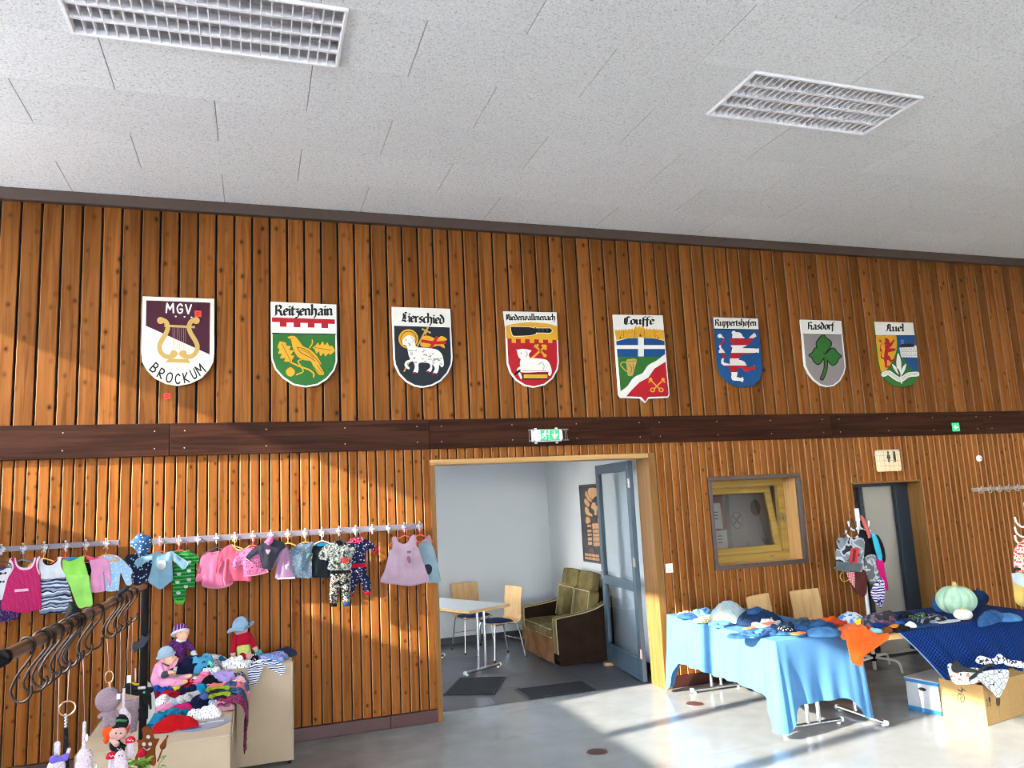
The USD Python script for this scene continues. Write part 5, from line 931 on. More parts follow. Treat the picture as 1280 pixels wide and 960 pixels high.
# ---------------------------------------------------------------- dolls
SKIN = mat('doll_skin', srgb(222, 168, 140), .5, subsurface_weight=.1)
EYE_, LIP = mat('doll_eye', (.02, .015, .012), .15), mat('doll_lip', srgb(190, 70, 74), .45)
def face(t, c, r, fwd, upv=(0, 0, 1)):      # eyes, nose, mouth, cheeks and ears on a head of radius r at c that looks along fwd
    f = A(fwd, float); f /= np.linalg.norm(f); u = A(upv, float); u -= f*(u@f); u /= np.linalg.norm(u); s = np.cross(f, u); c = A(c)
    P_ = lambda a, b, k=1.: c+r*k*(s*math.sin(a)*math.cos(b)+u*math.sin(b)+f*math.cos(a)*math.cos(b))
    for sg in (-1, 1):
        obj('eye', [ball(P_(sg*.40, .02, .96), r*.14, 1)], mat('doll_eye_white', (.75, .74, .72), .25), t)
        obj('pupil', [ball(P_(sg*.40, .02, 1.06), r*.075, 1)], EYE_, t)
        obj('eyebrow', tube([P_(sg*(.40+d), .26-.5*d*d*3, 1.01) for d in (-.16, 0, .16)], r*.022, 5), mat('doll_brow', srgb(110, 70, 44), .7), t)
        obj('ear', ball(P_(sg*1.52, -.05, 1.0), (r*.12, r*.12, r*.2), 1), SKIN, t)
    obj('nose', ball(P_(0, -.20, 1.02), r*.11, 1), SKIN, t)
    obj('mouth', tube([P_(d, -.52+abs(d)*.22, 1.0) for d in (-.2, -.1, 0, .1, .2)], r*.05, 6), LIP, t)
def mitt(t, p, d, r):        # a small doll hand: palm, four short fingers, thumb
    d = A(d, float); d /= np.linalg.norm(d); p = A(p, float); s = np.cross(d, [0, 0, 1.]); s /= np.linalg.norm(s)+1e-9
    ms = [limb((*p, r), (*(p+d*r*1.2), r*.9))]
    for k in (-.75, -.25, .25, .75): ms.append(limb((*(p+d*r*1.4+s*r*k), r*.3), (*(p+d*r*(2.4-.3*abs(k))+s*r*k*1.15-A([0, 0, r*.3])), r*.24)))
    ms.append(limb((*(p+s*r*.8), r*.34), (*(p+s*r*1.4+d*r*.9), r*.26)))
    obj('hand', ms, SKIN, t)
def Q(zx, zy, y, cr=g5): return at(*cr([(zx, zy)])[0], y)
LM = lambda *p: limb(*[(*A(a), r) for a, r in p], n=14)
# purple doll at the wall
y0 = 6.95; h = Q(368, 202, y0)
t = thing('baby_doll', 'baby doll in purple patterned suit and purple striped hat, sitting by the wall', 'doll', 'dolls on the display tables', (h[0], y0, ZT))
PUR = blotch('purple_suit', [(0, srgb(40, 18, 52)), (.46, srgb(112, 44, 120)), (.55, srgb(58, 26, 76))], 95.)
obj('body', LM((Q(352, 262, y0), .030), (Q(345, 310, y0+.01), .055), (Q(340, 378, y0+.01), .062), (Q(345, 420, y0), .056)), PUR, t, smooth=True)
obj('collar', LM((Q(330, 256, y0-.028), .010), (Q(356, 268, y0-.042), .010), (Q(392, 258, y0-.028), .009)), fabric('doll_white', (.6, .6, .6)), t, smooth=True)
obj('arm', LM((Q(292, 285, y0), .028), (Q(275, 330, y0-.03), .024), (Q(298, 385, y0-.07), .019)), PUR, t, smooth=True); mitt(t, Q(312, 398, y0-.09), (.4, -1, -.3), .014)
obj('arm', LM((Q(405, 280, y0), .028), (Q(445, 325, y0-.03), .024), (Q(462, 365, y0-.06), .019)), PUR, t, smooth=True); obj('cuff', LM((Q(460, 360, y0-.06), .022), (Q(468, 376, y0-.07), .021)), fabric('doll_white', (.6, .6, .6)), t); mitt(t, Q(482, 388, y0-.08), (.7, -1, -.4), .015)
for x1 in (395, 445): obj('leg', LM((Q(x1-35, 415, y0-.02), .034), (Q(x1, 428, y0-.14), .028)), PUR, t, smooth=True)
obj('head', LM((h+A([0, 0, .006]), .050), (h+A([.004, -.006, -.022]), .042)), SKIN, t, smooth=True); face(t, h, .051, (.30, -1, -.08), (.1, 0, 1))
hb = h+A([-.014, .012, .018]); HATP = striped('hat_purple', [(0, srgb(84, 36, 110)), (.4, srgb(190, 170, 205)), (.55, srgb(120, 50, 130)), (.8, srgb(60, 30, 90))], .022, 'x', .02)
obj('hat', trimesh.intersections.slice_mesh_plane(ball(hb, (.060, .060, .058), 3), A([-.18, .38, .9]), hb+A([0, 0, -.012]), cap=True), HATP, t, smooth=True)
ring = [hb+A([math.cos(a)*.058, math.sin(a)*.056-.0, 0])+A([0, 0, -.014+(.18*math.cos(a)*.058-.38*math.sin(a)*.056)/.9]) for a in np.linspace(0, 2*math.pi, 26)[:-1]]
obj('hat_brim', tube(ring, .0125, 8, closed=True), fabric('doll_white', (.6, .6, .6)), t, smooth=True)
# pink doll in front of it, in profile to the right
y0 = 6.52; h = Q(248, 392, y0)
t = thing('baby_doll', 'baby doll in pink shirt and pale blue cap, sitting in profile', 'doll', 'dolls on the display tables', (h[0], y0, ZT))
PNK = G_('doll_pink', 226, 156, 188)
obj('body', LM((Q(215, 440, y0), .034), (Q(200, 500, y0), .058), (Q(196, 560, y0), .068), (Q(205, 600, y0), .060)), PNK, t, smooth=True)
obj('head', LM((h, .050), (h+A([.012, -.004, -.020]), .043)), SKIN, t, smooth=True); face(t, h, .051, (1, -.42, -.02))
obj('collar', LM((Q(212, 444, y0-.030), .008), (Q(258, 460, y0-.030), .008)), G_('grey_trim', 70, 72, 80), t, smooth=True)
obj('arm', LM((Q(180, 470, y0-.05), .030), (Q(200, 535, y0-.07), .026), (Q(232, 535, y0-.08), .021)), PNK, t, smooth=True); obj('cuff', LM((Q(222, 536, y0-.08), .025), (Q(240, 530, y0-.08), .024)), G_('grey_trim', 70, 72, 80), t); mitt(t, Q(262, 520, y0-.08), (1, -.1, .1), .016)
obj('arm', LM((Q(262, 470, y0+.03), .024), (Q(296, 455, y0+.0), .018), (Q(314, 436, y0), .015)), PNK, t, smooth=True); mitt(t, Q(318, 424, y0), (.6, -.2, .8), .013)
obj('leg', LM((Q(240, 585, y0-.02), .045), (Q(320, 590, y0-.05), .034), (Q(380, 560, y0), .024)), PNK, t, smooth=True); obj('foot', LM((Q(385, 556, y0), .020), (Q(432, 540, y0+.01), .014)), SKIN, t, smooth=True)
obj('leg', LM((Q(230, 600, y0-.05), .042), (Q(320, 600, y0-.10), .032), (Q(350, 596, y0-.10), .026)), PNK, t, smooth=True); obj('foot', LM((Q(356, 600, y0-.10), .022), (Q(398, 588, y0-.09), .015)), SKIN, t, smooth=True)
hb = h+A([-.008, .004, .020]); CAPB = fabric('cap_blue', srgb(150, 172, 190), weave=200.)
obj('cap', trimesh.intersections.slice_mesh_plane(ball(hb, (.058, .057, .060), 3), A([-.25, 0, 1.]), hb+A([0, 0, -.006]), cap=True), CAPB, t, smooth=True)
obj('cap_brim', tube([hb+A([math.cos(a)*.057, math.sin(a)*.056, -.008+.25*math.cos(a)*.057]) for a in np.linspace(0, 2*math.pi, 26)[:-1]], .012, 8, closed=True), CAPB, t, smooth=True)
# rag doll on the taller table
y0 = 6.96; h = Q(838, 175, y0); CR = knit('rag_red', srgb(176, 16, 44), 230.); SK2 = knit('rag_skin', srgb(216, 170, 160), 230.)
t = thing('rag_doll', 'crocheted rag doll with red jumper and pale blue floppy hat', 'doll', 'dolls on the display tables', (h[0], y0, ZB))
obj('head', ball(h, (.055, .050, .048), 3), SK2, t, smooth=True)
obj('jumper', LM((Q(850, 215, y0), .045), (Q(852, 255, y0), .058), (Q(858, 310, y0), .052)), CR, t, smooth=True)
obj('shorts', LM((Q(858, 322, y0-.01), .056), (Q(866, 368, y0-.02), .056)), knit('rag_lime', srgb(190, 206, 110), 230.), t, smooth=True)
obj('arm', LM((Q(800, 220, y0), .022), (Q(782, 290, y0-.02), .023), (Q(776, 350, y0-.03), .022)), CR, t, smooth=True); obj('hand', LM((Q(776, 362, y0-.03), .022), (Q(778, 382, y0-.035), .020)), SK2, t, smooth=True)
obj('arm', LM((Q(900, 215, y0), .022), (Q(928, 265, y0-.02), .022), (Q(945, 305, y0-.03), .021)), CR, t, smooth=True); obj('hand', LM((Q(950, 316, y0-.03), .021), (Q(962, 332, y0-.035), .019)), SK2, t, smooth=True)
obj('leg', LM((Q(850, 378, y0-.03), .026), (Q(852, 390, y0-.12), .026)), CR, t, smooth=True); obj('leg', LM((Q(890, 372, y0-.03), .026), (Q(905, 384, y0-.12), .026)), SK2, t, smooth=True)
HATB = knit('rag_hat_blue', srgb(150, 180, 205), 200.)
obj('hat', LM((Q(838, 128, y0), .062), (Q(835, 142, y0), .066)), HATB, t, smooth=True)
br = []
for a in np.linspace(0, 2*math.pi, 33)[:-1]:
    br.append([Q(838, 158, y0)+A([math.cos(a)*r_, math.sin(a)*r_, .010*math.sin(3*a+1)*(r_-.06)/.04+(-.018 if math.cos(a) < .3 else .03)*(r_-.06)/.045]) for r_ in (.062, .080, .105)])
br.append(br[0]); obj('hat_brim', sheet(br, .008), HATB, t, smooth=True)

# ---------------------------------------------------------------- garment rack with S-hooks
RX = -.53; rz = lambda y: 1.706-.0245*(y-2.03)
BRONZE = mat('rack_bronze', (.050, .030, .016), .28, metallic=.35)
t = thing('garment_rack', 'bronze and black garment rack with a bare tube, in the left foreground', 'garment rack', base=(RX, 3.2, 0))
obj('tube', tube([(RX, 2.045, rz(2.045)), (RX, 4.40, rz(4.40))], .0158, 24), BRONZE, t)
obj('end_cap', tube([(RX, 2.02, rz(2.03)), (RX, 2.05, rz(2.05))], .0185, 20), BLACK, t); obj('end_cap', tube([(RX, 4.385, rz(4.385)), (RX, 4.45, rz(4.45))], .020, 20), BLACK, t)
obj('post', tube([(RX, 4.425, .07), (RX, 4.425, rz(4.42)+.01)], .0185, 14), BLACK, t); obj('post', tube([(RX-.02, 2.0, .07), (RX-.02, 2.0, rz(2.0)-.02), (RX, 2.02, rz(2.02))], .0185, 14), BLACK, t)
for y in (2.0, 4.425): obj('foot', [bx(RX-.25, RX+.22, y-.02, y+.02, .05, .075, .006)]+[cyl((RX+dx, y-.012, .026), (RX+dx, y+.012, .026), .0255, 16) for dx in (-.23, .20)], BLACK, t)
obj('collar', tube([(RX, 4.425, 1.0), (RX, 4.425, 1.06)], .024, 14), BLACK, t)
HK = mat('s_hook_black', (.010, .006, .006), .5, specular_ior_level=.2)
def s_hook(c, yaw, k=.82):
    a1 = [(.0235*math.cos(q), .0235*math.sin(q)) for q in np.linspace(math.radians(215), math.radians(-15), 12)]
    a2 = [(-.012+.032*math.cos(q), -.130+.032*math.sin(q)) for q in np.linspace(math.radians(165), math.radians(385), 12)]
    pts = smooth_line([(u*k, w*k) for u, w in a1+[(.012, -.035), (-.026, -.085)]+a2], 3)
    return tube([(c[0]+u*math.cos(yaw), c[1]+u*math.sin(yaw), c[2]+w) for u, w in pts], .0034, 7)
hooks_y = [atx(px, py, RX)[1] for px, py in ((34, 806), (52, 797), (60, 793), (70, 788), (82, 781), (91, 777), (95, 775), (99, 773), (111, 768), (122, 763), (141, 753), (147, 750), (153, 747), (160, 744), (167, 740))]
for i, y in enumerate(hooks_y):
    lab = 'black S-hook hanging from the bronze tube, %s' % ('the one nearest the camera', 'second from the camera', 'third from the camera', 'fourth from the camera', 'fifth from the camera', 'first of the tight cluster of three', 'middle of the tight cluster of three', 'last of the tight cluster of three', 'just behind the tight cluster', 'second behind the tight cluster', 'sixth from the far post', 'fifth from the far post', 'fourth from the far post', 'second from the far post', 'right beside the far post')[i] if i < 13 else 'black S-hook hanging from the bronze tube, %s' % ('second from the far post', 'right beside the far post')[i-13]
    if i == 12: lab = 'black S-hook hanging from the bronze tube, third from the far post'
    if i == 11: lab = 'black S-hook hanging from the bronze tube, fourth from the far post'
    if i == 10: lab = 'black S-hook hanging from the bronze tube, fifth from the far post'
    o = obj('s_hook', s_hook((RX, y, rz(y)), (-.35, .15, -.2, .3, -.1, .1, -.1, .2, -.4, .25, -.2, .3, -.3, .2, -.15)[i]), HK, label=lab, cat='hook', group='S-hooks on the garment rack')
g7 = crop(0, 720, 8); g6 = crop(50, 830, 7.3875)
FELT = fabric('felt_black', (.010, .010, .012), weave=500.)
for pts, x, lab, nm in (([(632, 440), (650, 395), (665, 330), (690, 300), (688, 255), (720, 262), (762, 290), (800, 340), (784, 400), (730, 425), (690, 420)], None, 'black felt cat\'s head ornament on the rack below the tiered dress', 'felt_cat'), ([(1140, 235), (1165, 160), (1210, 130), (1270, 88), (1300, 120), (1250, 165), (1200, 200), (1165, 240)], None, 'black felt bat ornament perched on the tube near the far post', 'felt_bat')):
    yv = hooks_y[8]-.05 if nm == 'felt_cat' else hooks_y[11]; obj(nm, cloth(Polygon(xz(g7(pts), yv)), yv, .006, .002, 3), FELT, label=lab, cat='felt ornament', group='felt ornaments on the garment rack', smooth=True)
yv = 4.39; obj('felt_bat', cloth(Polygon(xz(crop(0, 640, 3)([(484, 522), (500, 490), (520, 485), (530, 462), (548, 468), (562, 440), (556, 480), (540, 505), (520, 512), (506, 530), (500, 515)]), yv)), yv, .006, .002, 3), fabric('felt_grey', (.035, .038, .045)), label='dark grey felt bat ornament hanging on the black rack post', cat='felt ornament', group='felt ornaments on the garment rack', smooth=True)

# ---------------------------------------------------------------- crocheted charms hanging from the rack
GREYK = knit('crochet_mauve', srgb(150, 128, 138), 260.); WHK = knit('crochet_white', srgb(222, 205, 215), 260.); BLKK = knit('crochet_black', (.014, .014, .016), 260.)
GOLDM = mat('ring_copper', (.70, .42, .26), .25, metallic=1.); NYL = mat('nylon_thread', (.35, .27, .22), .4)
CHG = 'crocheted charms hanging from the rack'
def T6(zx, zy, y): return at(*g6([(zx, zy)])[0], y)
def U6(y): return 1/(7.3875*FPX/(y*1.02))     # metres per zoomed pixel at depth y
def ringm(c, r, y, wire=.0022, sq=1.): return tube([c+A([math.cos(a)*r*sq, .3*math.cos(a)*r*sq, math.sin(a)*r]) for a in np.linspace(0, 2*math.pi, 25)[:-1]], wire, 7, closed=True)
def thread(t, p, y): obj('thread', tube([p, (RX-.006, p[1], rz(p[1])-.130)] if p[2] < rz(p[1])-.16 else [p, p+A([0, 0, .01])], .0008, 4), NYL, t)
y = 3.39; u = U6(y)
t = thing('crochet_charm', 'mauve grey crocheted bear charm with round head on a copper key ring', 'keyring charm', CHG, tuple(T6(640, 250, y)))
obj('ring', ringm(T6(638, 122, y), 46*u, y, sq=.6), GOLDM, t); obj('chain', [ball(T6(640+6*(k % 2), 172+12*k, y), 8*u, 1) for k in range(6)], GOLDM, t)
obj('head', ball(T6(630, 330, y), 92*u, 3), GREYK, t, smooth=True); obj('body', LM((T6(642, 440, y), 42*u), (T6(640, 500, y), 50*u)), GREYK, t, smooth=True)
for a, b, r in (((602, 440), (552, 486), 20), ((686, 430), (712, 470), 18)): obj('arm', LM((T6(*a, y), r*u), (T6(*b, y), (r-3)*u)), GREYK, t, smooth=True)
for a, b, r in (((612, 500), (604, 560), 28), ((665, 500), (664, 548), 28)): obj('leg', LM((T6(*a, y), r*u), (T6(*b, y-.01), r*u)), GREYK, t, smooth=True)
obj('tag', bx(*(lambda c: (c[0]-.006, c[0]+.006, c[1]-.001, c[1]+.001, c[2]-.010, c[2]+.010))(T6(724, 300, y-.03))), mat('paper_white', (.62, .63, .66), .5), t); thread(t, T6(638, 78, y), y)
y = 2.75; u = U6(y)
t = thing('key_strap', 'copper key ring with chain and black strap, left of the mauve bear', 'key ring', CHG, tuple(T6(245, 500, y)))
obj('ring', ringm(T6(250, 410, y), 53*u, y, .0028), GOLDM, t); obj('chain', [ball(T6(236+7*(k % 2), 468+14*k, y), 10*u, 1) for k in range(9)], mat('chain_steel', (.5, .5, .5), .3, metallic=1.), t); obj('strap', tube([T6(238, 590, y), T6(244, 800, y), T6(250, 1050, y)], 16*u, 8), BLKK, t); thread(t, T6(252, 357, y), y)
y = 2.62; u = U6(y)
t = thing('crochet_charm', 'white crocheted rabbit charm with purple bow at the lower left corner', 'keyring charm', CHG, tuple(T6(155, 900, y)))
obj('ear', LM((T6(160, 740, y), 22*u), (T6(158, 850, y), 20*u)), WHK, t, smooth=True); obj('ear', LM((T6(268, 790, y), 14*u), (T6(250, 850, y), 14*u)), WHK, t, smooth=True); obj('head', ball(T6(150, 955, y), (62*u, 55*u, 66*u), 3), WHK, t, smooth=True); obj('body', LM((T6(150, 1030, y), 52*u), (T6(152, 1090, y), 60*u)), WHK, t, smooth=True)
PURB = fabric('bow_purple', srgb(96, 84, 168)); obj('bow', [LM((T6(178, 880, y-.03), 14*u), (T6(125, 880, y-.03), 30*u)), LM((T6(178, 880, y-.03), 14*u), (T6(232, 862, y-.03), 26*u)), LM((T6(232, 862, y-.03), 18*u), (T6(262, 838, y-.03), 10*u))], PURB, t, smooth=True); obj('knot', ball(T6(178, 880, y-.035), 18*u, 1), PURB, t)
for dx in (-26, 26): obj('eye', ball(T6(150+dx, 965, y-.050), 6*u, 1), EYE_, t)
thread(t, T6(160, 716, y), y)
y = 2.95; u = U6(y)
t = thing('crochet_charm', 'white crocheted rabbit charm with one long thin ear, second from left', 'keyring charm', CHG, tuple(T6(410, 850, y)))
obj('ear', LM((T6(411, 545, y), 13*u), (T6(404, 690, y), 12*u), (T6(404, 790, y), 16*u)), WHK, t, smooth=True); obj('head', ball(T6(412, 850, y), (54*u, 50*u, 58*u), 3), WHK, t, smooth=True); obj('body', LM((T6(405, 930, y), 60*u), (T6(410, 1040, y), 76*u)), WHK, t, smooth=True); obj('tag', ball(T6(430, 680, y-.01), (12*u, 3*u, 30*u), 1), mat('paper_white', (.62, .63, .66), .5), t)
obj('ring', ringm(T6(486, 945, y), 26*u, y), mat('chain_steel', (.5, .5, .5), .3, metallic=1.), t); obj('eye', ball(T6(460, 858, y-.012), 6*u, 1), EYE_, t); thread(t, T6(411, 532, y), y)
y = 4.05; u = U6(y)
t = thing('crochet_charm', 'mauve crocheted cat charm with pointed ears beside the black post', 'keyring charm', CHG, tuple(T6(850, 420, y)))
obj('head', ball(T6(836, 400, y), (62*u, 55*u, 58*u), 3), GREYK, t, smooth=True); obj('body', LM((T6(850, 470, y), 48*u), (T6(848, 540, y), 44*u)), GREYK, t, smooth=True)
for a, b in (((872, 365), (905, 315)), ((790, 365), (755, 350))): obj('ear', LM((T6(*a, y), 26*u), (T6(*b, y), 6*u)), GREYK, t, smooth=True)
obj('leg', LM((T6(838, 560, y), 24*u), (T6(836, 615, y), 20*u)), GREYK, t, smooth=True); obj('leg', LM((T6(866, 555, y), 24*u), (T6(872, 600, y), 20*u)), GREYK, t, smooth=True); thread(t, T6(836, 342, y), y)
y = 3.95; u = U6(y)
t = thing('crochet_charm', 'white crocheted bookmark charm on a thin white cord', 'bookmark charm', CHG, tuple(T6(775, 400, y))); obj('cord', tube([T6(775, 225, y), T6(772, 430, y)], 10*u, 8), WHK, t); obj('head', LM((T6(772, 440, y), 30*u), (T6(796, 490, y), 36*u), (T6(820, 540, y), 18*u)), WHK, t, smooth=True)
thread(t, T6(775, 218, y), y)
y = 4.30; u = U6(y)
t = thing('crochet_horse', 'black crocheted horse charm with yellow bridle and hanging mane', 'keyring charm', CHG, tuple(T6(870, 210, y)))
obj('body', LM((T6(820, 225, y), 42*u), (T6(905, 245, y), 40*u)), BLKK, t, smooth=True); obj('head', LM((T6(960, 255, y), 34*u), (T6(1020, 240, y), 24*u)), BLKK, t, smooth=True)
for k, (a, b) in enumerate((((985, 290), (990, 400)), ((1008, 290), (1022, 410)), ((965, 280), (972, 360)))): obj('mane', LM((T6(*a, y), 16*u), (T6(*b, y), 8*u)), BLKK, t, smooth=True)
obj('bridle', tube([T6(850, 172, y-.03), T6(880, 190, y-.035), T6(915, 186, y-.03)], 8*u, 6), knit('crochet_yellow', srgb(200, 160, 30)), t); obj('collar', tube([T6(905, 222, y-.035), T6(975, 218, y-.03)], 11*u, 6), WHK, t); obj('eye', ball(T6(962, 262, y-.035), 10*u, 1), mat('eye_green', (.05, .35, .15), .2), t)
obj('tag', bx(*(lambda c: (c[0]-.010, c[0]+.010, c[1]-.001, c[1]+.001, c[2]-.018, c[2]+.018))(T6(822, 140, y))), mat('paper_white', (.62, .63, .66), .5), t); obj('cord', tube([T6(882, 165, y), T6(882, 40, y)], 5*u, 6), WHK, t)
y = 3.70; u = U6(y)
t = thing('crochet_witch', 'crocheted witch with orange hair, black hat and black dress', 'crochet doll', CHG, tuple(T6(720, 650, y)))
obj('hair', [ball(T6(700, 615, y+.01), (95*u, 70*u, 70*u), 3)]+[LM((T6(640, 650, y), 24*u), (T6(612, 700, y), 22*u), (T6(608, 720, y), 14*u))], knit('crochet_orange', srgb(232, 78, 20), 200.), t, smooth=True)
obj('face', ball(T6(722, 640, y-.022), (62*u, 50*u, 48*u), 3), SK2, t, smooth=True); obj('hat', [LM((T6(735, 545, y), 66*u), (T6(738, 500, y), 30*u)), LM((T6(672, 558, y), 14*u), (T6(800, 548, y-.01), 14*u))], BLKK, t, smooth=True); obj('hat_band', tube([T6(672, 532, y-.045), T6(735, 520, y-.06), T6(798, 525, y-.045)], 9*u, 6), knit('crochet_green', srgb(70, 130, 90)), t)
obj('dress', LM((T6(725, 700, y), 45*u), (T6(720, 740, y), 62*u)), BLKK, t, smooth=True); obj('arm', LM((T6(668, 700, y-.02), 22*u), (T6(708, 740, y-.05), 22*u)), SK2, t, smooth=True); obj('arm', LM((T6(770, 700, y-.02), 22*u), (T6(800, 715, y-.04), 22*u)), SK2, t, smooth=True)
for dx in (-22, 22): obj('eye', ball(T6(724+dx, 640, y-.055), 6*u, 1), EYE_, t)
thread(t, T6(738, 465, y), y)
y = 3.60; u = U6(y)
for zx, zy, r, capc, lab in ((664, 852, 40, srgb(190, 20, 50), 'small red-capped crocheted mushroom below the witch\'s hair'), (834, 706, 36, srgb(190, 20, 50), 'red-capped crocheted mushroom under the witch\'s right arm'), (738, 790, 34, (.015, .012, .013), 'black-capped crocheted mushroom under the witch')):
    t = thing('crochet_mushroom', lab, 'crochet mushroom', CHG, tuple(T6(zx, zy, y))); obj('stem', LM((T6(zx+2, zy+30, y), r*.62*u), (T6(zx+6, zy+115, y), r*.85*u)), WHK, t, smooth=True)
    obj('cap', trimesh.intersections.slice_mesh_plane(ball(T6(zx, zy+8, y), r*1.05*u, 3), (0, 0, 1), T6(zx, zy+14, y), cap=True), knit('crochet_cap_'+('red' if capc[0] > .1 else 'dark'), capc), t, smooth=True)
    for k in range(4): obj('spot', ball(T6(zx-20+14*k, zy-6+8*(k % 2), y-r*.98*u), 5*u, 1), WHK, t)
y = 3.48; u = U6(y)
t = thing('crochet_charm', 'white crocheted ghost charm at the bottom, between the mushrooms', 'keyring charm', CHG, tuple(T6(745, 900, y))); obj('body', LM((T6(745, 850, y), 42*u), (T6(748, 960, y), 52*u)), WHK, t, smooth=True)
for dx in (-14, 14): obj('eye', ball(T6(745+dx, 848, y-.03), 5*u, 1), EYE_, t)
y = 4.22; u = U6(y)
wh = xz(g6([(945, 60), (985, 150), (1035, 195), (1060, 300), (1070, 420), (1030, 500), (985, 560), (940, 580), (930, 400), (930, 200)]), y+.30)
t = thing('felt_ghost', 'white felt ghost hanging behind the black post', 'felt ornament', 'felt ornaments on the garment rack', (wh[0][0], y+.30, wh[0][1])); obj('body', cloth(Polygon(wh), y+.30, .006, .002, 2), fabric('felt_white', (.55, .53, .50)), t, smooth=True); obj('thread', tube([(wh[0][0], y+.30, wh[0][1]-.005), (RX, 4.43, rz(4.43)+.027)], .0012, 5), NYL, t)
t = thing('felt_spirit', 'brown felt gingerbread spirit with pointed hat, smiling, holding a broom', 'felt ornament', 'felt ornaments on the garment rack', tuple(T6(990, 760, y)))
BRF = fabric('felt_brown', srgb(112, 56, 20), weave=500.); obj('body', cloth(Polygon(smooth_line(xz(g6([(940, 600), (985, 572), (1025, 590), (1045, 640), (1060, 690), (1105, 690), (1085, 730), (1068, 770), (1066, 830), (1072, 880), (1060, 940), (1000, 920), (930, 930), (880, 940), (876, 870), (905, 800), (915, 740), (888, 705), (940, 700), (950, 650)]), y), 3, closed=True)), y, .012, .003, 2), BRF, t, smooth=True)
yf = y-.020
for zx, zy, r in ((960, 740, 17), (1017, 738, 17), (1000, 672, 18)): obj('disc', onwall(shapely.transform(Point(zx, zy).buffer(r, 8), lambda a: A([at(*g6([p])[0], yf)[[0, 2]] for p in a])), yf, .002), fabric('felt_white', (.55, .53, .50)), t, smooth=False)
obj('smile', onwall(shapely.transform(stroke([(955, 775), (985, 795), (1015, 778)], 9), lambda a: A([at(*g6([p])[0], yf)[[0, 2]] for p in a])), yf, .002), fabric('felt_white', (.55, .53, .50)), t, smooth=False)
obj('broom', [tube([T6(1180, 660, y-.02), T6(1085, 900, y-.02)], 6*u, 6), LM((T6(1160, 700, y-.02), 10*u), (T6(1135, 760, y-.02), 24*u))], BRF, t, smooth=True)
t = thing('crochet_mushroom', 'tiny red-capped mushroom pinned on the brown felt spirit', 'crochet mushroom', CHG, tuple(T6(940, 840, yf))); obj('stem', LM((T6(938, 850, yf-.012), 20*u), (T6(936, 890, yf-.012), 24*u)), WHK, t, smooth=True); obj('cap', LM((T6(942, 800, yf-.014), 18*u), (T6(940, 825, yf-.014), 32*u)), knit('crochet_cap_red', srgb(190, 20, 50)), t, smooth=True)
# green leaves of a pot plant rising at the bottom edge
y = 3.85; t = thing('pot_plant', 'green leafy pot plant at the bottom edge under the felt spirit', 'pot plant', base=tuple(A([at(190, 958, y)[0], y, 0])))
pc = at(190, 990, y); LEAF = nodes('leaf_green', {'d': ('principled_bsdf', {'base_color': srgb(104, 150, 40), 'roughness': .5}), 't': ('translucent_bsdf', {'color': srgb(130, 170, 40)}), 'm': ('mix_closure', {'fac': .3})}, [('d.BSDF', 'm.closure1'), ('t.BSDF', 'm.closure2')], 'm.closure')
obj('pot', lathe([(0, .0), (.055, .0), (.075, pc[2]*.25), (.08, pc[2]*.25+.01), (.072, pc[2]*.25+.01), (.06, .02), (0, .02)], 20, (pc[0], y, pc[2]-.20-pc[2]*.25+.0)), mat('terracotta', (.28, .10, .05), .8), t)
obj('plant_stand', [tube([(pc[0]+.05*math.cos(a), y+.05*math.sin(a), pc[2]-.2-pc[2]*.25), (pc[0]+.12*math.cos(a), y+.12*math.sin(a), 0)], .010, 8) for a in (0.3, 2.4, 4.5)]+[bx(pc[0]-.08, pc[0]+.08, y-.08, y+.08, pc[2]-.212-pc[2]*.25, pc[2]-.2-pc[2]*.25, .004)], BLACK, t)
rl = random.Random(9)
for k in range(26):
    zx, zy = rl.uniform(800, 1010), rl.uniform(885, 990)
    if k > 22: zx, zy = ((1150, 860), (1165, 850), (1120, 945))[k-23]
    c = T6(zx, zy, y+rl.uniform(-.06, .06)); a, ln_ = rl.uniform(0, 6.28), rl.uniform(.026, .045)*(.5 if k > 22 else 1); d = A([math.cos(a), math.sin(a)*.6, rl.uniform(.1, .7)]); d /= np.linalg.norm(d); sd = np.cross(d, [0, 0, 1]); sd /= np.linalg.norm(sd)
    grid = [[c+d*ln_*v+sd*w_*ln_*.42*math.sin(math.pi*min(v*.95+.05, 1))+A([0, 0, -.012*v*v+abs(w_)*.004]) for w_ in (-1, 0, 1)] for v in np.linspace(0, 1, 6)]
    obj('leaf', sheet(grid, .0008), LEAF, t, smooth=True); obj('stem', tube([(pc[0], y, pc[2]-.19), (c+A([pc[0], y, c[2]]))/2-A([0, 0, .02]), c], .0012, 5), LEAF, t)

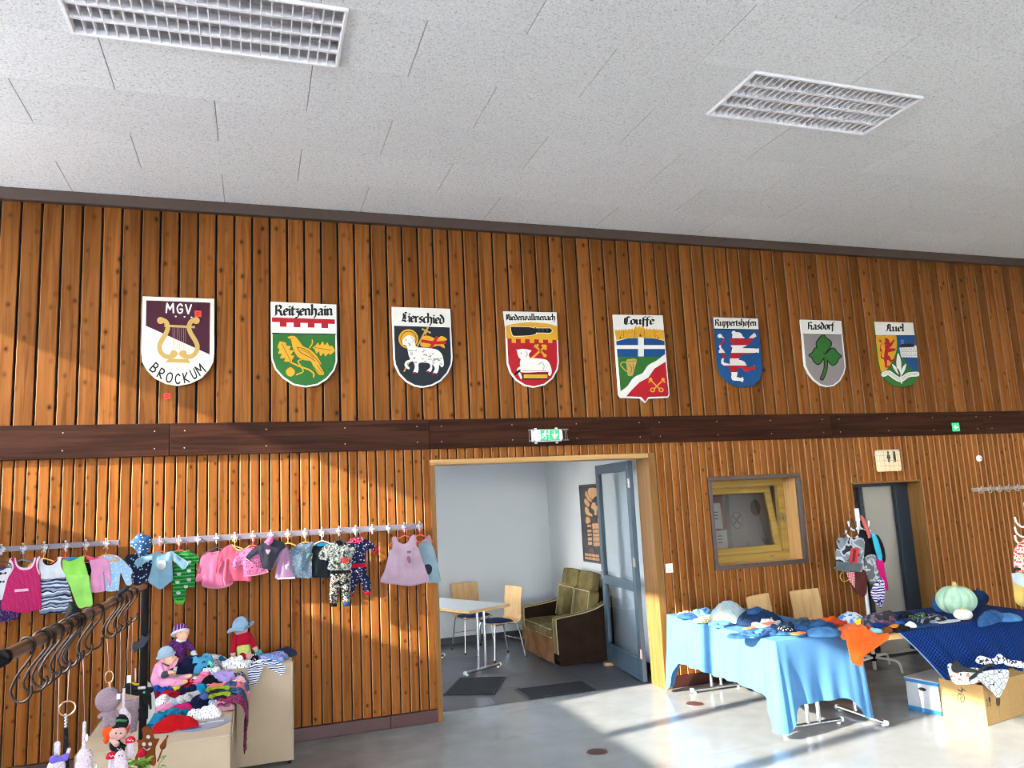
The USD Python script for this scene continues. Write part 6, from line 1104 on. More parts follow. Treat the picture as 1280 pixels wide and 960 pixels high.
# ================================================================== furniture
BEECH = wood('beech', (.62, .40, .19), (.56, .35, .155), (.47, .27, .11), knots=False, vary=.06, rough=.4, grain=.7)
BEECHX = wood('beech_edge', (.60, .38, .17), (.52, .32, .13), (.42, .24, .09), axis='x', knots=False, vary=.06, rough=.4)
TOPGREY = mat('table_laminate', (.46, .47, .46), .35)
PADBLUE = fabric('seat_pad_blue', (.012, .026, .085), weave=250.)
def frame_at(c, ang):
    M = np.eye(4); M[:2, :2] = [[math.cos(ang), -math.sin(ang)], [math.sin(ang), math.cos(ang)]]; M[:3, 3] = c; return M
def put(mesh, M):
    mesh = trimesh.util.concatenate(mesh) if isinstance(mesh, list) else mesh; mesh = mesh.copy(); mesh.apply_transform(M); return mesh
def shell(path, w, t=.010, curve=.03, taper=0.):    # bent plywood along a y-z path, hollowed across its width
    p = smooth_line([(0, *q) for q in path], 6); g = []
    for i, q in enumerate(p):
        v = i/(len(p)-1); ww = w*(1-taper*v); g.append([(u*ww/2, q[1]+curve*(u*u-.3)*(-1 if v > .45 else .2)*min(1, abs(v-.3)*3), q[2]) for u in np.linspace(-1, 1, 11)])
    return sheet(g, t)
def chair(label, c, ang, pad=True, group='beech plywood chairs', name='stacking_chair'):     # local: faces -y
    M = frame_at((*c, 0), ang); t = thing(name, label, 'chair', group, (*c, 0))
    obj('seat', put(shell([(-.21, .445), (-.19, .456), (-.05, .45), (.10, .444), (.175, .448)], .40, .011, .004), M), BEECH, t, smooth=True)
    obj('backrest', put(shell([(.170, .447), (.205, .475), (.222, .56), (.240, .72), (.262, .865)], .405, .011, .022), M), BEECH, t, smooth=True)
    if pad: obj('seat_pad', put(flat(Polygon(smooth_line([(-.17, -.19), (.17, -.19), (.18, .10), (-.18, .10)], 5, closed=True)), .458, .022, .003, 2), M), PADBLUE, t, smooth=True)
    for sx in (-1, 1):
        obj('leg', put(tube(smooth_line([(sx*.15, .0, .432), (sx*.165, -.13, .428), (sx*.185, -.175, .40), (sx*.215, -.215, .0)], 4), .0095, 10), M), CHROME, t)
        obj('leg', put(tube(smooth_line([(sx*.15, .02, .432), (sx*.165, .13, .428), (sx*.185, .17, .40), (sx*.215, .245, .0)], 4), .0095, 10), M), CHROME, t)
        for yy in (-.215, .245): obj('foot_cap', put(tube([(sx*.215, yy, .0), (sx*.213, yy, .022)], .0125, 10), M), BLACK, t)
    obj('cross_bar', put([tube([(-.16, -.1, .430), (.16, -.1, .430)], .008, 8), tube([(-.16, .1, .430), (.16, .1, .430)], .008, 8), tube([(-.20, .212, .22), (.20, .212, .22)], .005, 8)], M), CHROME, t)
    return t
def ttable(label, c, ang, L, Wd, z=.74, top=TOPGREY, edge=BEECHX, th=.035, inset=.20, footlen=.56, name='trestle_table', group=None):   # local x is the long axis
    M = frame_at((*c, 0), ang); t = thing(name, label, 'table', group, (*c, 0))
    obj('tabletop', put(bx(-L/2+.012, L/2-.012, -Wd/2+.012, Wd/2-.012, z-th, z, .002), M), top, t, smooth=False)
    obj('edge', put([bx(-L/2, L/2, -Wd/2, -Wd/2+.012, z-th, z-.001, .003), bx(-L/2, L/2, Wd/2-.012, Wd/2, z-th, z-.001, .003), bx(-L/2, -L/2+.012, -Wd/2+.012, Wd/2-.012, z-th, z-.001, .003), bx(L/2-.012, L/2, -Wd/2+.012, Wd/2-.012, z-th, z-.001, .003)], M), edge, t, smooth=False)
    for s in (-1, 1):
        x = s*(L/2-inset)
        for dy in (-.055, .055): obj('leg', put(tube([(x, dy, .03), (x, dy, z-th-.005)], .0165, 14), M), CHROME, t)
        obj('foot', put([tube([(x, -footlen/2, .031), (x, footlen/2, .031)], .019, 14)], M), CHROME, t)
        for sy in (-1, 1): obj('foot_cap', put([tube([(x, sy*(footlen/2-.001), .031), (x, sy*(footlen/2+.022), .031)], .0205, 14), cyl((x, sy*(footlen/2-.02), 0), (x, sy*(footlen/2-.02), .016), .016, 12)], M), WHITE, t)
        obj('bracket', put(bx(x-.02, x+.02, -Wd/2+.12, Wd/2-.12, z-th-.03, z-th, .003), M), BLACK, t, smooth=False)
    obj('frame_rail', put([bx(-L/2+inset, L/2-inset, sy*.2-.012, sy*.2+.012, z-th-.03, z-th-.001) for sy in (-1, 1)], M), BLACK, t, smooth=False)
    return t
# foyer group
fa = math.radians(117)
ttable('grey-topped foyer table with beech edge and chrome T-feet', (2.33+.30-.455*.70, 8.80+.15+.89*.70), fa, 1.40, .66, .745, inset=.18, footlen=.54)
chair('beech chair with blue seat behind the foyer table, facing the camera', (2.80, 10.42), .15)
chair('beech chair with blue seat at the right end of the foyer table', (2.97, 9.75), math.radians(-76))
def soft(x0, x1, y0, y1, z0, z1, puff=.10, p=7, sub=4):
    m_ = trimesh.creation.box((2, 2, 2))
    for _ in range(sub): m_ = m_.subdivide()
    v = m_.vertices; n = (np.abs(v)**p).sum(1)**(1/p); b = 1+puff*np.c_[(1-v[:, 1]**2)*(1-v[:, 2]**2), (1-v[:, 0]**2)*(1-v[:, 2]**2), (1-v[:, 0]**2)*(1-v[:, 1]**2)]
    v = v/n[:, None]*b; h_ = A([x1-x0, y1-y0, z1-z0])/2
    return trimesh.Trimesh(v*h_+A([(x0+x1)/2, (y0+y1)/2, (z0+z1)/2]), m_.faces, process=False)
OLV = fabric('sofa_olive', srgb(112, 100, 62), srgb(86, 76, 44), 7., weave=260.); BRN = fabric('sofa_brown', srgb(124, 88, 58), srgb(100, 68, 42), 6., weave=260.); DKB = fabric('sofa_dark', srgb(44, 30, 20), srgb(32, 22, 14), 6., weave=260.); PIP = fabric('sofa_piping', srgb(176, 158, 126))
sf = thing('sofa', 'olive and brown velvet two-seat sofa with pale piping in the foyer', 'sofa', base=(3.8, 9.42, 0))
obj('base', bx(3.42, 4.14, 8.86, 9.99, .05, .30, .01), DKB, sf, smooth=False)
fr = []                                          # pleated front valance
for v in np.linspace(0, 1, 8):
    fr.append([(3.392-.010*v-(.018*v*math.exp(-((y-9.42)/.03)**2))+.006*math.sin(y*46)*v, y, .315-.29*v) for y in np.linspace(8.93, 9.985, 50)])
obj('valance', sheet(fr, .006), BRN, sf, smooth=True)
for y0, y1 in ((8.945, 9.415), (9.425, 9.975)):
    obj('seat_cushion', soft(3.375, 3.90, y0, y1, .305, .425, .12), OLV, sf, smooth=True)
    for z in (.318, .412): obj('piping', tube([(3.385, y0+.02, z), (3.376, (y0+y1)/2, z), (3.385, y1-.02, z)], .006, 6), PIP, sf)
    b = soft(-.07, .07, y0, y1, 0, .43, .10, 14); rot(b, (0, 1, 0), .18); mv(b, 3.90, 0, .40); obj('back_cushion', b, OLV, sf, smooth=True)
    e = [tube([(-.065, y0+.015, .03), (-.065, y0+.015, .41)], .006, 6), tube([(-.065, y1-.015, .03), (-.065, y1-.015, .41)], .006, 6), tube([(-.065, y0+.015, .41), (-.065, y1-.015, .41)], .006, 6)]
    for q in e: rot(q, (0, 1, 0), .18); mv(q, 3.893, 0, .40)
    obj('piping', e, PIP, sf)
    hd = soft(-.055, .055, y0+.02, y1-.02, 0, .215, .10, 14); rot(hd, (0, 1, 0), .22); mv(hd, 3.985, 0, .815); obj('headrest', hd, OLV, sf, smooth=True)
obj('back_frame', hullpts([(x, y, z) for y in (8.90, 10.0) for x, z in ((3.98, .06), (4.13, .06), (4.13, .85), (4.06, .85))]), DKB, sf, smooth=False)
for y0, y1 in ((8.82, 8.935), (9.985, 10.10)):
    prof = Polygon(smooth_line([(3.41, .13), (3.40, .50), (3.43, .545), (3.60, .565), (3.85, .60), (4.02, .66), (4.14, .76)], 4).tolist()+[(4.14, .13)])
    e = extrude(prof, y1-y0); v = e.vertices; am = trimesh.Trimesh(np.c_[v[:, 0], y1-v[:, 2], v[:, 1]], e.faces, process=False); obj('arm', am, DKB, sf, smooth=30)
    tp = smooth_line([(3.405, .14), (3.398, .50), (3.43, .548), (3.60, .568), (3.85, .603), (4.02, .663), (4.13, .76)], 5)
    obj('arm_band', sheet([[(x-.004, y, z+.004) for x, z in tp] for y in (y0+.012, y1-.012)], .006), OLV, sf, smooth=True)
    for yy in (y0+.004, y1-.004): obj('piping', tube([(x-.003, yy, z+.003) for x, z in tp], .0055, 6), PIP, sf)
    sk = [[(x, y0-.006-.004*v+.003*math.sin(x*40)*v, .135-.12*v) for x in np.linspace(3.41, 4.12, 24)] for v in np.linspace(0, 1, 4)]
    if y0 < 9: obj('skirt', sheet(sk, .005), DKB, sf, smooth=True)
RUB = fabric('mat_rubber', (.016, .017, .019), (.028, .029, .031), 60., weave=500.)
for lab, pts in (('dark ribbed doormat lying aslant in front of the foyer table', [(2.694, 8.665), (2.339, 7.987), (1.86, 8.235), (2.215, 8.913)]), ('dark doormat lying straight just inside the entrance', [(2.60, 8.075), (3.357, 8.05), (3.336, 7.63), (2.60, 7.632)])):
    e = extrude(Polygon(pts), .009); e.apply_translation((0, 0, .0008)); t = thing('doormat', lab, 'doormat', 'doormats in the foyer', (pts[0][0], pts[0][1], 0)); obj('rubber', e, mat('mat_border', (.010, .010, .011), .6), t, smooth=False)
    e = extrude(Polygon(pts).buffer(-.022), .004); e.apply_translation((0, 0, .0094)); obj('pile', e, RUB, t, smooth=False)
t = thing('door_wedge', 'small wooden wedge lying on the slate floor under the glass door', 'door wedge', base=(3.96, 8.66, 0)); obj('wedge', hullpts([(3.90, 8.60, 0), (4.05, 8.60, 0), (3.90, 8.66, 0), (4.05, 8.66, 0), (3.90, 8.60, .035), (3.90, 8.66, .035), (4.04, 8.60, .012), (4.04, 8.66, .012)]), BEECHX, t, smooth=False)
# carved honours board on the foyer's right wall
def onx(g, x, h):
    e = extrude(g, h); v = e.vertices; return trimesh.Trimesh(np.c_[x-v[:, 2], v[:, 0], v[:, 1]], e.faces[:, ::-1], process=False)
t = thing('honours_board', 'tall dark wall board with carved wooden rose and name strips', 'wall plaque', base=(4.2, 9.4, 1.63))
obj('board', bx(4.180, 4.2145, 9.12, 9.69, 1.13, 2.115, .003), mat('board_black', (.020, .022, .026), .5), t, smooth=False)
obj('frame', [bx(4.172, 4.2145, 9.105, 9.12, 1.115, 2.13, .002), bx(4.172, 4.2145, 9.69, 9.705, 1.115, 2.13, .002), bx(4.172, 4.2145, 9.12, 9.69, 1.115, 1.13, .002), bx(4.172, 4.2145, 9.12, 9.69, 2.115, 2.13, .002)], mat('board_frame', (.10, .10, .105), .5), t, smooth=False)
g9 = crop(700, 570, 8); YZ = lambda pts: [tuple(atx(*p, 4.176)[1:]) for p in g9(pts)]
PLQ = wood('plaque_wood', (.60, .36, .19), (.50, .28, .13), (.36, .18, .07), knots=False, vary=.1)
for pts in ([(285, 345), (300, 322), (340, 318), (380, 335), (395, 375), (385, 400), (350, 405), (330, 432), (300, 405), (288, 375)], [(262, 350), (275, 365), (290, 400), (322, 440), (312, 460), (280, 430), (258, 390)], [(258, 425), (280, 445), (300, 480), (290, 508), (258, 480), (248, 450)], [(262, 508), (285, 520), (298, 560), (330, 585), (325, 602), (280, 590), (262, 570), (255, 530)], [(335, 465), (352, 468), (362, 500), (385, 495), (392, 520), (370, 545), (368, 590), (350, 585), (348, 545), (320, 520), (322, 490)], [(268, 610), (290, 612), (306, 650), (288, 675), (264, 665)], [(385, 625), (410, 625), (412, 660), (388, 662)]):
    obj('rose_carving', onx(Polygon(smooth_line(YZ(pts), 4, closed=True)).buffer(0), 4.181, .014), PLQ, t, smooth=False)
obj('stem', onx(unary_union([LineString(YZ(p)).buffer(.006) for p in ([(355, 580), (360, 640), (362, 668)], [(330, 650), (360, 668), (400, 655)])]), 4.181, .008), mat('stem_plum', (.12, .05, .06), .6), t, smooth=False)
for y0, y1 in ((688, 712), (738, 762), (776, 800), (816, 846), (858, 890)): obj('name_strip', onx(Polygon(YZ([(272+(y0-688)*.05, y0), (310+(y0-688)*.05, y0-2), (312+(y0-688)*.05, y1-2), (274+(y0-688)*.05, y1)])), 4.181, .006), PLQ, t, smooth=False)
for y0, y1 in ((674, 726), (734, 768), (776, 804), (810, 854), (862, 900)): obj('name_strip', onx(Polygon(YZ([(322+(y0-674)*.06, y0+2), (400+(y0-674)*.06, y0-2), (404+(y0-674)*.06, y1-2), (326+(y0-674)*.06, y1+2)])), 4.181, .006), PLQ, t, smooth=False)
for y0 in (1.15, 1.195):
    for k in range(4): obj('name_strip', onx(sbox(9.20+k*.115, y0, 9.30+k*.115, y0+.032), 4.181, .006), PLQ, t, smooth=False)
obj('name_strip', onx(Polygon(smooth_line([(9.32, 1.245), (9.50, 1.245), (9.48, 1.29), (9.41, 1.305), (9.34, 1.29)], 3, closed=True)).buffer(0), 4.181, .008), mat('stem_plum', (.12, .05, .06), .6), t, smooth=False)

# ---------------------------------------------------------------- hall: blue table, second table, chairs
BX0, BX1, BY0, BY1, BZ = 3.985, 4.795, 5.47, 7.18, .748
ttable('long table under the light blue cloth, standing end-on to the panelled wall', ((BX0+BX1)/2, (BY0+BY1)/2), math.pi/2, BY1-BY0, BX1-BX0, BZ-.003, inset=.14, footlen=.54, group='sales tables in the hall')
BLUEC = fabric('tablecloth_blue', tuple(A(srgb(88, 142, 192))*.72), tuple(A(srgb(82, 134, 184))*.72), 3., weave=350., bump=.12)
def tablecloth(x0, x1, y0, y1, z, hem, seedv, mat_, t, nv=16, out=.05, ns=240):
    # hem(s, side) gives the height of the hem; corners fall lower and swing out as cones
    per = []; r = .012
    sides = [((x0, y1), (x0, y0), (-1, 0)), ((x0, y0), (x1, y0), (0, -1)), ((x1, y0), (x1, y1), (1, 0)), ((x1, y1), (x0, y1), (0, 1))]
    tot = 2*((x1-x0)+(y1-y0))
    for k, (p, q, n) in enumerate(sides):
        L_ = math.dist(p, q); m_ = max(8, int(ns*L_/tot)); n2 = sides[(k+1) % 4][2]
        for i in range(m_):
            u = i/m_; per.append((p[0]+(q[0]-p[0])*u, p[1]+(q[1]-p[1])*u, n[0], n[1], k, u*L_, L_))
        for a in np.linspace(0, 1, 13)[:-1]: per.append((q[0], q[1], n[0]*math.cos(a*math.pi/2)+n2[0]*math.sin(a*math.pi/2), n[1]*math.cos(a*math.pi/2)+n2[1]*math.sin(a*math.pi/2), k+.5, a, 1))
    cnr = [(x0, y0), (x1, y0), (x1, y1), (x0, y1)]; rows = []
    inner = []
    for v in np.linspace(0, 1, nv):
        row = []
        for j, (px, py, nx, ny, k, s_, L_) in enumerate(per):
            dc = [math.hypot(px-c[0], py-c[1]) for c in cnr]; ci = int(np.argmin(dc)); near = math.exp(-(dc[ci]/.105)**2)
            hz = hem(px, py, k, near, ci); d = z-hz
            w = meshkit.noise(A([px*5.5+seedv, py*5.5, 0]), 3)-.5; w2 = math.sin((px+py)*31+seedv+2*w)
            o = .012+(out*.35*v+.014*w2*v*v+.05*w*v)*(1-near*.5)+near*.05*v+near*.020*v*math.sin(dc[ci]*62+(1.2 if k in (0, 2) else 2.9))
            row.append((px+nx*o, py+ny*o, z+.004-.006*v*0-d*v*(1-.02*w)))
        rows.append(row)
    inner = []
    top = [[(px+(nx*.008), py+(ny*.008), z+.006) for px, py, nx, ny, *_ in per], [(px-nx*.02, py-ny*.02, z+.0075) for px, py, nx, ny, *_ in per]]
    g = A(top[::-1]+rows); g = np.concatenate([g, g[:, :1]], 1)
    obj('drape', sheet(g, .0035), mat_, t, smooth=True)
    e = bx(x0+.012, x1-.012, y0+.012, y1-.012, z+.0045, z+.0085); obj('top', e, mat_, t, smooth=False)
def hem_blue(px, py, k, near, ci):
    low = (.055, .070, .20, .030)[ci]; b = .315 if px < BX0+.02 else (.245 if py < BY0+.02 else .36)
    return b+(low-b)*min(1, near*1.05)
t = thing('tablecloth', 'light blue cloth draped over the long table, corners nearly touching the floor', 'tablecloth', base=((BX0+BX1)/2, (BY0+BY1)/2, BZ))
tablecloth(BX0, BX1, BY0, BY1, BZ, hem_blue, 2., BLUEC, t)
TX0, TX1, TY0, TY1, TZ = 4.84, 6.72, 5.24, 6.04, .745
ttable('beech table under the navy dotted cloth, crosswise behind the cardboard box', ((TX0+TX1)/2, (TY0+TY1)/2), 0, TX1-TX0, TY1-TY0, TZ, top=BEECHX, th=.045, inset=.06, footlen=.54, group='sales tables in the hall')
NAVC = dotted('cloth_navy_dots', srgb(6, 52, 118), srgb(4, 20, 62), 42., .36, 0., ang=.785)
t = thing('tablecloth', 'navy dotted cloth over the crosswise table, falling into the cardboard box', 'tablecloth', base=(5.9, 5.6, TZ))
NAVT = dotted('cloth_navy_dots_top', srgb(6, 52, 118), srgb(4, 20, 62), 42., .36, 0., plane='xy', ang=.785)
obj('top', bx(5.02, TX1+.01, TY0-.006, TY1+.006, TZ+.0015, TZ+.006, .002), NAVT, t, smooth=False)
gd = []
for v in np.linspace(0, 1, 20):
    row = []
    for u in np.linspace(0, 1, 60):
        xt, xb = 5.02+(TX1-5.01)*u, 5.385+(TX1-.04-5.385)*u; x = xt+(xb-xt)*v**.9
        y = TY0-.008-.035*v-.05*v*(1-v)*2*math.exp(-((u-.2)/.25)**2)+(.022*math.sin(u*34+1.2*v)+.014*math.sin(u*71+2))*v
        zb = .345 if u < .62 else .22
        row.append((x, y-.10*v*math.exp(-((u-.25)/.3)**2)*v, TZ+.004-(TZ-zb)*v-.02*math.sin(u*9)*v))
    gd.append(row)
obj('front_drape', sheet(gd, .003), NAVC, t, smooth=True)
obj('hem', tube([A(r[0])+A([-.003, -.003, 0]) for r in gd], .005, 6), fabric('hem_pale_blue', srgb(130, 160, 200)), t)
chair('beech chair against the wall behind the far end of the blue table', (5.10, 6.88), .35, pad=False)
chair('large-looking beech chair between blue table and coat stand, against the wall', (5.66, 6.90), .10, pad=False)

g10 = crop(820, 730, 8); g11 = crop(940, 730, 6.4); g12 = crop(1110, 730, 5.335)
DEN = fabric('denim_light', srgb(76, 126, 172), srgb(56, 102, 150), 14., weave=300.); DEN2 = fabric('denim_mid', srgb(44, 84, 128), srgb(32, 64, 102), 14., weave=300.); DEND = fabric('denim_dark', srgb(26, 48, 78), srgb(18, 34, 58), 12., weave=300.)
ORG = mat('card_orange', srgb(226, 110, 60), .7); BW = DOT('black_white_laces', (16, 18, 26), (220, 220, 225), 40., .25); ZS = BZ+.010; SG = 'denim goods for sale on the tables'
wear('light denim pouch at the far left corner of the blue table', 'denim pouch', 'blob', 330, 312, .24, .26, .1, DEN2, ZS, .035, group=SG, cr=g10)
wear('crumpled light blue denim piece behind the spotted cushion', 'denim piece', 'blob', 470, 280, .26, .24, .3, blotch('denim_bleached', [(0, srgb(60, 110, 170)), (.5, srgb(110, 160, 206)), (.62, srgb(196, 214, 228))], 22.), ZS, .075, .02, group=SG, cr=g10)
wear('small peach cotton square at the far edge of the blue table', 'cloth square', 'scarf', 295, 292, .13, .12, .2, fabric('peach_cotton', srgb(224, 176, 140)), ZS, .03, group=SG, cr=g10)
wear('grey-blue cushion with yellow spots on the blue table', 'cushion', 'blob', 715, 262, .38, .34, -.15, dotted('cushion_spots', srgb(140, 162, 178), srgb(190, 178, 84), 30., .20, .9, plane='xy'), ZS, .17, .02, name='cushion', group=SG, cr=g10)
wear('peach and yellow flowered fabric bundle in front of the cushion', 'fabric bundle', 'scarf', 560, 345, .30, .20, -.1, blotch('peach_flowers', [(0, srgb(210, 120, 90)), (.44, srgb(230, 190, 150)), (.56, srgb(220, 200, 110)), (.64, srgb(40, 36, 40))], 60.), ZS, .035, .02, name='fabric_bundle', group=SG, cr=g10)
wear('coral cotton napkin at the front of the flowered bundle', 'napkin', 'scarf', 440, 365, .11, .09, 0, fabric('coral_cotton', srgb(226, 130, 110)), ZS, .015, name='fabric_bundle', group=SG, cr=g10)
wear('light denim pouch with pale hem below the cushion', 'denim pouch', 'tee', 640, 392, .24, .18, 1.4, DEN, ZS, .035, group=SG, cr=g10)
wear('large dark denim bag lying beside the cushion', 'denim bag', 'blob', 1010, 318, .44, .34, 0, DEND, ZS, .11, .02, name='denim_bag', group=SG, cr=g10, extra=('scarf', -.02, -.02, .35, DEN2))
wear('white folded cotton shirt in front of the dark denim bag', 'folded shirt', 'scarf', 1105, 378, .26, .17, .1, fabric('cotton_white', srgb(226, 214, 220)), ZS, .05, group=SG, cr=g10)
for zx, zy, lab in ((938, 440, 'orange price card left of the black-laced denim piece'), (1130, 392, 'orange price card on the white folded shirt')):
    wear(lab, 'price card', 'scarf', zx, zy, .12, .07, .2, ORG, ZS+(.052 if zx > 1000 else 0), .006, .004, name='price_card', group='orange price cards', cr=g10)
wear('light denim trousers spread on the near half of the blue table', 'denim trousers', 'pants', 985, 492, .26, .40, 1.5, DEN2, ZS, .03, group=SG, cr=g10)
wear('denim pouch with black and white laces', 'denim pouch', 'blob', 250, 372, .24, .22, .3, DEN2, ZS, .04, group=SG, cr=g11, extra=('blob', 0, -.03, .6, BW))
wear('mid-blue denim jacket piece along the right edge of the blue table', 'denim piece', 'tee', 420, 352, .34, .30, .2, DEN2, ZS, .035, group=SG, cr=g11)
wear('padded light denim pouch at the near right corner of the blue table', 'denim pouch', 'blob', 560, 372, .30, .26, -.1, DEN, ZS, .055, .006, group=SG, cr=g11)
for lab, zx, zy, sx, sy, a_, m_, h_ in (('narrow dark denim strip near the laces pouch', 300, 340, .30, .08, .5, DEND, .04), ('folded mid-blue denim square behind the padded pouch', 520, 332, .30, .20, .1, DEN2, .06), ('slate blue denim square at the back right of the blue table', 380, 312, .34, .16, 0, fabric('denim_slate', srgb(60, 84, 104)), .05), ('dark blue denim belt on the trousers', 190, 356, .26, .07, .9, DEND, .05), ('pale denim cuff at the front edge of the blue table', 60, 392, .22, .12, .1, DEN, .04)):
    wear(lab, 'denim piece', 'scarf', zx, zy, sx, sy, a_, m_, ZS, h_, .014, group=SG, cr=g11)
wear('coral flowered price card at the front edge of the blue table', 'price card', 'scarf', 372, 392, .12, .08, .1, ORG, ZS+.03, .008, .006, name='price_card', group='orange price cards', cr=g11)
wear('orange crumpled scarf at the back of the crosswise table', 'scarf', 'scarf', 590, 298, .36, .16, -.1, fabric('scarf_orange', srgb(216, 92, 30)), TZ+.006, .045, .02, name='scarf', group=SG, cr=g11)
wear('rust red cotton piece beside the orange scarf', 'cloth piece', 'blob', 690, 310, .18, .14, .3, fabric('rust', srgb(170, 62, 30)), TZ+.006, .04, .02, name='fabric_bundle', group=SG, cr=g11)
ZT2 = TZ+.008; PG2 = 'pouches and purses on the crosswise table'
for lab, k, zx, zy, sx, sy, a, m_, h in (
    ('grey pouch with blue denim patch beside the coat stand', 'blob', 785, 262, .26, .24, .2, blotch('pouch_grey_blue', [(0, srgb(60, 110, 170)), (.45, srgb(176, 186, 198)), (.6, srgb(120, 130, 145))], 14.), .085),
    ('charcoal pouch with red zip in front of the coat stand', 'blob', 1000, 272, .34, .26, 0, blotch('pouch_charcoal', [(0, srgb(40, 42, 50)), (.5, srgb(90, 92, 104)), (.58, srgb(170, 60, 66)), (.62, srgb(60, 62, 72))], 16.), .085),
    ('bright yellow felt pouch among the purses', 'hat', 852, 296, .11, .11, 0, fabric('felt_yellow', srgb(240, 210, 30)), .045),
    ('black leather purse at the back of the crosswise table', 'blob', 1080, 244, .18, .14, .1, mat('leather_black', (.012, .012, .014), .5), .05),
    ('navy purse beside the yellow pouch', 'blob', 1010, 330, .17, .13, .2, fabric('purse_navy', srgb(24, 50, 110)), .04),
    ('white and teal purse in the front row', 'blob', 985, 370, .11, .10, 0, fabric('purse_teal', srgb(130, 190, 190)), .03),
    ('red and white purse in the front row', 'scarf', 930, 350, .13, .10, .3, fabric('purse_red', srgb(170, 70, 60)), .025),
    ('amber purse right of the navy purse', 'blob', 1135, 345, .13, .11, .1, fabric('purse_amber', srgb(220, 130, 40)), .035),
    ('black purse with orange trim in the front row', 'scarf', 1195, 352, .15, .10, 0, fabric('purse_black', srgb(28, 26, 28)), .03),
    ('white fluffy purse at the end of the front row', 'blob', 1265, 322, .10, .09, 0, fabric('purse_white', srgb(214, 210, 206)), .04),
    ('blue purse behind the amber one', 'blob', 1170, 318, .14, .10, .2, fabric('purse_blue', srgb(40, 80, 150)), .035),
    ('brown purse between charcoal pouch and amber purse', 'scarf', 1080, 362, .12, .09, .4, fabric('purse_brown', srgb(110, 60, 36)), .03)):
    wear(lab, 'purse', k, zx, zy, sx, sy, a, m_, ZT2, h, .010, name='purse', group=PG2, cr=g11)
for lab, k, zx, zy, sx, sy, a, m_, h in (
    ('green and black felt pouch left of the pumpkin', 'scarf', 215, 212, .20, .14, .2, blotch('pouch_green', [(0, srgb(30, 40, 36)), (.48, srgb(96, 130, 90)), (.6, srgb(40, 50, 48))], 30.), .04),
    ('black striped pouch left of the pumpkin', 'scarf', 300, 226, .26, .16, .15, striped('pouch_stripes', [(0, srgb(30, 32, 38)), (.6, srgb(120, 126, 134))], .06, 'y'), .045),
    ('pale grey card in front of the pumpkin', 'scarf', 400, 250, .22, .09, 0, mat('card_grey', srgb(176, 178, 186), .6), .006),
    ('small black felt piece at the left end of the navy cloth', 'blob', 120, 200, .14, .12, .1, fabric('felt_piece_black', srgb(26, 26, 30)), .04),
    ('slate blue cloth strip along the front edge of the navy cloth', 'scarf', 270, 275, .22, .06, .1, fabric('strip_slate', srgb(40, 66, 106)), .012)):
    wear(lab, 'purse', k, zx, zy, sx, sy, a, m_, ZT2, h, .008, name='purse', group=PG2, cr=g12)
# pumpkins
def pumpkin(label, c, r, h, m_, stem, ribs=12, depth=.10, name='pumpkin', group='pumpkins on the navy cloth', seed=0):
    t = thing(name, label, 'pumpkin', group, c); b = ball((0, 0, 0), 1, 4); v = b.vertices; th = np.arctan2(v[:, 1], v[:, 0]); rr = np.hypot(v[:, 0], v[:, 1])
    k = 1-depth*(1-np.abs(np.sin(th*ribs/2)))**1.6*np.clip(rr*1.6, 0, 1); z = v[:, 2]*h*(1-.35*np.exp(-(rr/.28)**2))
    b = trimesh.Trimesh(np.c_[v[:, 0]*k*r, v[:, 1]*k*r, z+h*.96]+A(c), b.faces, process=False); obj('body', b, m_, t, smooth=True)
    obj('stem', tube(smooth_line([(c[0], c[1], c[2]+h*1.25), (c[0]+.004, c[1], c[2]+h*1.72), (c[0]-.006, c[1]-.01, c[2]+h*1.96), (c[0]-r*.14, c[1]-.02, c[2]+h*2.12)], 4), np.linspace(r*.17, r*.10, 13), 9), stem, t, smooth=True)
STEM = mat('pumpkin_stem', srgb(190, 165, 110), .8)
c = atz(*g12([(502, 232)])[0], ZT2); c = at(*g12([(502, 232)])[0], 5.55); cz = ZT2
pumpkin('large pale green ribbed pumpkin on the navy cloth', (c[0], 5.60, cz), .168, .135, nodes('pumpkin_green', {'g': ('geometry', {}), 'n': ('noise_texture', {'scale': 12., 'detail': 4.}), 'r': ('rgb_ramp', {'ramp': [(.3, srgb(140, 176, 150)), (.7, srgb(172, 200, 172))]}), 'p': ('principled_bsdf', {'roughness': .55})}, [('g.position', 'n.vector'), ('n.fac', 'r.fac'), ('r.color', 'p.base_color')]), STEM)
c2_ = at(*g12([(500, 230)])[0], 5.38)
pumpkin('small white pumpkin in front of the large green one', (c2_[0], 5.375, cz), .076, .050, mat('pumpkin_white', srgb(226, 218, 196), .6), STEM, ribs=10, depth=.08)
for lab, zx, y_, r, m_ in (('blue denim pumpkin left of the large pumpkin', 372, 5.74, .10, DEN2), ('dark denim pumpkin behind the large pumpkin', 612, 5.88, .095, DEND)):
    c = at(*g12([(zx, 180)])[0], y_); pumpkin(lab, (c[0], y_, cz), r, .075, m_, fabric('denim_stem', srgb(40, 60, 90)), ribs=8, depth=.16, name='denim_pumpkin', group='denim pumpkins')
c = atz(*g12([(672, 222)])[0], ZT2+.04); t = thing('denim_pouch', 'upright triangular light denim pouch right of the pumpkin', 'denim pouch', SG, (c[0], c[1], cz))
obj('fabric', flat(Polygon(smooth_line([(c[0]-.16, c[1]-.05), (c[0]+.13, c[1]-.05), (c[0]+.13, c[1]+.06), (c[0]-.02, c[1]+.09)], 3, closed=True)), cz, .075, .012, 4, tilt=(.12, 0)), DEN2, t, smooth=True)
wear('round light denim cushion at the right end of the navy cloth', 'denim cushion', 'blob', 785, 216, .26, .20, 0, DEN, ZT2, .05, .006, name='cushion', group=SG, cr=g12)
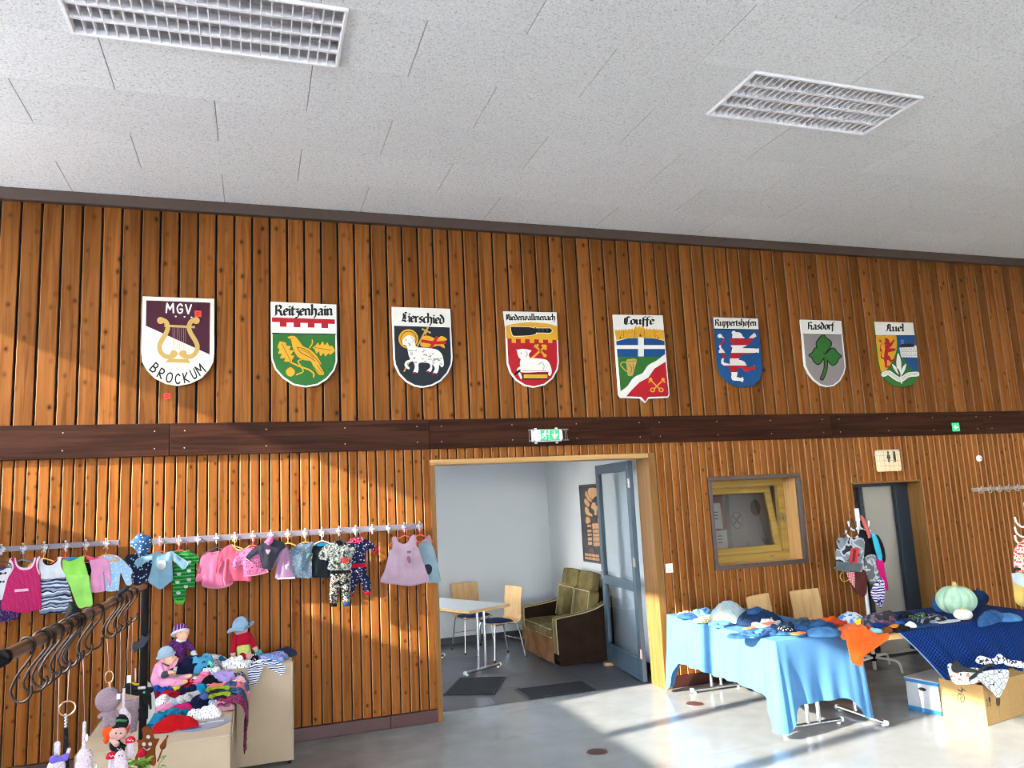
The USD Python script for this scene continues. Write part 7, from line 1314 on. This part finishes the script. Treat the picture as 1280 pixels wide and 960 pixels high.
# orange organza
ORGZ = nodes('organza_orange', {'d': ('principled_bsdf', {'base_color': srgb(240, 110, 12), 'roughness': .5, 'sheen_weight': .2}), 't': ('translucent_bsdf', {'color': srgb(250, 130, 20)}), 'x': ('transparent_bsdf', {'color': (1., .62, .30)}), 'm': ('mix_closure', {'fac': .35}), 'n': ('mix_closure', {'fac': .28})}, [('d.BSDF', 'm.closure1'), ('t.BSDF', 'm.closure2'), ('m.closure', 'n.closure1'), ('x.BSDF', 'n.closure2')], 'n.closure')
t = thing('organza_scarf', 'sheer orange organza scarf hanging between the two tables', 'scarf', base=tuple(at(1075, 795, 5.30)))
for nm, pp, yo, sd in (('layer', [(735, 372), (820, 360), (900, 352), (1000, 402), (1092, 392), (1100, 432), (1010, 500), (890, 585), (880, 665), (798, 632), (762, 490)], 5.185, 3), ('layer', [(740, 380), (860, 372), (900, 470), (882, 560), (835, 620), (798, 628), (768, 500)], 5.170, 6), ('layer', [(880, 380), (990, 410), (1060, 400), (1000, 470), (900, 480)], 5.168, 8)):
    obj(nm, cloth(Polygon(xz(g11(pp), yo)), yo, .008, .014, sd, freq=30.), ORGZ, t, smooth=True)
obj('gather', flat(Polygon([tuple(atz(*p, TZ+.05)[:2]) for p in g11([(690, 340), (760, 310), (900, 330), (990, 390), (900, 396), (740, 400)])]).buffer(.02), TZ+.006, .045, .03, 4), ORGZ, t, smooth=True)

# boxes under the second table
CARD = nodes('cardboard', {'g': ('geometry', {}), 'n': ('noise_texture', {'scale': 40., 'detail': 3.}), 'r': ('rgb_ramp', {'ramp': [(.3, (.36, .215, .080)), (.7, (.40, .245, .095))]}), 'p': ('principled_bsdf', {'roughness': .8, 'specular_ior_level': .2})}, [('g.position', 'n.vector'), ('n.fac', 'r.fac'), ('r.color', 'p.base_color')])
c0, c1_ = A([5.508, 5.363]), A([5.583, 5.005]); dn = c1_-c0; wy = np.linalg.norm(dn); dn = dn/wy; ax = A([-dn[1], dn[0]])
if ax[0] < 0: ax = -ax
BL, BH = .78, .315
def BP(u, v, z): q = c1_+ax*u-dn*v; return (q[0], q[1], z)      # u along the front, v back along the side
def slab(u0, u1, v0, v1, z0, z1): return hullpts([BP(u, v, z) for u in (u0, u1) for v in (v0, v1) for z in (z0, z1)])
t = thing('cardboard_box', 'large open cardboard box on the floor under the navy cloth', 'cardboard box', base=(*c1_, 0))
for s_ in ((0, BL, 0, .004), (0, BL, wy-.004, wy), (0, .004, .004, wy-.004), (BL-.004, BL, .004, wy-.004)): obj('side', slab(*s_, 0.001, BH), CARD, t, smooth=False)
obj('bottom', slab(.004, BL-.004, .004, wy-.004, .001, .006), CARD, t, smooth=False)
f1 = hullpts([BP(u, v, z) for u in (.01, BL-.01) for v, z in ((0, BH), (.004, BH), (-.035, BH+.05), (-.039, BH+.05))][:8]); obj('flap', hullpts([BP(u, v, z) for u in (.25, BL-.01) for v, z in ((.004, BH-.004), (.008, BH), (.085, BH+.03), (.082, BH+.034))]), CARD, t, smooth=False)
obj('crease', [slab(u, u+.0025, -.0008, .0, .01, BH-.01) for u in (.19, .36, .56)]+[slab(0, BL, -.0008, 0, BH-.004, BH)], mat('card_crease', (.34, .20, .08), .8), t, smooth=False)
PRT = mat('print_black', (.02, .018, .016), .7)
def onfront(g, off=-.0015, h=.001):
    e = extrude(g, h); V = [BP(a, off-z, b) for a, b, z in e.vertices]; return trimesh.Trimesh(V, e.faces, process=False)
def onside(g):
    e = extrude(g, .001); V = [BP(-.0012-z, a, b) for a, b, z in e.vertices]; return trimesh.Trimesh(V, e.faces, process=False)
bean = unary_union([affinity.rotate(ell(0, 0, .030, .040), -25).difference(affinity.rotate(ell(0, 0, .025, .035), -25)), stroke([(-.012, .034), (.010, .008), (-.010, -.008), (.010, -.036)], .006), stroke([(-.02, .065), (.012, .050), (.018, .075), (.045, .060)], .006), stroke([(-.012, .052), (.02, .062), (.012, .085)], .005)])
glassm = unary_union([Polygon([(-.014, .03), (.014, .03), (.012, .0), (.004, -.012), (-.004, -.012), (-.012, 0)]), sbox(-.002, -.032, .002, -.010), sbox(-.012, -.036, .012, -.031)])
arrow = unary_union([sbox(-.002, -.035, .002, .02), Polygon([(-.008, .016), (.008, .016), (0, .032)])])
obj('bean_print', onfront(affinity.translate(affinity.scale(bean, 1, 1.0), .190, .165)), PRT, t, smooth=False); obj('glass_print', onfront(affinity.translate(glassm, .070, .185)), PRT, t, smooth=False); obj('arrow_print', onfront(affinity.translate(arrow, .032, .178)), PRT, t, smooth=False)
beanf = unary_union([affinity.rotate(ell(0, 0, .028, .038), -25)]); obj('bean_fill', onfront(affinity.translate(beanf, .190, .165), -.0008, .0006), mat('print_dark_card', (.10, .06, .03), .8), t, smooth=False)
obj('bean_print', onside(affinity.translate(affinity.scale(bean, -1, 1, origin=(0, 0)), wy*.52, .185)), PRT, t, smooth=False)
obj('tape', slab(-.001, .0, wy*.45, wy*.55, .004, .03), mat('tape_tan', (.48, .34, .18), .3), t, smooth=False)
# archive box
t = thing('archive_box', 'white archive box with blue lid edge beside the cardboard box', 'archive box', base=(5.5, 5.5, 0))
AW, AB = mat('archive_white', (.46, .48, .51), .55), mat('archive_blue', srgb(28, 116, 172), .55)
def AP(u, v, z): q = A([5.512, 5.380])+ax*u-dn*v; return (q[0], q[1], z)
def aslab(u0, u1, v0, v1, z0, z1): return hullpts([AP(u, v, z) for u in (u0, u1) for v in (v0, v1) for z in (z0, z1)])
obj('body', aslab(.004, .40, .004, .30, .002, .235), AW, t, smooth=False); obj('base_band', aslab(0.001, .403, .001, .303, .001, .032), AB, t, smooth=False)
obj('lid', aslab(-.004, .408, -.004, .308, .262, .272), AW, t, smooth=False); obj('lid_band', aslab(-.003, .407, -.003, .307, .236, .2625), AB, t, smooth=False)
hs = affinity.scale(Point(0, 0).buffer(.018, 8), 2.0, .8); e = extrude(affinity.translate(hs, .15, .19), .001); obj('hand_hole', trimesh.Trimesh([AP(.0032-z, a, b) for a, b, z in e.vertices], e.faces, process=False), mat('hole_black', (.01, .01, .01), .9), t, smooth=False)
e = extrude(stroke([(.05, .23), (.10, .12), (.19, .12), (.25, .23)], .004, False), .0006); obj('fold_line', trimesh.Trimesh([AP(.0036-z, a, b) for a, b, z in e.vertices], e.faces, process=False), mat('archive_line', (.45, .47, .5), .6), t, smooth=False)
# fabrics spilling over the cardboard box
PRW = blotch('tea_towel_print', [(0, srgb(200, 130, 90)), (.38, srgb(214, 218, 226)), (.60, srgb(230, 230, 234)), (.66, srgb(70, 90, 130))], 26.); LINEP = nodes('cat_line_print', {'g': ('geometry', {}), 'v': ('voronoi_texture', {'scale': 22., 'feature': 'distance_to_edge'}), 'r': ('rgb_ramp', {'ramp': [(0, srgb(30, 36, 60)), (.03, srgb(30, 36, 60)), (.045, srgb(206, 214, 224))]}), 'p': ('principled_bsdf', {'roughness': .85})}, [('g.position', 'v.vector'), ('v.distance', 'r.fac'), ('r.color', 'p.base_color')])
def over_box(label, pts, m_, yo, sd, name='printed_cloth', extra=()):
    c = at(*g12([pts[0]])[0], yo); t = thing(name, label, 'printed cloth', 'printed cloths spilling over the cardboard box', tuple(c))
    obj('fabric', cloth(Polygon(smooth_line(xz(g12(pts), yo), 3, closed=True)).buffer(0), yo, .016, .012, sd), m_, t, smooth=True)
    for nm, pp, pm, o in extra: obj(nm, cloth(Polygon(smooth_line(xz(g12(pp), yo-o), 3, closed=True)).buffer(0), yo-o, .012, .006, sd+2), pm, t, smooth=True)
over_box('white printed bag with black handles on the left corner of the cardboard box', [(398, 548), (420, 530), (500, 560), (600, 560), (640, 600), (610, 655), (480, 672), (440, 660), (415, 620)], PRW, 4.965, 3, extra=(('handle', [(425, 545), (460, 500), (470, 520), (500, 550), (590, 570), (580, 590), (500, 585), (440, 590)], mat('strap_black', (.012, .012, .014), .6), .022), ('handle', [(540, 628), (590, 590), (640, 545), (700, 530), (715, 542), (650, 560), (600, 610), (555, 638)], mat('strap_black', (.012, .012, .014), .6), .022)))
over_box('white cloth with fine blue line drawing hanging over the box front', [(600, 600), (680, 575), (790, 570), (805, 600), (790, 660), (745, 750), (720, 752), (700, 725), (660, 690), (610, 640)], LINEP, 4.935, 5)
over_box('twisted white cloth with dark and orange motifs across the box', [(585, 500), (620, 478), (700, 500), (740, 462), (790, 500), (905, 520), (905, 560), (800, 545), (760, 530), (690, 540), (600, 530)], blotch('fox_print', [(0, srgb(40, 46, 74)), (.42, srgb(214, 216, 222)), (.62, srgb(214, 150, 110)), (.66, srgb(226, 226, 230))], 40.), 4.985, 7)

# ---------------------------------------------------------------- coat stands with bags
def coat_stand(label, x, y, h=1.69, top=True):
    t = thing('coat_stand', label, 'coat stand', 'white tubular coat stands', (x, y, 0))
    obj('pole', tube([(x, y, .004), (x, y, h)], .019, 14), WHITE, t); obj('top_cap', tube([(x, y, h-.12), (x, y, h+.012)], .024, 14), WHITE, t)
    for a in (.3, 1.35, 2.4, 3.45, 4.5, 5.55):
        for z, L_ in ((h-.18, .11), (h-.36, .15)) if a in (.3, 2.4, 4.5) else ((h-.27, .13),):
            d = A([math.cos(a+z), math.sin(a+z), 0]); p = A([x, y, z]); obj('hook', tube(smooth_line([p, p+d*L_*.55+A([0, 0, -.045]), p+d*L_+A([0, 0, -.005]), p+d*(L_+.012)+A([0, 0, .055])], 4), .0095, 8), WHITE, t)
    obj('hub', tube([(x, y, .095), (x, y, .165)], .030, 14), BLACK, t)
    for k in range(4):
        a = .3+k*math.pi/2; d = A([math.cos(a), math.sin(a), 0]); p = A([x, y, 0]); obj('foot', tube(smooth_line([p+A([0, 0, .130]), p+d*.20+A([0, 0, .130]), p+d*.275+A([0, 0, .105]), p+d*.30+A([0, 0, .012])], 5), .0125, 9), WHITE, t)
    return t
coat_stand('white coat stand hung with bags in front of the washroom doorway', 6.27, 6.93)
coat_stand('white coat stand at the right edge of the picture, hung with bags', 7.13, 5.62, 1.70)
g13 = crop(1020, 620, 6); BGR = 'fabric bags hanging on the coat stands'
def bag(label, cr, pts, yo, m_, parts=(), strap=None, sd=1, name='fabric_bag', th=.05, cat='bag', sm=True):
    w = xz(cr(pts), yo); c = A(w).mean(0); t = thing(name, label, cat, BGR, (c[0], yo, c[1]))
    obj('body', cloth(Polygon(smooth_line(w, 3, closed=True) if sm else w).buffer(0), yo, th, .010, sd), m_, t, smooth=True)
    for nm, pp, pm, o in parts: obj(nm, cloth(Polygon(xz(cr(pp), yo-o)).buffer(0), yo-o, .006, .003, sd+4), pm, t, smooth=True)
    if strap:
        for sp, pm, r in strap: obj('strap', tube(smooth_line([at(*cr([p])[0], yo-.005) for p in sp], 5), r, 7), pm, t, smooth=True)
STRK = mat('strap_black', (.012, .012, .014), .6); YC = mat('cord_yellow', srgb(206, 170, 70), .6)
bag('black fabric bag in the middle of the bag bunch', g13, [(330, 250), (420, 290), (470, 300), (515, 410), (515, 500), (460, 490), (380, 470), (330, 400)], 6.86, fabric('bag_black', (.012, .012, .014)), sd=2)
bag('maroon drawstring bag hanging lowest on the left of the stand', g13, [(225, 570), (290, 562), (370, 560), (376, 700), (350, 760), (290, 710), (250, 640)], 6.80, fabric('bag_maroon', srgb(88, 44, 40)), [('check_panel', [(226, 574), (288, 568), (290, 690), (250, 636)], dotted('bag_check', srgb(196, 60, 70), srgb(226, 200, 196), 60., .35), .04)], [([(205, 560), (180, 600), (205, 640), (250, 620), (232, 560)], YC, .004), ([(162, 380), (148, 430), (160, 460)], YC, .004)], sd=3)
bag('grey and white patchwork bag in the middle of the bunch', g13, [(360, 470), (440, 440), (470, 520), (475, 590), (430, 665), (385, 620)], 6.79, blotch('bag_patch', [(0, srgb(96, 102, 104)), (.5, srgb(186, 190, 194)), (.62, srgb(130, 136, 138))], 13., dist=.5), sd=4)
bag('grey roll-top bag with red label and slate flap', g13, [(165, 312), (260, 310), (356, 322), (360, 430), (345, 555), (322, 570), (150, 556), (146, 500), (156, 400)], 6.70, blotch('bag_photo', [(0, srgb(60, 64, 68)), (.36, srgb(118, 124, 130)), (.52, srgb(172, 178, 184)), (.62, srgb(40, 42, 46))], 11., dist=.6), [('flap', [(150, 490), (345, 508), (330, 570), (146, 556)], fabric('bag_slate', srgb(92, 102, 104)), .045), ('label', [(262, 392), (322, 388), (308, 502), (250, 496)], fabric('bag_label', srgb(206, 62, 66)), .055), ('label_print', [(280, 400), (300, 400), (290, 490), (270, 488)], mat('label_ink', srgb(90, 20, 26), .7), .063)], [([(190, 316), (240, 270), (270, 180), (262, 170)], STRK, .006), ([(330, 320), (300, 260), (275, 176)], STRK, .006)], sd=5)
bag('white and navy houndstooth bag hanging lowest on the right of the stand', g13, [(480, 605), (515, 615), (495, 835), (440, 790), (410, 730), (422, 690)], 6.76, striped('houndstooth', [(0, srgb(214, 206, 226)), (.55, srgb(30, 36, 110))], .030, 'z', .05), [('dark_side', [(478, 612), (512, 618), (494, 828), (462, 800)], blotch('houndstooth2', [(0, srgb(30, 36, 110)), (.5, srgb(216, 210, 228))], 70.), .035)], sd=6)
for lab, pts, m_, y_ in (('salmon woven strap bag hanging from a top hook', [(326, 150), (352, 155), (385, 220), (418, 300), (396, 312), (362, 232)], fabric('strap_salmon', srgb(196, 96, 92)), 6.77), ('turquoise folded bag hanging on the right hook', [(418, 280), (442, 285), (472, 350), (497, 470), (470, 480), (440, 390)], fabric('bag_turquoise', srgb(60, 172, 196)), 6.72), ('hot pink folded bag under the turquoise one', [(450, 490), (498, 480), (515, 560), (542, 690), (518, 702), (480, 590)], fabric('bag_hotpink', srgb(200, 24, 110)), 6.73)): bag(lab, g13, pts, y_, m_, sd=len(lab), th=.02)
g14 = crop(1180, 600, 6)
bag('yellow and white bag with black strap on the right-hand stand', g14, [(505, 700), (560, 690), (640, 720), (700, 800), (690, 960), (600, 950), (535, 915), (520, 800)], 5.46, fabric('bag_yellow', srgb(206, 178, 96)), [('pale_panel', [(508, 702), (560, 694), (640, 724), (640, 820), (560, 790), (520, 770)], fabric('bag_ice', srgb(196, 210, 222)), .045)], [([(520, 690), (570, 790), (585, 850), (600, 930)], STRK, .016), ([(515, 690), (540, 665), (570, 670)], STRK, .012)], sd=7)
bag('pink flowered bag hanging behind the yellow one', g14, [(530, 520), (580, 460), (640, 430), (680, 480), (690, 700), (620, 690), (560, 690), (525, 650)], 5.53, blotch('bag_pink_flowers', [(0, srgb(220, 60, 70)), (.42, srgb(236, 200, 190)), (.56, srgb(226, 196, 150)), (.63, srgb(190, 40, 80))], 30.), sd=8)

# ---------------------------------------------------------------- signs and small fittings
SGR, SWH = nodes('sign_green', {'e': ('principled_bsdf', {'base_color': srgb(30, 160, 96), 'roughness': .4, 'emission_color': srgb(40, 180, 110), 'emission_strength': .35})}, [], 'e.BSDF'), nodes('sign_white', {'e': ('principled_bsdf', {'base_color': (.75, .8, .78), 'roughness': .4, 'emission_color': (.8, .95, .88), 'emission_strength': .5})}, [], 'e.BSDF')
ex = thing('exit_sign', 'green and white emergency exit lamp with running figure in a wire guard', 'exit sign', base=(2.805, D-.03, 2.608)); xc, zc, yb = 2.805, 2.608, D-.0285
obj('back_plate', bx(xc-.165, xc+.165, yb-.03, yb, zc-.062, zc+.062, .008), mat('lamp_base', (.45, .46, .46), .5), ex, smooth=False)
obj('housing', bx(xc-.155, xc+.155, yb-.085, yb-.03, zc-.058, zc+.058, .022), SWH, ex, smooth=35)
yf2 = yb-.0856
obj('panel', [onwall(sbox(xc-.108, zc-.054, xc-.005, zc+.052), yf2, .0015), onwall(sbox(xc+.005, zc-.054, xc+.112, zc+.052), yf2, .0015)], SGR, ex, smooth=False)
mn = unary_union([ell(.012, .036, .010, .010), stroke([(.008, .024), (-.004, -.002)], .016, False), stroke([(.004, .020), (.026, .006), (.036, .014)], .007, False), stroke([(.004, .020), (-.020, .012), (-.026, -.004)], .007, False), stroke([(-.002, -.002), (.016, -.016), (.010, -.040)], .009, False), stroke([(-.004, -.002), (-.016, -.022), (-.038, -.026)], .009, False)])
obj('running_figure', onwall(affinity.translate(mn, xc-.050, zc), yf2-.0015, .001), SWH, ex, smooth=False); obj('door_mark', onwall(sbox(xc-.108, zc-.054, xc-.092, zc+.052), yf2-.0015, .001), SWH, ex, smooth=False)
obj('arrow', onwall(affinity.translate(unary_union([sbox(-.007, -.012, .007, .034), Polygon([(-.036, .004), (-.022, .010), (0, -.014), (.022, .010), (.036, .004), (0, -.042)])]), xc+.060, zc), yf2-.0015, .001), SWH, ex, smooth=False)
WIRE = mat('guard_wire', (.35, .34, .34), .3, metallic=.9)
for z in (zc-.055, zc+.055): obj('guard_rail', tube(smooth_line([(xc-.185, yb-.004, z), (xc-.205, yb-.06, z), (xc-.19, yb-.105, z), (xc, yb-.112, z), (xc+.19, yb-.105, z), (xc+.205, yb-.06, z), (xc+.185, yb-.004, z)], 5), .0035, 6), WIRE, ex)
for dx in (-.205, -.165, -.10, -.03, .03, .10, .165, .205): obj('guard_wire', tube([(xc+dx, yb-(.062 if abs(dx) > .2 else .107), zc-.060), (xc+dx, yb-(.062 if abs(dx) > .2 else .107), zc+.060)], .0022, 6), WIRE, ex)
for dx in (-.115, .11):
    for dz in (-.072, .072): obj('guard_clip', bx(xc+dx-.012, xc+dx+.012, yb-.02, yb, zc+dz-.008, zc+dz+.008, .002), mat('clip_white', (.6, .6, .6), .4), ex, smooth=False)
# washroom lamp sign
x0, x1, z0, z1 = 6.952, 7.288, 2.093, 2.347; wc = thing('washroom_sign', 'square lit cream lamp sign with two black figures above the washroom door', 'washroom sign', base=((x0+x1)/2, D, (z0+z1)/2))
obj('housing', bx(x0, x1, D-.075, D+.001, z0, z1, .02), nodes('washroom_lamp', {'g': ('geometry', {}), 's': ('separate_xyz', {}), 'm': ('map_range', {'from_min': z0, 'from_max': z1, 'to_min': .0, 'to_max': 1.}), 'r': ('rgb_ramp', {'ramp': [(0, (1.0, .66, .24)), (.35, (1.0, .70, .32)), (1, (.62, .50, .34))]}), 'p': ('principled_bsdf', {'base_color': (.42, .36, .26), 'roughness': .5, 'emission_strength': .30})}, [('g.position', 's.vector'), ('s.z', 'm.value'), ('m.result', 'r.fac'), ('r.color', 'p.emission_color')]), wc, smooth=35)
for k, dx in enumerate((-.025, .065)):
    f = unary_union([ell(0, .042, .013, .014)]+([stroke([(0, .024), (0, -.012)], .030, False), stroke([(-.008, -.012), (-.008, -.050)], .012, False), stroke([(.008, -.012), (.008, -.050)], .012, False)] if k else [Polygon([(-.012, .026), (.012, .026), (.026, -.018), (-.026, -.018)]), stroke([(-.008, -.015), (-.008, -.050)], .010, False), stroke([(.008, -.015), (.008, -.050)], .010, False)]))
    obj('figure', onwall(affinity.translate(affinity.scale(f, 1.15, 1.15, origin=(0, 0)), (x0+x1)/2+dx, (z0+z1)/2+.045), D-.0745, .002), PRT, wc, smooth=False)
for q in np.linspace(x0, x1, 6): obj('guard_wire', tube([(q, D-.085, z0-.008), (q, D-.085, z1+.008)], .0016, 5), WIRE, wc)
for q in np.linspace(z0, z1, 5): obj('guard_wire', tube(smooth_line([(x0-.006, D-.001, q), (x0-.006, D-.085, q), (x1+.006, D-.085, q), (x1+.006, D-.001, q)], 2), .0016, 5), WIRE, wc)
# direction sign, detector, switch, floor caps
t = thing('direction_sign', 'tiny green direction sign with white arrow on the fascia board', 'direction sign', base=(8.244, D-.03, 2.60)); obj('plate', bx(8.185, 8.303, D-.033, D-.028, 2.548, 2.652, .001), SGR, t, smooth=False)
obj('arrow', onwall(affinity.translate(unary_union([sbox(-.01, -.008, .036, .008), Polygon([(-.038, 0), (-.006, .030), (.004, .022), (-.014, 0), (.004, -.022), (-.006, -.030)])]), 8.244, 2.60), D-.0332, .001), SWH, t, smooth=False)
t = thing('motion_detector', 'white round detector on the panelling right of the washroom sign', 'detector', base=(8.578, D, 2.205)); e = lathe([(0, .035), (.022, .032), (.036, .022), (.040, .006), (.040, 0), (0, 0)], 24); rot(e, (1, 0, 0), math.pi/2); mv(e, 8.578, D, 2.205); obj('dome', e, WHITE, t, smooth=35); obj('lens', ball((8.578, D-.033, 2.200), .010, 2), mat('lens_grey', (.25, .25, .25), .2), t)
t = thing('light_switch', 'white light switch on the planks right of the entrance', 'light switch', base=(4.108, D, 1.197)); obj('plate', bx(4.066, 4.150, D-.012, D+.001, 1.150, 1.242, .003), WHITE, t, smooth=False); obj('rocker', bx(4.078, 4.138, D-.017, D-.0115, 1.163, 1.229, .003), mat('switch_rocker', (.74, .74, .73), .3), t, smooth=False); obj('lamp', ball((4.108, D-.0168, 1.185), .005, 1), mat('switch_lamp', (.1, .08, .06), .3), t)
for lab, (x, y) in (('dark red round floor cap in front of the entrance', (2.545, 5.88)), ('dark red round floor cap beside the blue table', (4.033, 6.708))):
    if y > 6: x -= .10
    t = thing('floor_cap', lab, 'floor cap', 'floor socket caps', (x, y, 0)); obj('disc', lathe([(0, .0005), (.073, .0005), (.075, .003), (.066, .0045), (.062, .0035), (0, .0035)], 36, (x, y, 0)), mat('cap_brown', (.052, .022, .020), .45), t, smooth=False); obj('ring', lathe([(.076, .0), (.084, .0), (.083, .004), (.077, .004), (.076, 0)], 36, (x, y, 0)), mat('cap_ring', (.16, .10, .09), .4, metallic=.4), t, smooth=False)
